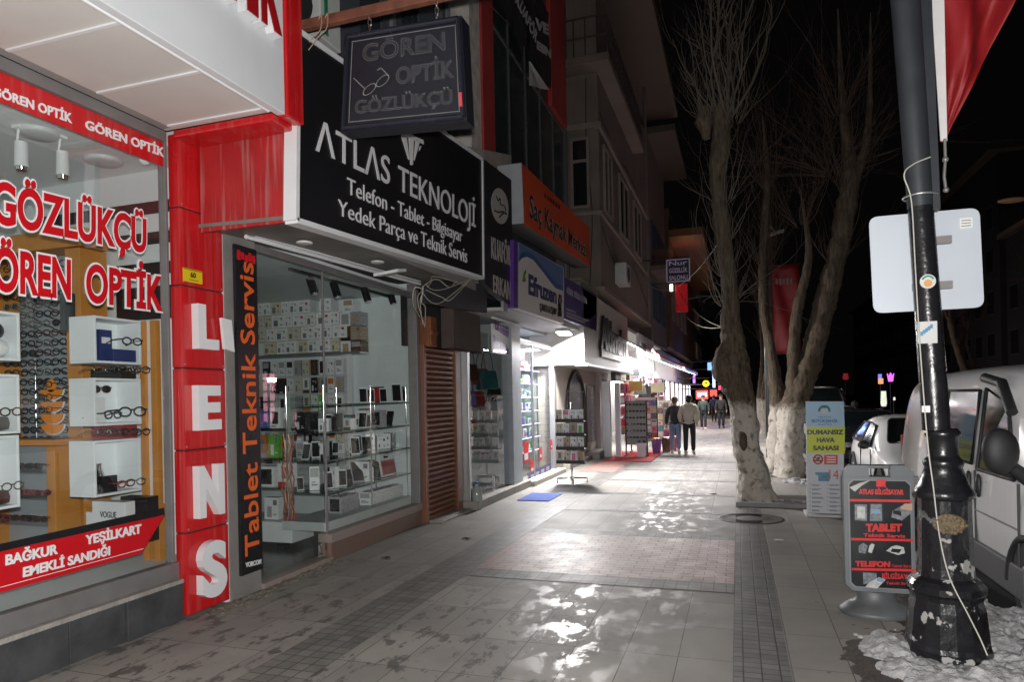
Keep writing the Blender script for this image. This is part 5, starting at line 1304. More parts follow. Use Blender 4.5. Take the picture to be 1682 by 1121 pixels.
# wall of goods facing the street and hanging bags
for r_ in range(4):
    for c_ in range(3):
        pack('pink_pack', (-3.26+.02*c_, 20.0+.35*c_, .85+.33*r_), (.3, .12, .27), 'pink', random.choice(('white', 'red', 'pink')), random.choice((0, 2, 4)), 'pink pack in the column beside the white door post', 'pack', 'pink packs by the white door post', (0, 0, rad(40)))
for r_ in range(9):
    for c_ in range(27):
        if random.random() < .1: continue
        z = .35+.235*r_; y = 20.9+.40*c_
        pack('hanging_goods', (-3.25+R(-.1, .1), y, z), (R(.22, .38), .1, R(.16, .24)), random.choice(('white', 'white', 'pink', 'black', 'purple', 'grey', 'cream', 'white', 'tan', 'blue', 'cream', 'grey')), random.choice(('white', 'black', 'pink', 'yellow', 'red', 'grey', 'purple')), random.choice((0, 1, 2, 3, 4, 5, 6)),
             'small goods pack hung in the rows of the bright bazaar front', 'goods', 'goods hung on the bazaar front', (0, 0, rad(60)+R(-.3, .3)))
for k, y in enumerate((21.9, 22.6, 23.3, 24.0, 24.8, 25.5)):
    handbag((-2.95, y, 1.75+R(-.1, .15)), 1.2, random.choice(('black', 'black', 'purple', 'grey', 'brown')), R(.3, 1.3), 'dark shoulder bag hanging under the bazaar awning'); 
for o in list(COL.objects):
    if o.get('label') == 'dark shoulder bag hanging under the bazaar awning': o['group'] = 'bags hanging under the awning'
def wide_rack(x, y, w_, hgt, lab, kind):
    t = thing('sunglasses_rack' if kind == 0 else 'goods_rack', lab, 'rack', (x, y, 0))
    mb = MB()
    for s_ in (-1, 1): mb.tube([(x+s_*w_, y, .05), (x+s_*w_, y, hgt)], .02, 6); mb.tube([(x+s_*w_, y-.25, .05), (x+s_*w_, y+.25, .05)], .02, 6)
    mb.build('frame', M('rack_black'), t)
    MB().box((x-w_, y+.02, .35), (x+w_, y+.04, hgt)).build('back_board', M('rack_board_%d' % kind, (.30, .30, .30) if kind == 0 else (.6, .57, .57), .5), t)
    rows = 6
    for r_ in range(rows):
        z = .45+(hgt-.5)*r_/rows
        if kind == 0:
            for c_ in range(5):
                o = spectacles((x-w_+.1+(2*w_-.2)*c_/4, y-.04, z+.1), 0, 'dark sunglasses in the rows of the black sunglasses rack at the bazaar', 'sunglasses on the bazaar rack', framem[random.choice((0, 0, 1, 2))], True, 1.25)
        else:
            for c_ in range(5):
                pack('toy_pack', (x-w_+.09+(2*w_-.18)*c_/4, y-.04, z), (.15, .06, (hgt-.5)/rows*.85), random.choice(list(PC)+['white', 'cream', 'grey', 'white']), random.choice(('white', 'yellow', 'red', 'blue')), random.choice((0, 1, 2, 3, 4, 5)), 'colourful toy pack in the rows of the %s' % lab.split(' beside')[0].split(' behind')[0], 'toy', 'toy packs on the '+lab.split(' beside')[0].split(' behind')[0])
wide_rack(-2.78, 19.7, .30, 1.62, 'black sunglasses rack at the near corner of the bazaar', 0)
wide_rack(-2.75, 21.2, .40, 1.7, 'pale toy rack beside the sunglasses rack', 1)
wide_rack(-2.35, 22.2, .45, 1.6, 'wide coloured goods rack behind the walker in jeans', 1)
for k, (x, y, c) in enumerate([(-2.62, 19.6, 'white'), (-2.35, 20.9, 'purple'), (-2.1, 21.3, 'brown'), (-1.95, 21.9, 'red')]):
    t = thing('goods_crate', ['white carton crate of goods at the foot of the sunglasses rack', 'purple basket between the bazaar racks', 'brown basket beside the walker in jeans', 'dark red basket behind the walker in jeans'][k], 'basket', (x, y, .02))
    mb = MB().lathe((x, y, .02), [(.15, 0), (.19, .38), (.2, .40), (.17, .38), (.14, .06)], 4, ph=math.pi/4, smooth=False); mb.build('basket', pcm(c), t)
    for j in range(4):
        MB().ball((x-.06+.04*j, y-.05+.03*j, .42), .07, n=6).build('filling', pcm(random.choice(list(PC))), t)
one(MB().box((-3.1, 20.6, 1.9), (-2.7, 20.63, 2.2)).box((-3.05, 20.595, 2.0), (-2.75, 20.6, 2.1), 0), 'price_card', M('card_yellow', (.7, .5, .12), .5), 'yellow orange price card above the sunglasses rack', 'card')
one(MB().box((-2.6, 21.9, 1.85), (-2.2, 21.93, 2.15)).tube([(-2.4, 21.92, 1.4), (-2.4, 21.92, 1.86)], .015, 6), 'price_card', M('card_cream', (.75, .72, .5), .5), 'cream price card on a stick behind the walkers', 'card')

# ================================================================== farther buildings on the left
pale = M('pale_facade', (.175, .142, .12), .8, var=.3, scale=1.1, detail=8, bump=.2, streak=.12)
dgl = M('dark_pane', (.015, .018, .02), .12, spec=.7)
trimp = M('pale_trim', (.24, .20, .175), .7, var=.15)
def window(parent, X, y0, y1, z0, z1, axis='x', frame=None, glassm=None):
    fr_ = MB(); T = .07
    if axis == 'x':
        for a_, b_ in (((y0, z0), (y1, z0+T)), ((y0, z1-T), (y1, z1)), ((y0, z0+T), (y0+T, z1-T)), ((y1-T, z0+T), (y1, z1-T)), (((y0+y1)/2-.03, z0+T), ((y0+y1)/2+.03, z1-T))): fr_.box((X, a_[0], a_[1]), (X+.07, b_[0], b_[1]))
        o = fr_.build('window', frame or trimp, parent); MB().box((X+.005, y0+T, z0+T), (X+.03, y1-T, z1-T)).build('pane', glassm or dgl, o)
    else:
        for a_, b_ in (((y0, z0), (y1, z0+T)), ((y0, z1-T), (y1, z1)), ((y0, z0+T), (y0+T, z1-T)), ((y1-T, z0+T), (y1, z1-T)), ((y0+T, z1-.65), (y1-T, z1-.58))): fr_.box((a_[0], X-.07, a_[1]), (b_[0], X, b_[1]))
        o = fr_.build('window', frame or trimp, parent); MB().box((y0+T, X-.03, z0+T), (y1-T, X-.005, z1-T)).build('pane', glassm or dgl, o)
ap = thing('apartment_building', 'beige apartment house with projecting bay, balcony and narrow white window', 'building', (-4.1, 21, 4.3))
mb = MB(); mb.box((-14, 17.02, 4.3), (-4.15, 31, 16)); mb.build('wall', pale, ap)
bay = RX(940, 215, -3.9)
mb = MB(); mb.box((-4.15, 17.6, 4.6), (-3.3, 27.5, 12.3)); mb.build('bay', pale, ap, .02)
window(ap, 17.598, -4.05, -3.55, 6.7, 8.55, 'y')
window(ap, -3.298, 18.1, 19.3, 6.7, 8.5); window(ap, -3.298, 20.6, 22.4, 6.7, 8.5); window(ap, -3.298, 23.6, 25.4, 6.7, 8.5)
for a_ in (18.4, 20.8, 23.4): window(ap, -4.149, a_, a_+1.6, 4.5, 4.59+.0) if False else None
MB().box((-4.15, 17.5, 8.75), (-3.22, 27.6, 8.9)).box((-4.15, 17.52, 6.5), (-3.24, 27.6, 6.6)).box((-4.15, 17.5, 4.5), (-3.2, 27.6, 4.62)).build('cornice', trimp, ap, .01)
MB().box((-4.15, 17.03, 10.2), (-2.9, 24.0, 10.42)).build('balcony_slab', pale, ap, .02)
mb = MB()
for k in range(22): mb.tube([(-2.95, 17.1+.31*k, 10.42), (-2.95, 17.1+.31*k, 11.4)], .018, 5)
for z in (10.9, 11.4): mb.tube([(-2.95, 17.1, z), (-2.95, 23.9, z)], .025, 5); mb.tube([(-4.1, 17.1, z), (-2.95, 17.1, z)], .025, 5)
for k in range(4): mb.tube([(-4.1+.3*k, 17.1, 10.42), (-4.1+.3*k, 17.1, 11.4)], .018, 5)
mb.build('railing', M('railing_dark', (.05, .04, .035), .6), ap)
mb = MB()
for k in range(6): mb.box((-4.16, 17.5+.9*k, 10.45), (-4.10, 17.5+.9*k+.3, 13.4))
mb.build('wood_slats', M('slat_wood', (.14, .09, .05), .6, var=.3), ap)
MB().box((-4.3, 16.9, 14.2), (-2.3, 31.4, 14.5)).build('eaves', M('eaves_wood', (.13, .10, .075), .7), ap)
MB().tube([(-3.28, 27.45, 4.6), (-3.28, 27.45, 14)], .06, 8).build('drain_pipe', alu_dark, ap)
MB().tube([(-4.12, 17.08, 4.4), (-4.12, 17.08, 14)], .05, 8).build('drain_pipe', alu_dark, ap)
for k, pts_ in enumerate([[(-3.27, 17.7, 9.2), (-3.27, 20, 8.95), (-3.27, 23, 9.1), (-3.27, 27, 8.9)], [(-3.27, 17.7, 6.2), (-3.27, 20, 5.5), (-3.27, 23, 6.2), (-3.27, 27, 5.2)], [(-3.6, 17.57, 10.1), (-3.62, 17.55, 8), (-3.5, 17.55, 6.6), (-3.6, 17.55, 4.7)]]): MB().tube(spline(pts_, 5), .012, 5).build('facade_cable', blackm, ap)
MB().box((-3.29, 19.6, 5.0), (-2.95, 20.4, 5.6)).build('air_conditioner', M('ac_white', (.5, .51, .5), .5), ap, .02)
MB().tube([(-2.95, 20.0, 5.3), (-2.94, 20.0, 5.3)], .22, 18).build('fan_grille', blackm, ap)
one(MB().box((-4.0, 15.5, 4.05), (-3.4, 17.6, 4.45)).box((-4.1, 15.4, 4.45), (-3.35, 17.7, 4.5)), 'ledge_roof', M('tin_roof', (.20, .19, .14), .6, var=.3), 'dull tin ledge above the purple lettered sign', 'ledge')
h2 = thing('narrow_house', 'dark narrow house with blue shutters beyond the beige apartment house', 'building', (-4, 33, 0))
mb = MB(); mb.box((-14, 31.05, 4.2), (-3.6, 38, 13.5)); mb.build('wall', M('dark_facade', (.16, .135, .12), .75, var=.2), h2)
for a_ in (31.6, 33.6, 35.6):
    for z in (5.3, 8.1): window(h2, -3.598, a_, a_+1.3, z, z+1.7, 'x', M('blue_frame', (.05, .07, .12), .5))
MB().box((-3.6, 31.1, 7.4), (-2.9, 37.9, 7.6)).build('balcony_slab', pale, h2)
MB().box((-4, 31, 13.5), (-2.4, 38.2, 13.8)).build('eaves', M('eaves_wood'), h2)
MB().box((-3.58, 32.0, 7.75), (-2.88, 37.8, 8.5)).build('balcony_front', M('balcony_brown', (.13, .055, .035), .6), h2)
h3 = thing('orange_house', 'far house with orange lit wooden eaves above the street', 'building', (-4, 45, 0))
mb = MB(); mb.box((-14, 38.1, 4.4), (-3.4, 60, 12)); mb.build('wall', M('ochre_facade', (.13, .07, .04), .7, var=.2), h3)
MB().slab([(-3.4, 38.1, 10.4), (-1.6, 38.1, 10.4), (-1.6, 59, 10.4), (-3.4, 59, 10.4)], (0, 0, .4)).build('eaves', M('eaves_orange', (.24, .10, .035), .6), h3)
for a_ in (39, 42, 45, 48): window(h3, -3.398, a_, a_+1.5, 6, 8, 'x')
lamp('eaves_light', 'POINT', (-2.5, 40, 9.2), 14, (1, .5, .2), .1)
h4 = thing('street_row', 'dark row of houses closing the far left side of the street', 'building', (-4, 90, 0))
mb = MB(); mb.box((-16, 60.1, 3.2), (-3.6, 78, 15)); mb.box((-16, 78.1, 0), (-4.2, 140, 12)); mb.build('wall', M('dark_facade'), h4)
for a_ in range(62, 76, 3):
    for z in (5, 8, 11): window(h4, -3.598, a_, a_+1.6, z, z+1.7, 'x', trimp, emis('lit_window', (1, .62, .3), .25) if random.random() < .15 else dgl)
# ground floors of the far shops: lit fronts
ls = thing('lit_shopfront', 'far lit shop fronts with red and yellow signs beyond the awning', 'shopfront', (-3.9, 50, 0))
MB().box((-6, 34.2, 0), (-3.8, 60, 4.15)).build('wall', M('bazaar_white'), ls)
for k in range(8):
    y = 34.6+3.1*k
    MB().box((-3.8, y, .3), (-3.76, y+2.5, 2.5)).build('lit_window', emis(['front_warm', 'front_cool', 'front_pink'][k % 3], [(1, .85, .65), (.9, .92, 1), (1, .75, .78)][k % 3], [1.6, 2.6, 1.8][k % 3]), ls)
    MB().box((-3.78, y-.05, .2), (-3.7, y, 2.6)).build('mullion', blackm, ls)
lamp('far_shop_light', 'AREA', (-3.2, 48, 2.9), 700, (1, .85, .8), sx=1., sy=20, aim=(-1.5, 48, 0))
def hsign(name, lab, x0, x1, z0, z1, Y, bgm, txt=None, tm=None, d=.14, arm=True):
    t = thing(name, lab, 'sign', ((x0+x1)/2, Y, z0))
    MB().box((x0, Y, z0), (x1, Y+d, z1)).build('board', bgm, t, .01)
    if txt:
        for k, s_ in enumerate(txt):
            h_ = (z1-z0)/len(txt)
            MB().text(s_, (x0+.08, Y-.002, z1-h_*(k+1)+h_*.22), (x1-.08, Y-.002, z1-h_*(k+1)+h_*.22), (x0+.08, Y-.002, z1-h_*k-h_*.18), depth=.02, bold=.01).build('lettering', tm, t)
    if arm: MB().tube([(-3.5, Y+.07, z1+.06), (x1, Y+.07, z1+.06)], .03, 6).build('bracket', blackm, t)
    return t
a = RY(1095, 428, 26); b_ = RY(1133, 461, 26)
t = hsign('beauty_salon_sign', 'purple black framed sign with pale lettering hanging over the street', a.x, b_.x, b_.z, a.z, 26, M('salon_dark', (.02, .015, .04), .5), ['Nur', 'GÜZELLİK', 'SALONU'], M('salon_letters', (.35, .3, .38), .5, emit=(.5, .4, .6), estr=.12))
mb = MB()
for p_, q_ in (((a.x, a.z), (b_.x, a.z)), ((a.x, b_.z), (b_.x, b_.z)), ((a.x, a.z), (a.x, b_.z)), ((b_.x, a.z), (b_.x, b_.z))): mb.tube([(p_[0], 25.98, p_[1]), (q_[0], 25.98, q_[1])], .02, 6)
mb.build('sign_frame', M('salon_letters'), t)
a = RY(1109, 467, 30); b_ = RY(1130, 512, 30)
t = hsign('red_neon_sign', 'glowing red upright sign board below the purple black sign', a.x, b_.x, b_.z, a.z, 30, emis('red_glow', (1, .01, .02), .08))
MB().box((a.x-.22, 29.9, a.z-.3), (a.x-.1, 29.95, a.z-.02)).build('white_bulb', emis('bulb_warm', (1, .8, .6), 8), t)
for nm, lab, u0_, v0_, u1_, v1_, Y, col, s_, tx in (('red_shop_sign', 'red lit sign with white lettering low beyond the two walkers', 1143, 642, 1163, 656, 44, (1, .08, .08), 1.6, 'bars'), ('yellow_sign', 'round yellow lit sign beyond the awning tip', 1154, 624, 1165, 637, 44, (1, .75, .02), 2.2, None), ('blue_neon_sign', 'blue lit bracket shaped sign left of the whitewashed trunk', 1162, 596, 1178, 608, 46, (.12, .25, 1), 2.6, None), ('blue_neon_post', 'upright blue white lit sign strip left of the whitewashed trunk', 1170, 609, 1175, 637, 46.4, (.35, .5, 1), 2.4, None), ('violet_sign', 'small violet lit strip behind the awning tip', 1138, 617, 1142, 630, 47, (.45, .2, 1), 1.5, None), ('red_lamp_sign', 'small red glowing sign touching the whitewashed trunk', 1180, 634, 1184, 641, 48, (1, .05, .1), 2., None), ('red_white_sign', 'dim red sign panel right of the red lit sign', 1166, 641, 1178, 652, 50, (.8, .1, .08), .6, None)):
    a = RY(u0_, v0_, Y); b_ = RY(u1_, v1_, Y)
    t = thing(nm, lab, 'sign', ((a.x+b_.x)/2, Y, b_.z))
    if nm == 'yellow_sign':
        r_ = (b_.x-a.x)/2; MB().tube([((a.x+b_.x)/2, Y, (a.z+b_.z)/2), ((a.x+b_.x)/2, Y+.2, (a.z+b_.z)/2)], r_, 18, smooth=False).build('disc', emis(nm+'_glow', col, s_), t)
        MB().tube([((a.x+b_.x)/2-r_*.5, Y-.01, (a.z+b_.z)/2), ((a.x+b_.x)/2+r_*.5, Y-.01, (a.z+b_.z)/2+.05)], .05, 6).build('mark', black, t)
    else: MB().box((a.x, Y, b_.z), (b_.x, Y+.2, a.z)).build('lit_board', emis(nm+'_glow', col, s_), t, .02)
    MB().tube([(-3.6, Y+.1, a.z+.1), (b_.x, Y+.1, a.z+.1)], .03, 6).build('bracket', blackm, t)
    if tx:
        mb = MB()
        for q_ in range(5): mb.box((a.x+.1+.12*q_, Y-.02, b_.z+.15), (a.x+.17+.12*q_, Y-.002, a.z-.13))
        mb.build('lettering', emis('sign_white_lit', (1, .9, .9), 2.), t)
lamp('blue_sign_light', 'POINT', (-1.1, 45.5, 3.0), 60, (.2, .3, 1), .3)
lamp('red_sign_light', 'POINT', (-1.9, 43.5, 1.9), 25, (1, .1, .1), .2)
# ================================================================== trees
def bark(name, zw, whitewash=True):
    m = bpy.data.materials.new(name); m.use_nodes = True
    nt = m.node_tree; N = nt.nodes; L = nt.links; b = N['Principled BSDF']
    geo = N.new('ShaderNodeNewGeometry'); sep = N.new('ShaderNodeSeparateXYZ'); L.new(geo.outputs['Position'], sep.inputs[0])
    n1 = N.new('ShaderNodeTexNoise'); n1.inputs['Scale'].default_value = 11; n1.inputs['Detail'].default_value = 9; L.new(geo.outputs['Position'], n1.inputs['Vector'])
    mp = N.new('ShaderNodeMapping'); mp.inputs['Scale'].default_value = (14, 14, 2.2); L.new(geo.outputs['Position'], mp.inputs[0])
    n2 = N.new('ShaderNodeTexNoise'); n2.inputs['Scale'].default_value = 1.6; n2.inputs['Detail'].default_value = 8; n2.inputs['Roughness'].default_value = .7; L.new(mp.outputs[0], n2.inputs['Vector'])
    cr_ = N.new('ShaderNodeValToRGB'); cr_.color_ramp.elements[0].color = (.025, .019, .013, 1); cr_.color_ramp.elements[1].color = (.18, .138, .10, 1)
    cr_.color_ramp.elements[0].position = .3; cr_.color_ramp.elements[1].position = .72
    L.new(n2.outputs['Fac'], cr_.inputs[0])
    wc = N.new('ShaderNodeValToRGB'); wc.color_ramp.elements[0].color = (.13, .11, .09, 1); wc.color_ramp.elements[1].color = (.47, .43, .375, 1)
    wc.color_ramp.elements[0].position = .27; wc.color_ramp.elements[1].position = .45; L.new(n1.outputs['Fac'], wc.inputs[0])
    mx = N.new('ShaderNodeMix'); mx.data_type = 'RGBA'
    if whitewash:
        ad = N.new('ShaderNodeMath'); ad.operation = 'MULTIPLY_ADD'; ad.inputs[1].default_value = .4; L.new(n1.outputs['Fac'], ad.inputs[0]); L.new(sep.outputs[2], ad.inputs[2])
        lt = N.new('ShaderNodeMapRange'); lt.inputs[1].default_value = zw+.22; lt.inputs[2].default_value = zw+.08; L.new(ad.outputs[0], lt.inputs[0])
        L.new(lt.outputs[0], mx.inputs[0])
    else: mx.inputs[0].default_value = 0
    L.new(cr_.outputs[0], mx.inputs[6]); L.new(wc.outputs[0], mx.inputs[7]); L.new(mx.outputs[2], b.inputs['Base Color'])
    b.inputs['Roughness'].default_value = .85; b.inputs['Specular IOR Level'].default_value = .2
    bp = N.new('ShaderNodeBump'); bp.inputs['Strength'].default_value = .9; bp.inputs['Distance'].default_value = .03
    L.new(n2.outputs['Fac'], bp.inputs['Height']); L.new(bp.outputs[0], b.inputs['Normal'])
    return m
twig = M('twig_bark', (.12, .098, .078), .8, var=.3)
twig_red = M('twig_brown', (.06, .036, .025), .8, var=.3)
def shoots(mb, c, n, ln, spread, r_=.012, droop=0., up=1., sub=2):
    def grow(p, d, L_, r0_, m_, depth):
        path = [p.copy()]
        for j in range(m_):
            d = (d+Vector((R(-.24, .24), R(-.24, .24), R(-.12, .14)+.07*(1 if droop == 0 else -2*droop)))).normalized(); p = p+d*L_/m_; path.append(p.copy())
        mb.tube(path, [r0_*(1-.85*j/m_) for j in range(m_+1)], 4 if r0_ > .008 else 3, 0, cap=False)
        if depth > 0:
            for q_ in range(sub if depth == 2 else 2):
                j = random.randint(2, m_-1)
                d2 = (path[j]-path[j-1]).normalized()+Vector((R(-.8, .8), R(-.8, .8), R(-.2, .7)))
                grow(path[j], d2.normalized(), L_*R(.25, .55), r0_*(1-.85*j/m_)*.7, 5, depth-1)
    for k in range(n):
        a_ = R(0, 2*math.pi); sp = R(.1, 1)*spread
        d = Vector((math.cos(a_)*sp, math.sin(a_)*sp, up)).normalized()
        p = Vector(c)+Vector((math.cos(a_), math.sin(a_), R(-.4, .6)))*.12
        grow(p, d, ln*R(.45, 1.1), r_*R(.5, 1.1), 9, 2 if ln > 1.5 else 1)
def trunk(name, pts, rads, mat, parent, n=20, k=8, wob=.22):
    k *= 2; n *= 2
    return MB().tube(spline(pts, k), lerpl(rads, k), n, wob=wob*1.35).build(name, mat, parent)
t1 = thing('pollarded_tree', 'nearest leaning tree with whitewashed lower trunk and a dark burl above the white', 'tree', (.26, 11.75, 0), 'bare street trees')
bk1 = bark('bark_whitewashed', 1.62)
trunk('trunk', [(.30, 11.75, -.05), (.26, 11.75, .12), (.22, 11.75, .4), (.14, 11.76, .9), (.06, 11.78, 1.6), (-.04, 11.8, 2.05), (-.05, 11.8, 2.4), (-.08, 11.8, 2.9), (-.10, 11.8, 3.6), (-.20, 11.8, 4.6), (-.24, 11.8, 5.4), (-.16, 11.8, 6.1), (-.14, 11.8, 6.55)],
      [.31, .26, .235, .21, .205, .235, .225, .145, .13, .125, .125, .16, .11], bk1, t1, 26)
mb = MB()
shoots(mb, (-.10, 11.8, 6.35), 12, 3.6, .55, .026, sub=7); shoots(mb, (-.42, 11.8, 6.35), 24, 1.6, 1.2, .009, sub=3); shoots(mb, (.02, 11.8, 6.2), 26, 1.7, 1.4, .009, sub=3)
for z in (3.2, 3.7, 4.3, 4.9): shoots(mb, (-.14, 11.8, z), 14, 1.6, 1.0, .009, sub=1)
shoots(mb, (-.1, 11.8, 3.3), 12, 1.3, 1.5, .008, droop=.5, up=.3, sub=0)
mb.build('crown', twig, t1)
bd = bark('bark_dark', 0, False)
MB().tube(spline([(-.16, 11.72, 1.86), (-.21, 11.70, 2.05), (-.24, 11.70, 2.25), (-.18, 11.72, 2.5), (-.08, 11.76, 2.7)], 5), lerpl([.05, .15, .17, .13, .05], 5), 16, wob=.45).build('burl', bd, t1)
MB().tube(spline([(.09, 11.58, .82), (.075, 11.575, .95), (.06, 11.58, 1.08), (.05, 11.6, 1.17)], 4), lerpl([.02, .075, .07, .02], 4), 12, wob=.5).build('burl', bd, t1)
MB().tube(spline([(-.40, 11.8, 6.0), (-.44, 11.8, 6.3), (-.42, 11.8, 6.55)], 5), lerpl([.06, .14, .06], 5), 12, wob=.5).build('burl', bd, t1)
t2 = thing('twin_stem_tree', 'second tree with slim stem rising from a whitewashed foot behind the nearest trunk', 'tree', (.78, 16.3, 0), 'bare street trees')
bk2 = bark('bark_whitewashed_dull', 1.5)
trunk('trunk', [(.80, 16.3, -.05), (.8, 16.3, .4), (.85, 16.3, 1.2), (.83, 16.3, 1.7), (.76, 16.3, 2.4), (.6, 16.3, 3.6), (.58, 16.3, 4.6), (.72, 16.3, 6.5), (.65, 16.3, 8)], [.26, .21, .18, .17, .12, .10, .09, .07, .012], bk2, t2, 18)
mb = MB(); shoots(mb, (.6, 16.3, 4.3), 14, 1.6, 1.0, .012); shoots(mb, (.7, 16.3, 6.4), 18, 3, .9, .016, sub=4); shoots(mb, (.62, 16.3, 4.6), 16, 2.2, 1.2, .012)
mb.build('crown', twig_red, t2)
t3 = thing('leaning_tree', 'third tree with thick limb leaning right behind the pale notice board', 'tree', (1.0, 15.4, 0), 'bare street trees')
trunk('trunk', [(.98, 15.4, -.05), (1.0, 15.4, .5), (1.08, 15.4, 1.3), (1.38, 15.4, 2.2), (1.68, 15.4, 3.3), (1.98, 15.4, 4.5), (2.2, 15.4, 5.6), (2.26, 15.4, 6.4), (2.15, 15.4, 7.6), (2.1, 15.4, 9.6)], [.32, .27, .26, .24, .21, .2, .2, .13, .08, .012], bk2, t3, 20)
trunk('limb', [(1.1, 15.4, 1.5), (1.12, 15.35, 2.4), (1.2, 15.3, 3.4), (1.45, 15.3, 4.6), (1.3, 15.3, 6.)], [.14, .13, .11, .07, .012], bk2, t3, 14)
trunk('limb', [(2.22, 15.4, 5.8), (2.6, 15.4, 7.), (2.7, 15.4, 9.4)], [.13, .07, .01], bk2, t3, 12)
mb = MB(); shoots(mb, (2.15, 15.4, 5.9), 18, 3.2, 1.2, .014, sub=5); shoots(mb, (1.35, 15.3, 5.2), 26, 2.2, 1.2, .012, sub=3); shoots(mb, (2.1, 15.4, 7.4), 30, 2.6, 1.2, .014, sub=3); shoots(mb, (1.9, 15.4, 4.4), 14, 1.8, 1.6, .01)
shoots(mb, (1.9, 15.4, 6.2), 30, 3, 2.4, .014, droop=.2, up=.5, sub=8)
mb.build('crown', twig_red, t3)
for k, (x, y, s_, rot, lab) in enumerate([(1.1, 23, 1.0, 1.2, 'fourth bare tree along the kerb, nearer of the two beyond the leaning tree'), (1.2, 31, 1.1, 2.6, 'fifth bare tree along the kerb, farther of the two beyond the leaning tree'), (1.2, 40, 1.0, 4.0, 'farthest bare tree on the near kerb')]):
    copy_tree(t2, (x, y, 0), rot, lab, s_)
for k, (x, y) in enumerate([(14.2, 26), (14.4, 36), (14.3, 50)]):
    copy_tree(t3, (x, y, -.15), 1.+k, ['near', 'middle', 'far'][k]+' dark bare tree of the row across the road', 1.05)
# wires towards the first tree
mb = MB()
for a_, b_, sag in (((-3.3, 24, 6.3), (-.15, 11.8, 4.4), .9), ((-2.3, 26, 6.3), (.1, 11.9, 2.8), .5), ((-2.4, 25.9, 5.9), (-.05, 11.75, 2.9), .6)):
    a_, b_ = Vector(a_), Vector(b_)
    o = MB().tube([a_+(b_-a_)*t_-Vector((0, 0, sag*4*t_*(1-t_))) for t_ in [i/16 for i in range(17)]], .008, 4)
    one(o, 'street_cable', M('pale_wire'), 'thin pale cable sagging between the left houses and the nearest tree', 'cable', 'cables to the nearest tree')

# ================================================================== lamp post with plate and flag
def peel_mat():
    m = M('post_black', (.012, .012, .014), .28, var=.3, scale=9, bump=.25, bscale=20)
    nt = m.node_tree; N = nt.nodes; L = nt.links; b = N['Principled BSDF']
    geo = N.new('ShaderNodeNewGeometry'); sep = N.new('ShaderNodeSeparateXYZ'); L.new(geo.outputs['Position'], sep.inputs[0])
    n1 = N.new('ShaderNodeTexNoise'); n1.inputs['Scale'].default_value = 9; n1.inputs['Detail'].default_value = 6; L.new(geo.outputs['Position'], n1.inputs['Vector'])
    th = N.new('ShaderNodeMapRange'); th.inputs[1].default_value = .615; th.inputs[2].default_value = .635; L.new(n1.outputs['Fac'], th.inputs[0])
    zr = N.new('ShaderNodeMapRange'); zr.inputs[1].default_value = 1.0; zr.inputs[2].default_value = .75; L.new(sep.outputs[2], zr.inputs[0])
    mu = N.new('ShaderNodeMath'); mu.operation = 'MULTIPLY'; L.new(th.outputs[0], mu.inputs[0]); L.new(zr.outputs[0], mu.inputs[1])
    old = b.inputs['Base Color'].links[0].from_socket
    mx = N.new('ShaderNodeMix'); mx.data_type = 'RGBA'; L.new(mu.outputs[0], mx.inputs[0]); L.new(old, mx.inputs[6]); mx.inputs[7].default_value = (.33, .32, .31, 1)
    L.new(mx.outputs[2], b.inputs['Base Color'])
    return m
pm = peel_mat()
bx_, by_ = 1.262, 5.1
lp = thing('lamp_post', 'black ornate iron lamp post with peeling base standing in snow', 'lamp post', (bx_, by_, 0))
MB().lathe((bx_, by_, 0), [(.245, 0), (.245, .09), (.235, .12), (.215, .34), (.2, .40), (.205, .43), (.222, .45), (.222, .49), (.20, .52), (.165, .545), (.158, .60), (.152, .84), (.150, 1.04)], 16, flute=.022, smooth=False).build('base', pm, lp, .006)
MB().lathe((bx_, by_, 0), [(.150, 1.041), (.172, 1.055), (.178, 1.08), (.165, 1.10), (.148, 1.13), (.122, 1.20), (.106, 1.245), (.112, 1.255), (.118, 1.275), (.112, 1.295), (.096, 1.31), (.088, 1.33), (.09, 1.44), (.103, 1.452), (.104, 1.475), (.09, 1.49), (.083, 1.50)], 28).build('collar', pm, lp)
top = Vector((1.045, by_, 5.6)); foot = Vector((1.228, by_, 1.49))
mid_ = foot+(top-foot)*((2.95-1.49)/(5.6-1.49))
MB().tube([foot, mid_], [.082, .074], 24).build('pole', M('post_black'), lp)
MB().tube([mid_, top], [.076, .098], 24).build('upper_pole', M('post_grey_black', (.028, .032, .038), .45, var=.2), lp)
br_ = MB(); br_.slab([RY(1528, 345, 5.06), RY(1545, 343, 5.06), RY(1531, 0, 5.06), RY(1524, -190, 5.06), RY(1505, -190, 5.06), RY(1512, 0, 5.06)], (0, .08, 0)); br_.build('flag_bracket', M('post_grey_black'), lp, .01)
MB().tube([(mid_.x-.10, by_-.0, 2.955), (mid_.x+.12, by_, 2.965)], .1, 20).build('sleeve_ring', M('post_grey_black'), lp) if False else None
md = MB(); 
c = Vector((bx_-.01, by_-.150, .90))
md.ball(c, .085, n=10, sq=(1.15, .25, .75))
for k in range(40):
    a_ = R(0, 6.28); q_ = R(.1, 1)**.5; md.ball(c+Vector((.09*q_*math.cos(a_), -.016, .056*q_*math.sin(a_))), R(.008, .016), n=4)
md.build('medallion', M('medallion_bronze', (.16, .12, .07), .6, var=.45, scale=30, bump=.5), lp)
lp2 = [RY(1505, 330, 5.0), RY(1486, 285, 4.98), RY(1500, 270, 5.0), RY(1528, 258, 5.0)]
cw = M('white_cable', (.45, .44, .40), .5)
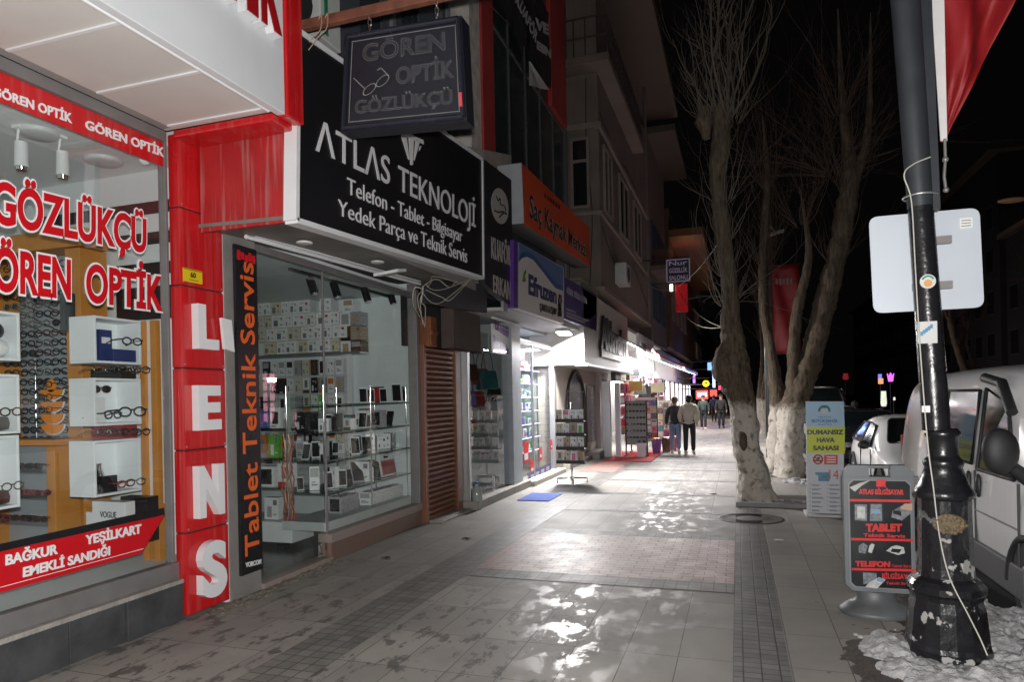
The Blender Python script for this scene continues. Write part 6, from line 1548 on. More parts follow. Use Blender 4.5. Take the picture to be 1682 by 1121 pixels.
pts = [RY(u, v, Y) for u, v, Y in ((1528, 258, 5.02), (1500, 270, 4.99), (1485, 288, 4.97), (1497, 330, 5.0), (1503, 430, 5.01), (1508, 520, 5.01), (1512, 580, 5.0), (1518, 660, 4.99), (1525, 740, 4.97), (1533, 800, 4.93), (1543, 880, 4.93), (1560, 950, 4.90), (1590, 1010, 4.86), (1610, 1050, 4.84), (1622, 1078, 4.80))]
one(MB().tube(spline(pts, 5), .0045, 6), 'white_cable', cw, 'thin white cable looped round the lamp post and running down to the snow', 'cable')
mb = MB()
for zz in (3.02,): mb.tube([(mid_.x+.100*math.cos(a_), by_+.100*math.sin(a_), zz) for a_ in [2*math.pi*i/24 for i in range(25)]], .007, 5, cap=False)
mb.build('clamp', alu, lp)
# stickers on the pole
p = RY(1525, 462, 5.0)
st = MB().tube([p+Vector((0, .02, 0)), p+Vector((0, .012, 0))], .046, 20).build('round_sticker', M('sticker_pale', (.55, .56, .55), .5), lp)
MB().tube([p+Vector((0, .011, -.012)), p+Vector((0, .008, -.012))], .024, 14).build('sticker_mark', M('sticker_orange', (.6, .3, .1), .5), st)
MB().tube([p+Vector((.02*math.cos(a_)*1.6, .011, .02*math.sin(a_)*1.5+.004)) for a_ in [.3+2.5*i/8 for i in range(9)]], .006, 5).build('sticker_arc', M('sticker_green', (.05, .25, .15), .5), st)
MB().box(RY(1508, 565, 5.012), RY(1538, 528, 5.03)).build('paper_sticker', M('sticker_pale'), lp)
mb = MB(); 
for k in range(5): mb.box(RY(1512+4*k, 552-3*k, 5.008), RY(1516+4*k, 545-3*k, 5.012))
mb.build('paper_marks', M('sticker_blue', (.1, .25, .4), .5), lp)
MB().box(RY(1515, 678, 4.985), RY(1526, 667, 5.01)).build('cable_clip', white, lp)
# plate seen from the back
q = [RY(1435, 515, 5.24), RY(1617, 505, 5.24), RY(1609, 341, 5.24), RY(1427, 357, 5.24)]
def rounded(q, r_=.06, n=5):
    out = []
    for i in range(4):
        p0, p1, p2 = q[i-1], q[i], q[(i+1) % 4]
        a_ = p1+(p0-p1).normalized()*r_; b_ = p1+(p2-p1).normalized()*r_
        for j in range(n+1):
            t_ = j/n; out.append(a_*(1-t_)**2+p1*2*t_*(1-t_)+b_*t_*t_)
    return out
t = thing('sign_plate', 'blank pale backside of a square road sign plate clamped to the lamp post', 'sign', ((q[0]+q[1])/2))
MB().slab(rounded(q), (0, .012, 0)).build('plate', M('plate_back', (.50, .54, .60), .5, metal=.15, var=.05, scale=2), t)
a = RY(1576, 376, 5.236); b_ = RY(1597, 357, 5.236)
sk = MB().box((a.x, 5.232, a.z), (b_.x, 5.238, b_.z)).build('small_label', white_bright, t)
mb = MB()
for k in range(3): mb.box((a.x+.01, 5.229, a.z+.012+.018*k), (b_.x-.01, 5.231, a.z+.018+.018*k))
mb.build('label_marks', M('label_ink', (.25, .24, .15), .5), sk)
MB().box((bx_-.13, 5.19, 2.42), (bx_+.1, 5.235, 2.47)).box((bx_-.13, 5.19, 2.72), (bx_+.1, 5.235, 2.77)).build('rear_clamp', alu_dark, t)
# flag
t = thing('red_flag', 'folded red cloth flag with white hoist band hanging beside the lamp post', 'flag', RY(1550, 230, 5.14))
def flagpt(s_, t_):
    a_ = RY(1552, 230, 5.14); b_ = RY(1556, 224, 5.14); tl = RY(1540, -190, 5.14); tr = RY(1760, -190, 5.14)
    p = a_*(1-s_)*(1-t_)+b_*s_*(1-t_)+tl*(1-s_)*t_+tr*s_*t_
    return p+Vector((0, .09*math.sin(8*s_+3*t_)*min(1, t_*2)*s_+.05*math.sin(15*s_*t_+1+4*t_)+.03*noise.noise(Vector((6*s_, 4*t_, 0))), 0))
vs = [flagpt(i/24, j/16) for j in range(17) for i in range(25)]
fs = [(j*25+i, j*25+i+1, (j+1)*25+i+1, (j+1)*25+i) for j in range(16) for i in range(24)]
o = MB().add(vs, fs, 0, True).build('cloth', M('flag_red', (.24, .006, .009), .6, var=.3, scale=4), t)
sd = o.modifiers.new('solid', 'SOLIDIFY'); sd.thickness = .004
mb = MB(); mb.slab([RY(1545, 231, 5.12), RY(1556, 231, 5.12), RY(1551, 0, 5.12), RY(1545, -190, 5.12), RY(1520, -190, 5.12), RY(1530, 0, 5.12)], (0, .012, 0)); mb.build('hoist_band', M('flag_white', (.62, .60, .60), .7), t)
pts = [RY(u, v, 5.12) for u, v in ((1552, 228, ), (1553, 262), (1551, 290), (1554, 312))]
MB().tube(pts, .010, 6).ball(pts[1], .02, n=6).ball(pts[3], .018, n=6).build('hanging_clip', alu_dark, t)

# ================================================================== pavement board
ab = thing('pavement_board', 'grey plastic pavement advertising board with black and red poster on a clear water base', 'advertising board', (1.02, 5.95, 0))
gp = M('plastic_grey', (.13, .14, .15), .45, var=.08)
x0, x1, z0, z1, Yb = .775, 1.262, .19, 1.175, 5.9
c_ = .05
def rect8(a_, b_, e, f, c_): return [(a_+c_, e), (b_-c_, e), (b_, e+c_), (b_, f-c_), (b_-c_, f), (a_+c_, f), (a_, f-c_), (a_, e+c_)]
mb = MB()
mb.slab([(x, Yb, z) for x, z in [(x0+c_, z0), (x1-c_, z0), (x1, z0+c_), (x1, 1.085), (x0, 1.085), (x0, z0+c_)]], (0, .09, 0))
mb.slab([(x, Yb, z) for x, z in [(x0, 1.086), (.955, 1.086), (.955, 1.15), (.955, z1), (x0+c_, z1), (x0, z1-c_)]], (0, .09, 0))
mb.slab([(x, Yb, z) for x, z in [(1.105, 1.086), (x1, 1.086), (x1, z1-c_), (x1-c_, z1), (1.105, z1)]], (0, .09, 0))
mb.box((.956, Yb, 1.15), (1.104, Yb+.09, z1))
mb.build('frame', gp, ab, .008)
MB().slab([(x, Yb-.008, z) for x, z in rect8(x0+.03, x1-.022, z0+.03, 1.065, .03)], (0, .008, 0)).build('inner_rim', M('plastic_light_grey', (.19, .20, .21), .4), ab)
po = MB().slab([(x, Yb-.014, z) for x, z in rect8(x0+.04, x1-.03, z0+.04, 1.055, .03)], (0, .006, 0)).build('poster', M('poster_black', (.014, .014, .017), .3, var=.2), ab)
def BP(x, y, d=.016): return RY(1370+x/4.673, 750+y/4.673, Yb-d)
rp_ = M('poster_red', (.58, .02, .02), .4)
mb = MB()
for (a_, b_, s_, bd) in (((190, 292), (535, 297), 'ATLAS BİLGİSAYAR', .05), ((243, 580), (522, 580), 'TABLET', .06), ((225, 620), (545, 628), 'Teknik Servis', .03), ((163, 848), (430, 852), 'TELEFON', .05), ((368, 940), (622, 948), 'BİLGİSAYAR', .03), ((400, 985), (600, 988), 'Teknik Servis', .02), ((443, 853), (600, 855), 'Teknik Servis', .01)):
    h_ = {'ATLAS BİLGİSAYAR': 40, 'TABLET': 62, 'TELEFON': 44, 'BİLGİSAYAR': 40}.get(s_, 28)
    if b_[0] == 600: h_ = 20
    mb.text(s_, BP(*a_), BP(*b_), BP(a_[0], a_[1]-h_), BP(b_[0], b_[1]-h_), depth=.002, bold=bd)
for (a_, b_) in (((120, 338), (595, 345)), ((130, 637), (610, 647)), ((137, 868), (625, 878))):
    mb.slab([BP(a_[0], a_[1]+9), BP(b_[0], b_[1]+9), BP(b_[0], b_[1]-9), BP(a_[0], a_[1]-9)], (0, .002, 0))
mb.slab([BP(325, 235), BP(385, 235), BP(395, 215), BP(398, 180), BP(325, 178)], (0, .002, 0)); mb.slab([BP(372, 236), BP(398, 242), BP(396, 225), BP(374, 222)], (0, .002, 0))
mb.build('red_lettering', rp_, po)
wp = M('poster_white', (.45, .46, .45), .5, var=.35, scale=40); gp2 = M('poster_grey', (.18, .20, .22), .4, var=.6, scale=50)
mb = MB()
def pq(pts, m=0, d=.016): mb.slab([BP(x, y, d) for x, y in reversed(pts)] if False else [BP(x, y, d) for x, y in pts], (0, .002, 0), m)
pq([(160, 492), (252, 498), (252, 372), (158, 370)], 1); pq([(178, 478), (240, 480), (238, 388), (176, 386)], 0, .0185)
pq([(275, 497), (370, 500), (366, 368), (280, 368)], 1); pq([(284, 480), (358, 482), (355, 445), (284, 442)], 1, .0185); pq([(284, 440), (356, 443), (354, 410), (284, 408)], 3, .0185); 
pq([(440, 470), (520, 495), (600, 430), (590, 400), (520, 380), (450, 420)], 1); pq([(452, 440), (520, 460), (510, 420), (455, 415)], 2, .0185); pq([(510, 405), (600, 420), (600, 365), (540, 365), (515, 390)], 4, .0185)
pq([(190, 740), (240, 750), (258, 690), (225, 665), (190, 690)], 1); pq([(262, 738), (290, 745), (312, 680), (290, 670), (270, 690)], 0)
pq([(400, 728), (490, 760), (545, 745), (535, 700), (480, 685), (440, 695)], 0); pq([(435, 735), (500, 745), (520, 715), (445, 710)], 2, .0185)
pq([(225, 985), (330, 960), (325, 900), (222, 893)], 1); pq([(240, 1005), (330, 1018), (395, 950), (345, 930), (270, 970)], 0, .0185); pq([(325, 960), (380, 970), (385, 940), (335, 935)], 3, .021)
mb.build('device_pictures', [wp, gp2, M('poster_black'), M('poster_blue', (.18, .28, .42), .4), M('poster_skin', (.42, .28, .2), .5)], po)
mb = MB(); mb.slab([BP(118, 240, .018), BP(160, 272, .03), BP(215, 225, .03), BP(280, 185, .018), BP(200, 205, .018)], (0, .002, 0)); mb.build('peeled_corner', M('peeled_paper', (.42, .41, .38), .6), po)
bm_ = M('base_plastic', (.09, .095, .10), .5, var=.4, scale=5)
MB().lathe((1.0, 5.98, 0), [(.26, 0), (.27, .02), (.26, .04), (.2, .085), (.15, .11), (.14, .19)], 28, sx=1.0, sy=.75).build('water_base', bm_, ab)

# ================================================================== notice board
nb = thing('notice_board', 'pale blue and white upright notice board with yellow green panel at the tree pit', 'notice board', (1.16, 10.6, 0))
Yn = 10.55
q = [RY(1326, 846, Yn), RY(1387, 849, Yn), RY(1385, 660, Yn), RY(1324, 660, Yn)]
MB().slab(q, (0, .07, 0)).build('panel', M('notice_white', (.50, .52, .56), .45, var=.04), nb, .004)
MB().box((.88, 10.40, 0), (1.42, 10.85, .035)).build('base', M('notice_base', (.5, .49, .47), .6, var=.15), nb, .008)
def NP(x, y, d=.004): return RY(1310+x/5.333, 650+y/5.333, Yn-d)
mb = MB(); mb.slab([NP(76, 272, .004), NP(413, 276, .004), NP(405, 56, .004), NP(70, 56, .004)], (0, .003, 0)); mb.build('blue_panel', M('notice_blue', (.28, .45, .60), .45, var=.12, scale=3), nb)
mb = MB(); mb.slab([NP(85, 506), NP(413, 508), NP(415, 276), NP(80, 278)], (0, .003, 0)); mb.build('yellow_panel', M('notice_yellow', (.50, .55, .012), .45), nb)
mb = MB()
for s_, a_, b_, h_ in (('DUMANSIZ', (85, 343), (403, 343), 42), ('HAVA', (168, 411), (328, 412), 42), ('SAHASI', (135, 481), (360, 482), 42)):
    MB().text(s_, NP(*a_, .005), NP(*b_, .005), NP(a_[0], a_[1]-h_, .005), NP(b_[0], b_[1]-h_, .005), depth=.003, bold=.05).build('black_lettering', black, nb)
mb = MB()
mb.text('MALATYA', NP(183, 199, .007), NP(295, 200, .007), NP(183, 180, .007), NP(295, 181, .007), depth=.002); mb.text('BÜYÜKŞEHİR', NP(125, 236, .007), NP(355, 238, .007), NP(125, 210, .007), NP(355, 212, .007), depth=.002, bold=.03); mb.text('BELEDİYESİ', NP(180, 262, .007), NP(300, 263, .007), NP(180, 247, .007), NP(300, 248, .007), depth=.002)
mb.slab([NP(205, 110, .007), NP(265, 110, .007), NP(262, 88, .007), NP(208, 88, .007)], (0, .002, 0))
mb.build('blue_lettering', M('notice_ink_blue', (.04, .10, .30), .5), nb)
MB().tube([NP(235+45*math.cos(a_), 135+40*math.sin(-a_), .008) for a_ in [-.2+3.5*i/12 for i in range(13)]], .014, 6).build('crest_arc', M('crest_green', (.04, .22, .22), .5), nb)
MB().slab([NP(205, 162, .009), NP(265, 162, .009), NP(265, 118, .009), NP(205, 118, .009)], (0, .003, 0)).build('crest_block', M('crest_pale', (.5, .45, .42), .5), nb)
rn = M('notice_red', (.50, .05, .03), .45)
mb = MB(); mb.tube([NP(180+38*math.cos(a_), 562+38*math.sin(a_), .006) for a_ in [2*math.pi*i/24 for i in range(25)]], .011, 6, cap=False); mb.tube([NP(152, 540, .006), NP(208, 590, .006)], .01, 6)
mb.slab([NP(233, 605), NP(352, 607), NP(352, 522), NP(233, 522)], (0, .003, 0)); mb.text('14', NP(278, 735, .006), NP(360, 737, .006), NP(278, 650, .006), NP(360, 652, .006), depth=.003, bold=.0)
mb.build('red_marks', rn, nb)
mb = MB(); mb.box(NP(150, 578, .006), NP(212, 566, .009)); mb.slab([NP(180, 560, .006), NP(200, 556, .006), NP(195, 540, .006), NP(170, 545, .006)], (0, .002, 0)); mb.build('cigarette_mark', black, nb)
mb = MB()
for k in range(3): mb.box(NP(255, 545+22*k, .007), NP(335, 538+22*k, .009))
mb.build('white_lines', white, nb)
mb = MB(); mb.slab([NP(185, 752), NP(280, 754), NP(275, 675), NP(155, 675), NP(155, 695), NP(180, 700)], (0, .003, 0)); mb.build('blue_picture', M('notice_picture', (.08, .22, .36), .45, var=.5, scale=30), nb)
mb = MB()
for k in range(7):
    for cx_ in (108, 262):
        y = 786+37*k
        mb.box(NP(cx_, y, .006), NP(cx_+6, y-12, .008))
        for j in range(2): mb.box(NP(cx_+18, y+8*j, .006), NP(cx_+18+random.randint(60, 105), y-4+8*j, .008))
mb.build('grey_lines', M('notice_grey', (.22, .23, .25), .5), nb)

# ================================================================== vehicles
tyre = M('tyre', (.015, .015, .016), .8, var=.2)
def vehicle(name, label, cat, loc, st, paint, wheels, W, wr, group=None, sidewin=(), front=None, rear=None, extras=None, plate=True):
    """st: stations (y, z_bottom, z_belt, z_roof, half_belt, half_roof), y grows to the rear"""
    t = thing(name, label, cat, loc, group)
    lx, ly, lz = loc
    ring = []
    def sec(s_):
        y, zb, zl, zr_, hb, hr = s_
        h = [(hb*.93, zb), (hb*.985, zb+(zl-zb)*.28), (hb, zb+(zl-zb)*.62), (hb*.985, zl), (hr+(hb-hr)*.12, zr_-(zr_-zl)*.14), (hr*.82, zr_-.01), (hr*.4, zr_+.015)]
        pts = h+[(-x, z) for x, z in reversed(h)]
        return [Vector((lx+x, ly+y, lz+z)) for x, z in pts]
    vs = []; 
    for s_ in st: vs += sec(s_)
    n = 14; fs = []
    for i in range(len(st)-1):
        for k in range(n):
            k2 = (k+1) % n
            fs.append((i*n+k, i*n+k2, (i+1)*n+k2, (i+1)*n+k))
    mb = MB().add(vs, fs, 0, True); mb.add(vs[:n], [tuple(range(n))], 0); mb.add(vs[-n:], [tuple(reversed(range(n)))], 0)
    b = mb.build('body', paint, t)
    ss = b.modifiers.new('sub', 'SUBSURF'); ss.levels = 1; ss.render_levels = 2
    def side(y, f, sgn=-1, off=.012):
        for a_, b_ in zip(st[:-1], st[1:]):
            if a_[0] <= y <= b_[0]:
                q_ = (y-a_[0])/(b_[0]-a_[0]); s_ = [u+(w_-u)*q_ for u, w_ in zip(a_, b_)]; break
        else: s_ = st[-1]
        _, zb, zl, zr_, hb, hr = s_
        x0_, z0_ = hb*.985, zl; x1_, z1_ = hr+(hb-hr)*.12, zr_-(zr_-zl)*.14
        return Vector((lx+sgn*(x0_+(x1_-x0_)*f+off), ly+y, lz+z0_+(z1_-z0_)*f))
    cg = M('car_glass', (.012, .016, .017), .05, spec=.9)
    for sgn in (-1, 1):
        for win in sidewin:
            pts = [side(y, f, sgn) for y, f in win]
            if sgn < 0: pts = pts[::-1]
            MB().add(pts, [tuple(range(len(pts)))]).build('side_window', cg, t)
            pts2 = pts+[pts[0]]
            MB().tube(pts2, .018, 5, cap=False).build('window_seal', M('rubber', (.015, .015, .015), .6), t)
    for nm, q_ in (('windscreen', front), ('rear_window', rear)):
        if q_:
            qs = [Vector((lx+x, ly+y, lz+z)) for x, y, z in q_]; nn_ = (qs[1]-qs[0]).cross(qs[2]-qs[0]).normalized()
            qs = rounded(qs, .08, 3); MB().slab([p+nn_*.045 for p in qs], nn_*-.05).build(nm, cg, t); MB().tube([p+nn_*.045 for p in qs]+[qs[0]+nn_*.045], .014, 5, cap=False).build('screen_seal', M('rubber', (.015, .015, .015), .6), t)
    for wy in wheels:
        for sgn in (-1, 1):
            xo = lx+sgn*(W-.10)
            wh = MB().tube([(xo-.1, ly+wy, lz+wr), (xo-.09, ly+wy, lz+wr), (xo+.09, ly+wy, lz+wr), (xo+.1, ly+wy, lz+wr)], [wr*.93, wr, wr, wr*.93], 28).build('wheel', tyre, t)
            MB().tube([(xo+sgn*.101, ly+wy, lz+wr), (xo+sgn*.106, ly+wy, lz+wr)], [wr*.62, wr*.56], 20).build('rim', alu, wh)
            MB().tube([(lx+sgn*(W+.002)+0, ly+wy+(wr+.07)*math.cos(a_), lz+wr+(wr+.07)*math.sin(a_)) for a_ in [math.pi*i/14 for i in range(15)]], .03, 6).build('wheel_arch', M('arch_black', (.02, .02, .02), .7), t)
            MB().slab([(lx+sgn*(W+.001), ly+wy+(wr+.06)*math.cos(a_), lz+wr-.02+(wr+.06)*math.sin(a_)) for a_ in [math.pi*i/14 for i in range(15)]], (-sgn*.02, 0, 0)).build('wheel_well', M('arch_black'), t)
    if extras: extras(t, lx, ly, lz, side)
    return t
carwhite = M('car_white', (.78, .78, .79), .25, var=.04, scale=1.5, coat=.6)
vanwhite = M('van_silver_white', (.86, .86, .87), .3, var=.08, scale=1.2, coat=.5, streak=.12)
vanst = [(0, .38, .95, 1.0, .80, .70), (.12, .28, 1.02, 1.10, .90, .78), (.6, .24, 1.10, 1.24, .94, .80), (.95, .22, 1.13, 1.40, .95, .80), (1.55, .22, 1.15, 2.0, .95, .80), (1.95, .22, 1.15, 2.12, .955, .82), (3.2, .22, 1.15, 2.13, .955, .82), (5.0, .24, 1.15, 2.11, .955, .82), (5.3, .28, 1.14, 2.05, .945, .81), (5.36, .34, 1.1, 1.98, .92, .79)]
def vanx(t, lx, ly, lz, side):
    blk = M('plastic_black', (.02, .02, .022), .55, var=.15)
    for s_ in (-1, 1):
        MB().box((lx+s_*.90, ly+1.05, lz+.24), (lx+s_*.966, ly+3.65, lz+.50)).build('sill_panel', M('sill_grey', (.11, .11, .115), .6, var=.15), t, .015)
        for yy in (1.15, 2.18, 3.35): MB().box((lx+s_*.94, ly+yy, lz+.5), (lx+s_*.9615, ly+yy+.010, lz+1.15)).build('door_seam', M('seam', (.05, .05, .05), .7), t)
        MB().box((lx+s_*.95, ly+1.16, lz+.78), (lx+s_*.962, ly+2.17, lz+.79)).build('crease', M('seam_soft', (.22, .22, .22), .5), t)
        for yy in (2.08, 2.36): MB().ball((lx+s_*.955, ly+yy, lz+1.02), .1, n=8, sq=(.3, .42, 1.1)).build('door_handle', blk, t)
        mm = MB().ball((lx+s_*1.12, ly+.98, lz+1.42), .17, n=10, sq=(.75, .45, 1.05)).build('mirror', blk, t)
        MB().tube([(lx+s_*.92, ly+1.05, lz+1.2), (lx+s_*1.05, ly+1.0, lz+1.30)], [.06, .05], 8).build('mirror_arm', blk, mm)
        MB().ball((lx+s_*.80, ly+.16, lz+.80), .17, n=8, sq=(.8, .6, 1.0)).build('headlight', M('headlight', (.5, .52, .54), .1), t)
        MB().tube([side(1.5, .80, s_, .03), side(1.75, 1.02, s_, .035), side(2.15, 1.02, s_, .03)], .045, 8).build('wind_deflector', blk, t)
        MB().box((lx+s_*.87, ly+5.28, lz+.8), (lx+s_*.92, ly+5.36, lz+1.3)).build('tail_light', M('tail_red', (.45, .02, .02), .2), t)
    MB().box((lx-.85, ly-.06, lz+.3), (lx+.85, ly+.12, lz+.62)).build('bumper', blk, t, .04)
van = vehicle('parked_van', 'silver white van parked with its front toward the camera behind the lamp post', 'van', (3.02, 5.15, -.15), vanst, vanwhite, (.98, 4.0), .95, .34, None,
    sidewin=[[(1.28, .04), (1.62, .82), (2.13, .9), (2.13, .02)], [(2.3, .06), (2.3, .88), (3.3, .88), (3.3, .06)]],
    front=[(-.74, 1.0, 1.42), (.74, 1.0, 1.42), (.66, 1.56, 2.02), (-.66, 1.56, 2.02)], extras=vanx)
carst = [(0, .32, .55, .6, .66, .6), (.08, .2, .66, .72, .78, .68), (.5, .18, .78, .86, .86, .70), (1.1, .18, .88, .96, .87, .68), (1.75, .18, .92, 1.36, .87, .62), (2.1, .18, .93, 1.45, .87, .63), (3.0, .18, .94, 1.46, .87, .63), (3.7, .2, .94, 1.34, .86, .6), (4.05, .24, .9, 1.0, .82, .6), (4.15, .34, .8, .86, .74, .56)]
def carx(t, lx, ly, lz, side):
    for s_ in (-1, 1):
        MB().ball((lx+s_*.62, ly+.14, lz+.66), .15, n=8, sq=(1.1, .7, .6)).build('headlight', M('headlight'), t)
        MB().ball((lx+s_*.98, ly+1.42, lz+.98), .1, n=8, sq=(1, .6, .75)).build('mirror', M('plastic_black'), t)
        MB().box((lx+s_*.86, ly+1.5, lz+.3), (lx+s_*.877, ly+1.508, lz+.9)).box((lx+s_*.86, ly+2.5, lz+.3), (lx+s_*.877, ly+2.508, lz+.9)).build('door_seam', M('seam', (.05, .05, .05), .7), t)
    MB().box((lx-.4, ly-.02, lz+.35), (lx+.4, ly+.06, lz+.52)).build('grille', M('plastic_black'), t, .01)
scr = [(-.66, 1.2, .99), (.66, 1.2, .99), (.54, 1.76, 1.38), (-.54, 1.76, 1.38)]
swin = [[(1.62, .08), (1.95, .86), (2.5, .9), (2.5, .06)], [(2.56, .06), (2.56, .9), (3.1, .86), (3.55, .3), (3.5, .08)]]
vehicle('parked_car', 'small white car parked directly behind the silver white van', 'car', (3.02, 11.6, -.15), carst, carwhite, (.75, 3.35), .87, .31, 'cars parked along the kerb', swin, scr, None, carx)
cars = [(2.98, 17.0, 'dark', 'dark saloon roof parked behind the small white car', (.02, .022, .026)), (3.0, 22.4, 'white', 'white car parked behind the dark saloon next to the trees', (.55, .55, .55)), (3.0, 32.5, 'grey', 'grey car parked far up the kerb', (.12, .12, .13)), (3.0, 38, 'black', 'black car farthest up the near kerb', (.02, .02, .02)), (12.4, 33, 'red', 'dark red car parked across the road', (.2, .02, .02)), (12.4, 41, 'silver', 'silver car parked across the road', (.4, .4, .42))]
for x, y, c, lab, col_ in cars:
    vehicle('parked_car', lab, 'car', (x, y, -.15), carst, M('car_'+c, col_, .25, var=.05, coat=.6), (.75, 3.35), .87, .31, 'cars parked along the kerb', swin, scr, None, carx)
vehicle('parked_van', 'white van standing by the kerb behind the tree trunks', 'van', (2.95, 26.8, -.15), vanst, carwhite, (.98, 4.0), .95, .34, None, sidewin=[[(1.28, .04), (1.62, .82), (2.13, .9), (2.13, .02)]], front=[(-.74, 1.0, 1.42), (.74, 1.0, 1.42), (.66, 1.56, 2.02), (-.66, 1.56, 2.02)], extras=vanx)
one(MB().box((1.95, 9.4, .62), (2.0, 10.05, .66)).tube([(1.98, 9.45, .64), (2.1, 9.5, .7)], .02, 6), 'bumper_bar', alu, 'thin metal bar sticking out between the van rear and the white car', 'bar')
# ================================================================== people
def skin(name, V, E_, mat, parent, root=0, sub=1):
    """V: {key: (x,y,z,radius)}; E_: list of key pairs; one continuous skinned surface"""
    keys = list(V); idx = {k: i for i, k in enumerate(keys)}
    me = bpy.data.meshes.new(name); me.from_pydata([V[k][:3] for k in keys], [(idx[a], idx[b]) for a, b in E_], [])
    o = bpy.data.objects.new(name+'_cage', me); COL.objects.link(o)
    sm_ = o.modifiers.new('skin', 'SKIN'); sm_.use_smooth_shade = True
    for i, k in enumerate(keys):
        r_ = V[k][3]; sv = me.skin_vertices[0].data[i]; sv.radius = r_ if isinstance(r_, tuple) else (r_, r_); sv.use_root = (i == root)
    s2 = o.modifiers.new('sub', 'SUBSURF'); s2.levels = sub; s2.render_levels = sub
    dg = bpy.context.evaluated_depsgraph_get(); dg.update()
    m2 = bpy.data.meshes.new_from_object(o.evaluated_get(dg)); bpy.data.objects.remove(o); bpy.data.meshes.remove(me)
    mb = MB(); mb.add([v.co+WLOC[parent.name] for v in m2.vertices], [tuple(p.vertices) for p in m2.polygons], 0, True)
    bpy.data.meshes.remove(m2)
    return mb.build(name, mat, parent)
skinm = M('skin', (.42, .26, .19), .5, var=.06)
def person(loc, label, rot, jacket, trousers, shoes, hair, h=1.74, stride=.16, ph=1, hood=None, bulk=1., pocket=False, dark=False):
    s = h/1.74
    t = thing('person', label, 'person', loc, None)
    st_ = stride*ph
    J = {'pel': (0, 0, .95, .12), 'sp': (0, .0, 1.12, .115), 'ch': (0, .01, 1.32, .13), 'nk': (0, .0, 1.48, .055), 'hd0': (0, .02, 1.57, .075), 'hd1': (0, .03, 1.66, .085), 'hd2': (0, .01, 1.71, .06),
         'lh': (-.095, 0, .90, .085), 'rh': (.095, 0, .90, .085), 'lk': (-.10, st_*.7+.03, .50, .058), 'rk': (.10, -st_*.35+.05, .50, .058), 'la': (-.10, st_, .09, .042), 'ra': (.10, -st_-.05, .13 if stride > .1 else .09, .042), 'lt': (-.11, st_+.15, .04, .038), 'rt': (.11, -st_+.08, .04, .038),
         'ls': (-.17, 0, 1.40, .06), 'rs': (.17, 0, 1.40, .06)}
    if pocket:
        J.update({'le': (-.27, -.07, 1.14, .045), 're': (.27, -.07, 1.14, .045), 'lw': (-.22, .05, .95, .034), 'rw': (.22, .05, .95, .034)}); hv = (0, .03, -.06)
    else:
        J.update({'le': (-.25, -st_*.4, 1.13, .045), 're': (.25, st_*.4, 1.13, .045), 'lw': (-.26, -st_*.6+.06, .90, .032), 'rw': (.26, st_*.6+.06, .90, .032)}); hv = (0, .01, -.07)
    Ed = [('pel', 'sp'), ('sp', 'ch'), ('ch', 'nk'), ('nk', 'hd0'), ('hd0', 'hd1'), ('hd1', 'hd2'), ('pel', 'lh'), ('pel', 'rh'), ('lh', 'lk'), ('rh', 'rk'), ('lk', 'la'), ('rk', 'ra'), ('la', 'lt'), ('ra', 'rt'), ('ch', 'ls'), ('ch', 'rs'), ('ls', 'le'), ('rs', 're'), ('le', 'lw'), ('re', 'rw')]
    for sd in 'lr':
        w_ = J[sd+'w']; sg_ = -1 if sd == 'l' else 1
        J[sd+'p'] = (w_[0]+hv[0], w_[1]+hv[1], w_[2]+hv[2], .03); Ed.append((sd+'w', sd+'p'))
        for i, (oy, ln_) in enumerate(((-.03, .06), (-.01, .075), (.012, .08), (.032, .07))):
            k1, k2 = sd+'f%da' % i, sd+'f%db' % i; p = J[sd+'p']
            J[k1] = (p[0]-sg_*.004, p[1]+oy, p[2]-ln_*.55, .0095); J[k2] = (p[0]-sg_*.018, p[1]+oy, p[2]-ln_, .008); Ed += [(sd+'p', k1), (k1, k2)]
        p = J[sd+'p']; J[sd+'ta'] = (p[0]-sg_*.01, p[1]+.045, p[2]+.0, .011); J[sd+'tb'] = (p[0]-sg_*.02, p[1]+.06, p[2]-.035, .009); Ed += [(sd+'p', sd+'ta'), (sd+'ta', sd+'tb')]
    sc = lambda D, g=1.: {k: (v[0]*s, v[1]*s, v[2]*s, v[3]*s*g) for k, v in D.items()}
    skin('body', sc(J), Ed, skinm, t)
    up_ = {k: J[k] for k in ('pel', 'sp', 'ch', 'ls', 'rs', 'le', 're', 'lw', 'rw')}
    up_['hem'] = (0, .0, .86, .165*bulk); up_['pel'] = (0, 0, .97, .165*bulk); up_['sp'] = (0, 0, 1.12, .16*bulk); up_['ch'] = (0, .0, 1.33, .165*bulk); up_['col'] = (0, 0, 1.47, .085)
    for k in ('ls', 'rs'): up_[k] = J[k][:3]+(.092*bulk,)
    for k in ('le', 're'): up_[k] = J[k][:3]+(.072*bulk,)
    for k in ('lw', 'rw'): up_[k] = J[k][:3]+(.055*bulk,)
    skin('jacket', sc(up_), [('hem', 'pel'), ('pel', 'sp'), ('sp', 'ch'), ('ch', 'col'), ('ch', 'ls'), ('ch', 'rs'), ('ls', 'le'), ('rs', 're'), ('le', 'lw'), ('re', 'rw')], jacket, t, 1)
    lo = {'pel': (0, 0, .93, .13), 'lh': J['lh'][:3]+(.105,), 'rh': J['rh'][:3]+(.105,), 'lk': J['lk'][:3]+(.078,), 'rk': J['rk'][:3]+(.078,), 'la': J['la'][:3]+(.065,), 'ra': J['ra'][:3]+(.065,)}
    skin('trousers', sc(lo), [('pel', 'lh'), ('pel', 'rh'), ('lh', 'lk'), ('rh', 'rk'), ('lk', 'la'), ('rk', 'ra')], trousers, t)
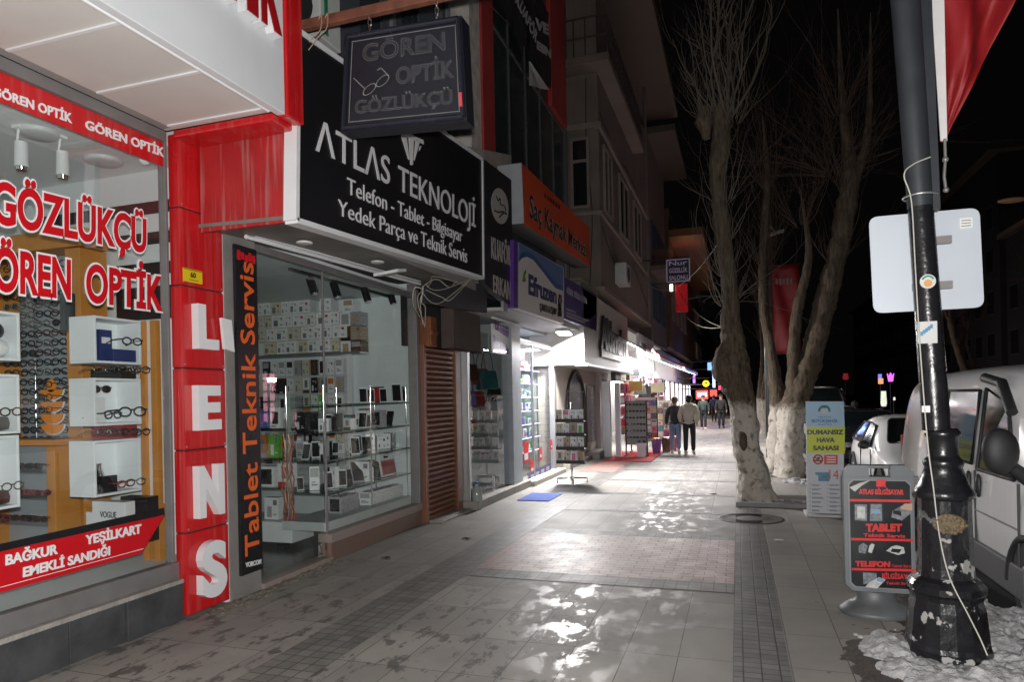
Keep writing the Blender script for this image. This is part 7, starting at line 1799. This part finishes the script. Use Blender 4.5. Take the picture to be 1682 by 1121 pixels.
    for sd in 'lr':
        a_, b_ = J[sd+'a'], J[sd+'t']
        MB().tube([Vector(loc)+Vector(p)*s for p in ((a_[0], a_[1]-.06, a_[2]-.03), (a_[0], a_[1], a_[2]-.02), (b_[0], b_[1]-.04, b_[2]+.005), (b_[0], b_[1]+.03, b_[2]))], [.04*s, .055*s, .05*s, .03*s], 10).build('shoe', shoes, t)
    hp = Vector(loc)+Vector((0, -.005, 1.665))*s
    MB().ball(hp, .108*s, n=10, sq=(.95, 1.0, .95)).ball(hp+Vector((0, -.03, -.05))*s, .085*s, n=8).build('hair', hair, t)
    for sg_ in (-1, 1): MB().ball(Vector(loc)+Vector((sg_*.092, .02, 1.63))*s, .022*s, n=6, sq=(.5, 1, 1.5)).build('ear', skinm, t)
    fc = Vector(loc)+Vector((0, .105, 1.63))*s
    mb = MB()
    for sg_ in (-1, 1): mb.ball(fc+Vector((sg_*.033, -.006, .025))*s, .012*s, n=6)
    mb.tube([fc+Vector((-.025, .0, -.055))*s, fc+Vector((.025, .0, -.055))*s], .006*s, 5); mb.ball(fc+Vector((0, .012, -.01))*s, .016*s, n=6, sq=(.8, 1, 1.4))
    mb.build('face_features', M('face_dark', (.2, .1, .08), .5), t)
    if hood: MB().lathe(Vector(loc)+Vector((0, -.04, 1.42))*s, [(.11*s, 0), (.14*s, .03*s), (.12*s, .09*s), (.08*s, .10*s)], 14, sy=.8).build('hood', hood, t)
    t.rotation_euler = (0, 0, rot)
    return t
w1 = RZ(1110, 746); w2 = RZ(1133, 747)
grey_j = M('cloth_charcoal', (.035, .04, .048), .8, var=.2, scale=12); cream_j = M('cloth_cream', (.50, .47, .40), .8, var=.1, scale=12, bump=.2, bscale=30); jeans = M('denim_light', (.20, .28, .42), .8, var=.2, scale=12); darkj = M('denim_dark', (.015, .017, .022), .8, var=.2); shoe_w = M('shoe_white', (.6, .58, .55), .5); shoe_d = M('shoe_dark', (.03, .03, .03), .5)
hair_b = M('hair_brown', (.10, .065, .04), .6, var=.3, scale=30); hair_k = M('hair_black', (.012, .01, .01), .5, var=.3, scale=30)
person(w1, 'person walking away in a charcoal jacket, light blue jeans and white shoes', 0.05, grey_j, jeans, shoe_w, hair_b, 1.70, .12, 1)
person(w2, 'person walking away in a cream jacket and dark trousers beside the one in jeans', -0.05, cream_j, darkj, shoe_w, hair_k, 1.74, .10, -1, hood=cream_j, bulk=1.15, pocket=True)
blk_c = M('cloth_black', (.02, .02, .022), .8, var=.2); grn_c = M('cloth_dark_green', (.035, .05, .045), .8, var=.2)
f1 = RZ(1156, 706); f2 = RZ(1185, 704); f3 = RZ(1173, 693); 
person(f1, 'distant person in dark green jacket carrying a grey bag beyond the two walkers', 3.1, grn_c, darkj, shoe_w, hair_k, 1.72, .1, 1)
t = thing('shoulder_bag', 'grey bag beside the distant person in the dark green jacket', 'bag', f1+Vector((-.42, 0, .85)))
MB().box(f1+Vector((-.62, -.1, .82)), f1+Vector((-.32, .12, 1.2))).build('bag_body', M('bag_grey', (.22, .25, .25), .7), t, .05); MB().tube([f1+Vector((-.6, 0, 1.2)), f1+Vector((-.4, 0, 1.45)), f1+Vector((-.34, 0, 1.2))], .015, 5).build('strap', blk_c, t)
person(f2, 'distant person in black clothes closest to the whitewashed trunk', 3.2, blk_c, darkj, shoe_d, hair_k, 1.76, .08, -1)
person(f3, 'farthest small person in dark blue between the two distant people', 0, M('cloth_navy', (.02, .025, .06), .8), darkj, shoe_d, hair_k, 1.7, .1, 1)

# ================================================================== banner pole, far side of the street
bp_ = RY(1261, 600, 20.)
t = thing('banner_pole', 'thin dark street pole with small lamp head behind the second tree', 'street lamp', (bp_.x, 20, 0))
MB().tube([(bp_.x, 20, 0), (bp_.x, 20, 6.6)], [.09, .06], 12).build('pole', M('post_black2', (.02, .02, .022), .4), t)
hd = RY(1275, 383, 19.8)
MB().slab([hd+Vector((-.25, 0, -.06)), hd+Vector((.2, 0, .04)), hd+Vector((.2, .2, .04)), hd+Vector((-.25, .2, -.06))], (0, 0, .06)).tube([(bp_.x, 20, 6.5), hd], .03, 8).build('lamp_head', M('lamp_head_grey', (.16, .155, .14), .5), t)
t = thing('red_banner', 'tall red cloth banner with white marks hanging between the tree stems', 'banner', (bp_.x+.4, 19.95, 2.9))
a = RY(1268, 437, 19.95); b_ = RY(1316, 580, 19.95)
nb_ = 16; vs = []
for j in range(nb_+1):
    for i in range(9): vs.append((a.x+(b_.x-a.x)*i/8, 19.95+.05*math.sin(i*.9+j*.4), b_.z+(a.z-b_.z)*j/nb_))
o = MB().add(vs, [(j*9+i, j*9+i+1, (j+1)*9+i+1, (j+1)*9+i) for j in range(nb_) for i in range(8)], 0, True).build('cloth', M('banner_red', (.20, .006, .009), .6, var=.15), t)
sd = o.modifiers.new('solid', 'SOLIDIFY'); sd.thickness = .006
mb = MB()
for z in (a.z, b_.z): mb.tube([(bp_.x, 19.98, z), (b_.x, 19.98, z)], .02, 6)
mb.build('banner_arm', M('post_black2'), t)
mb = MB()
for k in range(5): mb.box((a.x+.08+.09*k, 19.85, a.z-.52-.03*(k % 2)), (a.x+.14+.09*k, 19.88, a.z-.38))
mb.build('white_marks', M('banner_white2', (.2, .12, .12), .6), t)
# dark street row across the road, few lit windows and signs
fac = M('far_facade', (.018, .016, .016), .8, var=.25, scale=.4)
for k, (y0, y1, h_, X) in enumerate([(8, 22, 13, 17.5), (22.2, 36, 17, 17.2), (36.2, 55, 12, 17.6), (55.2, 80, 18, 17.3), (80.2, 120, 14, 17.6)]):
    t = thing('far_building', ['tall dark building across the road nearest the camera', 'second dark building across the road with pink lit shop floor', 'lower dark building in the middle of the far row', 'highest dark building of the far row with few lit windows', 'farthest dark building closing the far row'][k], 'building', (X+4, (y0+y1)/2, 0))
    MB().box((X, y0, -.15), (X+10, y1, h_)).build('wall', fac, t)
    MB().box((X-.5, y0, h_), (X+10, y1, h_+.3)).build('roof', M('eaves_wood'), t)
    y = y0+1
    while y < y1-2:
        for z in range(4, int(h_)-2, 3):
            fr_ = MB().box((X-.06, y, z), (X, y+1.5, z+1.7)).build('window', M('far_frame', (.04, .036, .034), .7), t)
            MB().box((X-.07, y+.08, z+.08), (X-.06, y+1.42, z+1.62)).build('pane', dgl if True else emis('lit_window_dim', (1, .6, .3), .2), fr_)
        y += 2.6
    if k == 1:
        MB().box((X-.1, 30.3, .3), (X-.02, 35.8, 3.5)).build('shop_window', emis('pink_front', (1, .42, .55), 3.5), t)
        mb = MB()
        for q_ in range(9): mb.box((X-.16, 30.3+.68*q_, .3), (X-.101, 30.45+.68*q_+.1*(q_ % 2), 3.5)); 
        for q_ in range(5): mb.box((X-.16, 30.3, .6+.6*q_), (X-.101, 35.8, .72+.6*q_))
        mb.build('shop_shelves', M('shelf_pinkish', (.3, .2, .2), .6), t)
        for q_ in range(3): MB().box((X-.4, 31+1.9*q_, 3.0), (X-.2, 31.6+1.9*q_, 3.25)).build('shop_lamp', emis('shop_bulb', (1, .9, .85), 30), t)
# median trees mass and road signs glow on the right
for k, (u0_, v0_, u1_, v1_, Y, col, s_, nm, lab) in enumerate([(1458, 614, 1469, 627, 60, (.75, .12, 1), 1.6, 'crown_shaped_sign', 'small violet crown shaped light above the parked cars'), (1443, 615, 1451, 631, 60, (1, .35, .15), 1.1, 'orange_sign', 'small orange and blue lit sign left of the violet light'), (1446, 643, 1457, 668, 58, (.95, 1, .8), .8, 'lit_doorway', 'pale lit doorway far across the road'), (1326, 649, 1334, 658, 66, (.95, 1, .9), 1.6, 'white_light', 'white distant light above the notice board left corner'), (1343, 642, 1351, 651, 66, (.8, 1, 1), 1.2, 'pale_light', 'pale green distant light above the notice board'), (1357, 654, 1366, 660, 64, (1, .06, .06), .9, 'red_light', 'red distant light above the notice board right half'), (1369, 651, 1376, 658, 64, (1, .06, .06), .8, 'brake_light', 'second red distant light right of the other red one'), (1279, 634, 1288, 642, 52, (.9, 1, 1), 1.3, 'street_glow', 'pale distant light seen between the tree stems'), (1335, 622, 1338, 634, 66, (1, .95, .8), .9, 'lit_strip', 'thin upright warm light strip above the notice board'), (1384, 614, 1394, 624, 70, (.5, .03, .05), .3, 'dim_red_sign', 'dim red sign patch over the dark row right of the trees'), (1318, 655, 1323, 661, 60, (1, .1, .1), .8, 'tail_light', 'tiny red light left of the notice board top'), (1467, 653, 1471, 658, 55, (1, .95, .9), .8, 'small_lamp', 'tiny white lamp right of the pale lit doorway')]):
    a = RY(u0_, v0_, Y); b_ = RY(u1_, v1_, Y)
    t = thing(nm, lab, 'light', ((a.x+b_.x)/2, Y, b_.z))
    if k == 0:
        w_ = b_.x-a.x; c = Vector(((a.x+b_.x)/2, Y, b_.z)); hh = a.z-b_.z
        MB().slab([c+Vector((-w_*.3, 0, 0)), c+Vector((w_*.3, 0, 0)), c+Vector((w_*.5, 0, hh)), c+Vector((w_*.25, 0, hh*.6)), c+Vector((0, 0, hh*1.1)), c+Vector((-w_*.25, 0, hh*.6)), c+Vector((-w_*.5, 0, hh))], (0, .3, 0)).build('lit_board', emis(nm+'_g', col, s_), t)
    elif k == 1:
        MB().box((a.x, Y, b_.z), (b_.x, Y+.2, b_.z+(a.z-b_.z)*.55)).build('lit_board', emis(nm+'_g', col, s_), t); MB().box((a.x, Y, b_.z+(a.z-b_.z)*.56), (b_.x-.1, Y+.2, a.z)).build('lit_board', emis('blue_g', (.25, .3, 1), .9), t)
    else:
        MB().tube([((a.x+b_.x)/2, Y, b_.z), ((a.x+b_.x)/2, Y, b_.z+(a.z-b_.z)*.2), ((a.x+b_.x)/2, Y, a.z)], [(b_.x-a.x)*.35, (b_.x-a.x)*.5, (b_.x-a.x)*.4], 8).build('lit_head', emis(nm+'_g', col, s_), t)
    MB().tube([((a.x+b_.x)/2, Y+.25, -.15), ((a.x+b_.x)/2, Y+.25, a.z)], .05, 6).build('pole', M('post_black2'), t)
a = RY(1662, 332, 14)
t = thing('street_lamp', 'far street lamp head with faint warm underside at the right picture edge', 'street lamp', (a.x+1, 14, -.15))
MB().tube(spline([(a.x+1.4, 14, -.15), (a.x+1.4, 14, a.z-.5), (a.x+.9, 14, a.z+.1), (a.x+.3, 14, a.z+.06)], 5), .05, 8).build('pole', M('post_black2'), t)
MB().ball((a.x, 14, a.z+.03), .2, n=8, sq=(1.1, .5, .22)).build('lamp_head', M('lamp_head_warm', (.10, .06, .035), .5, emit=(1, .5, .2), estr=.03), t)
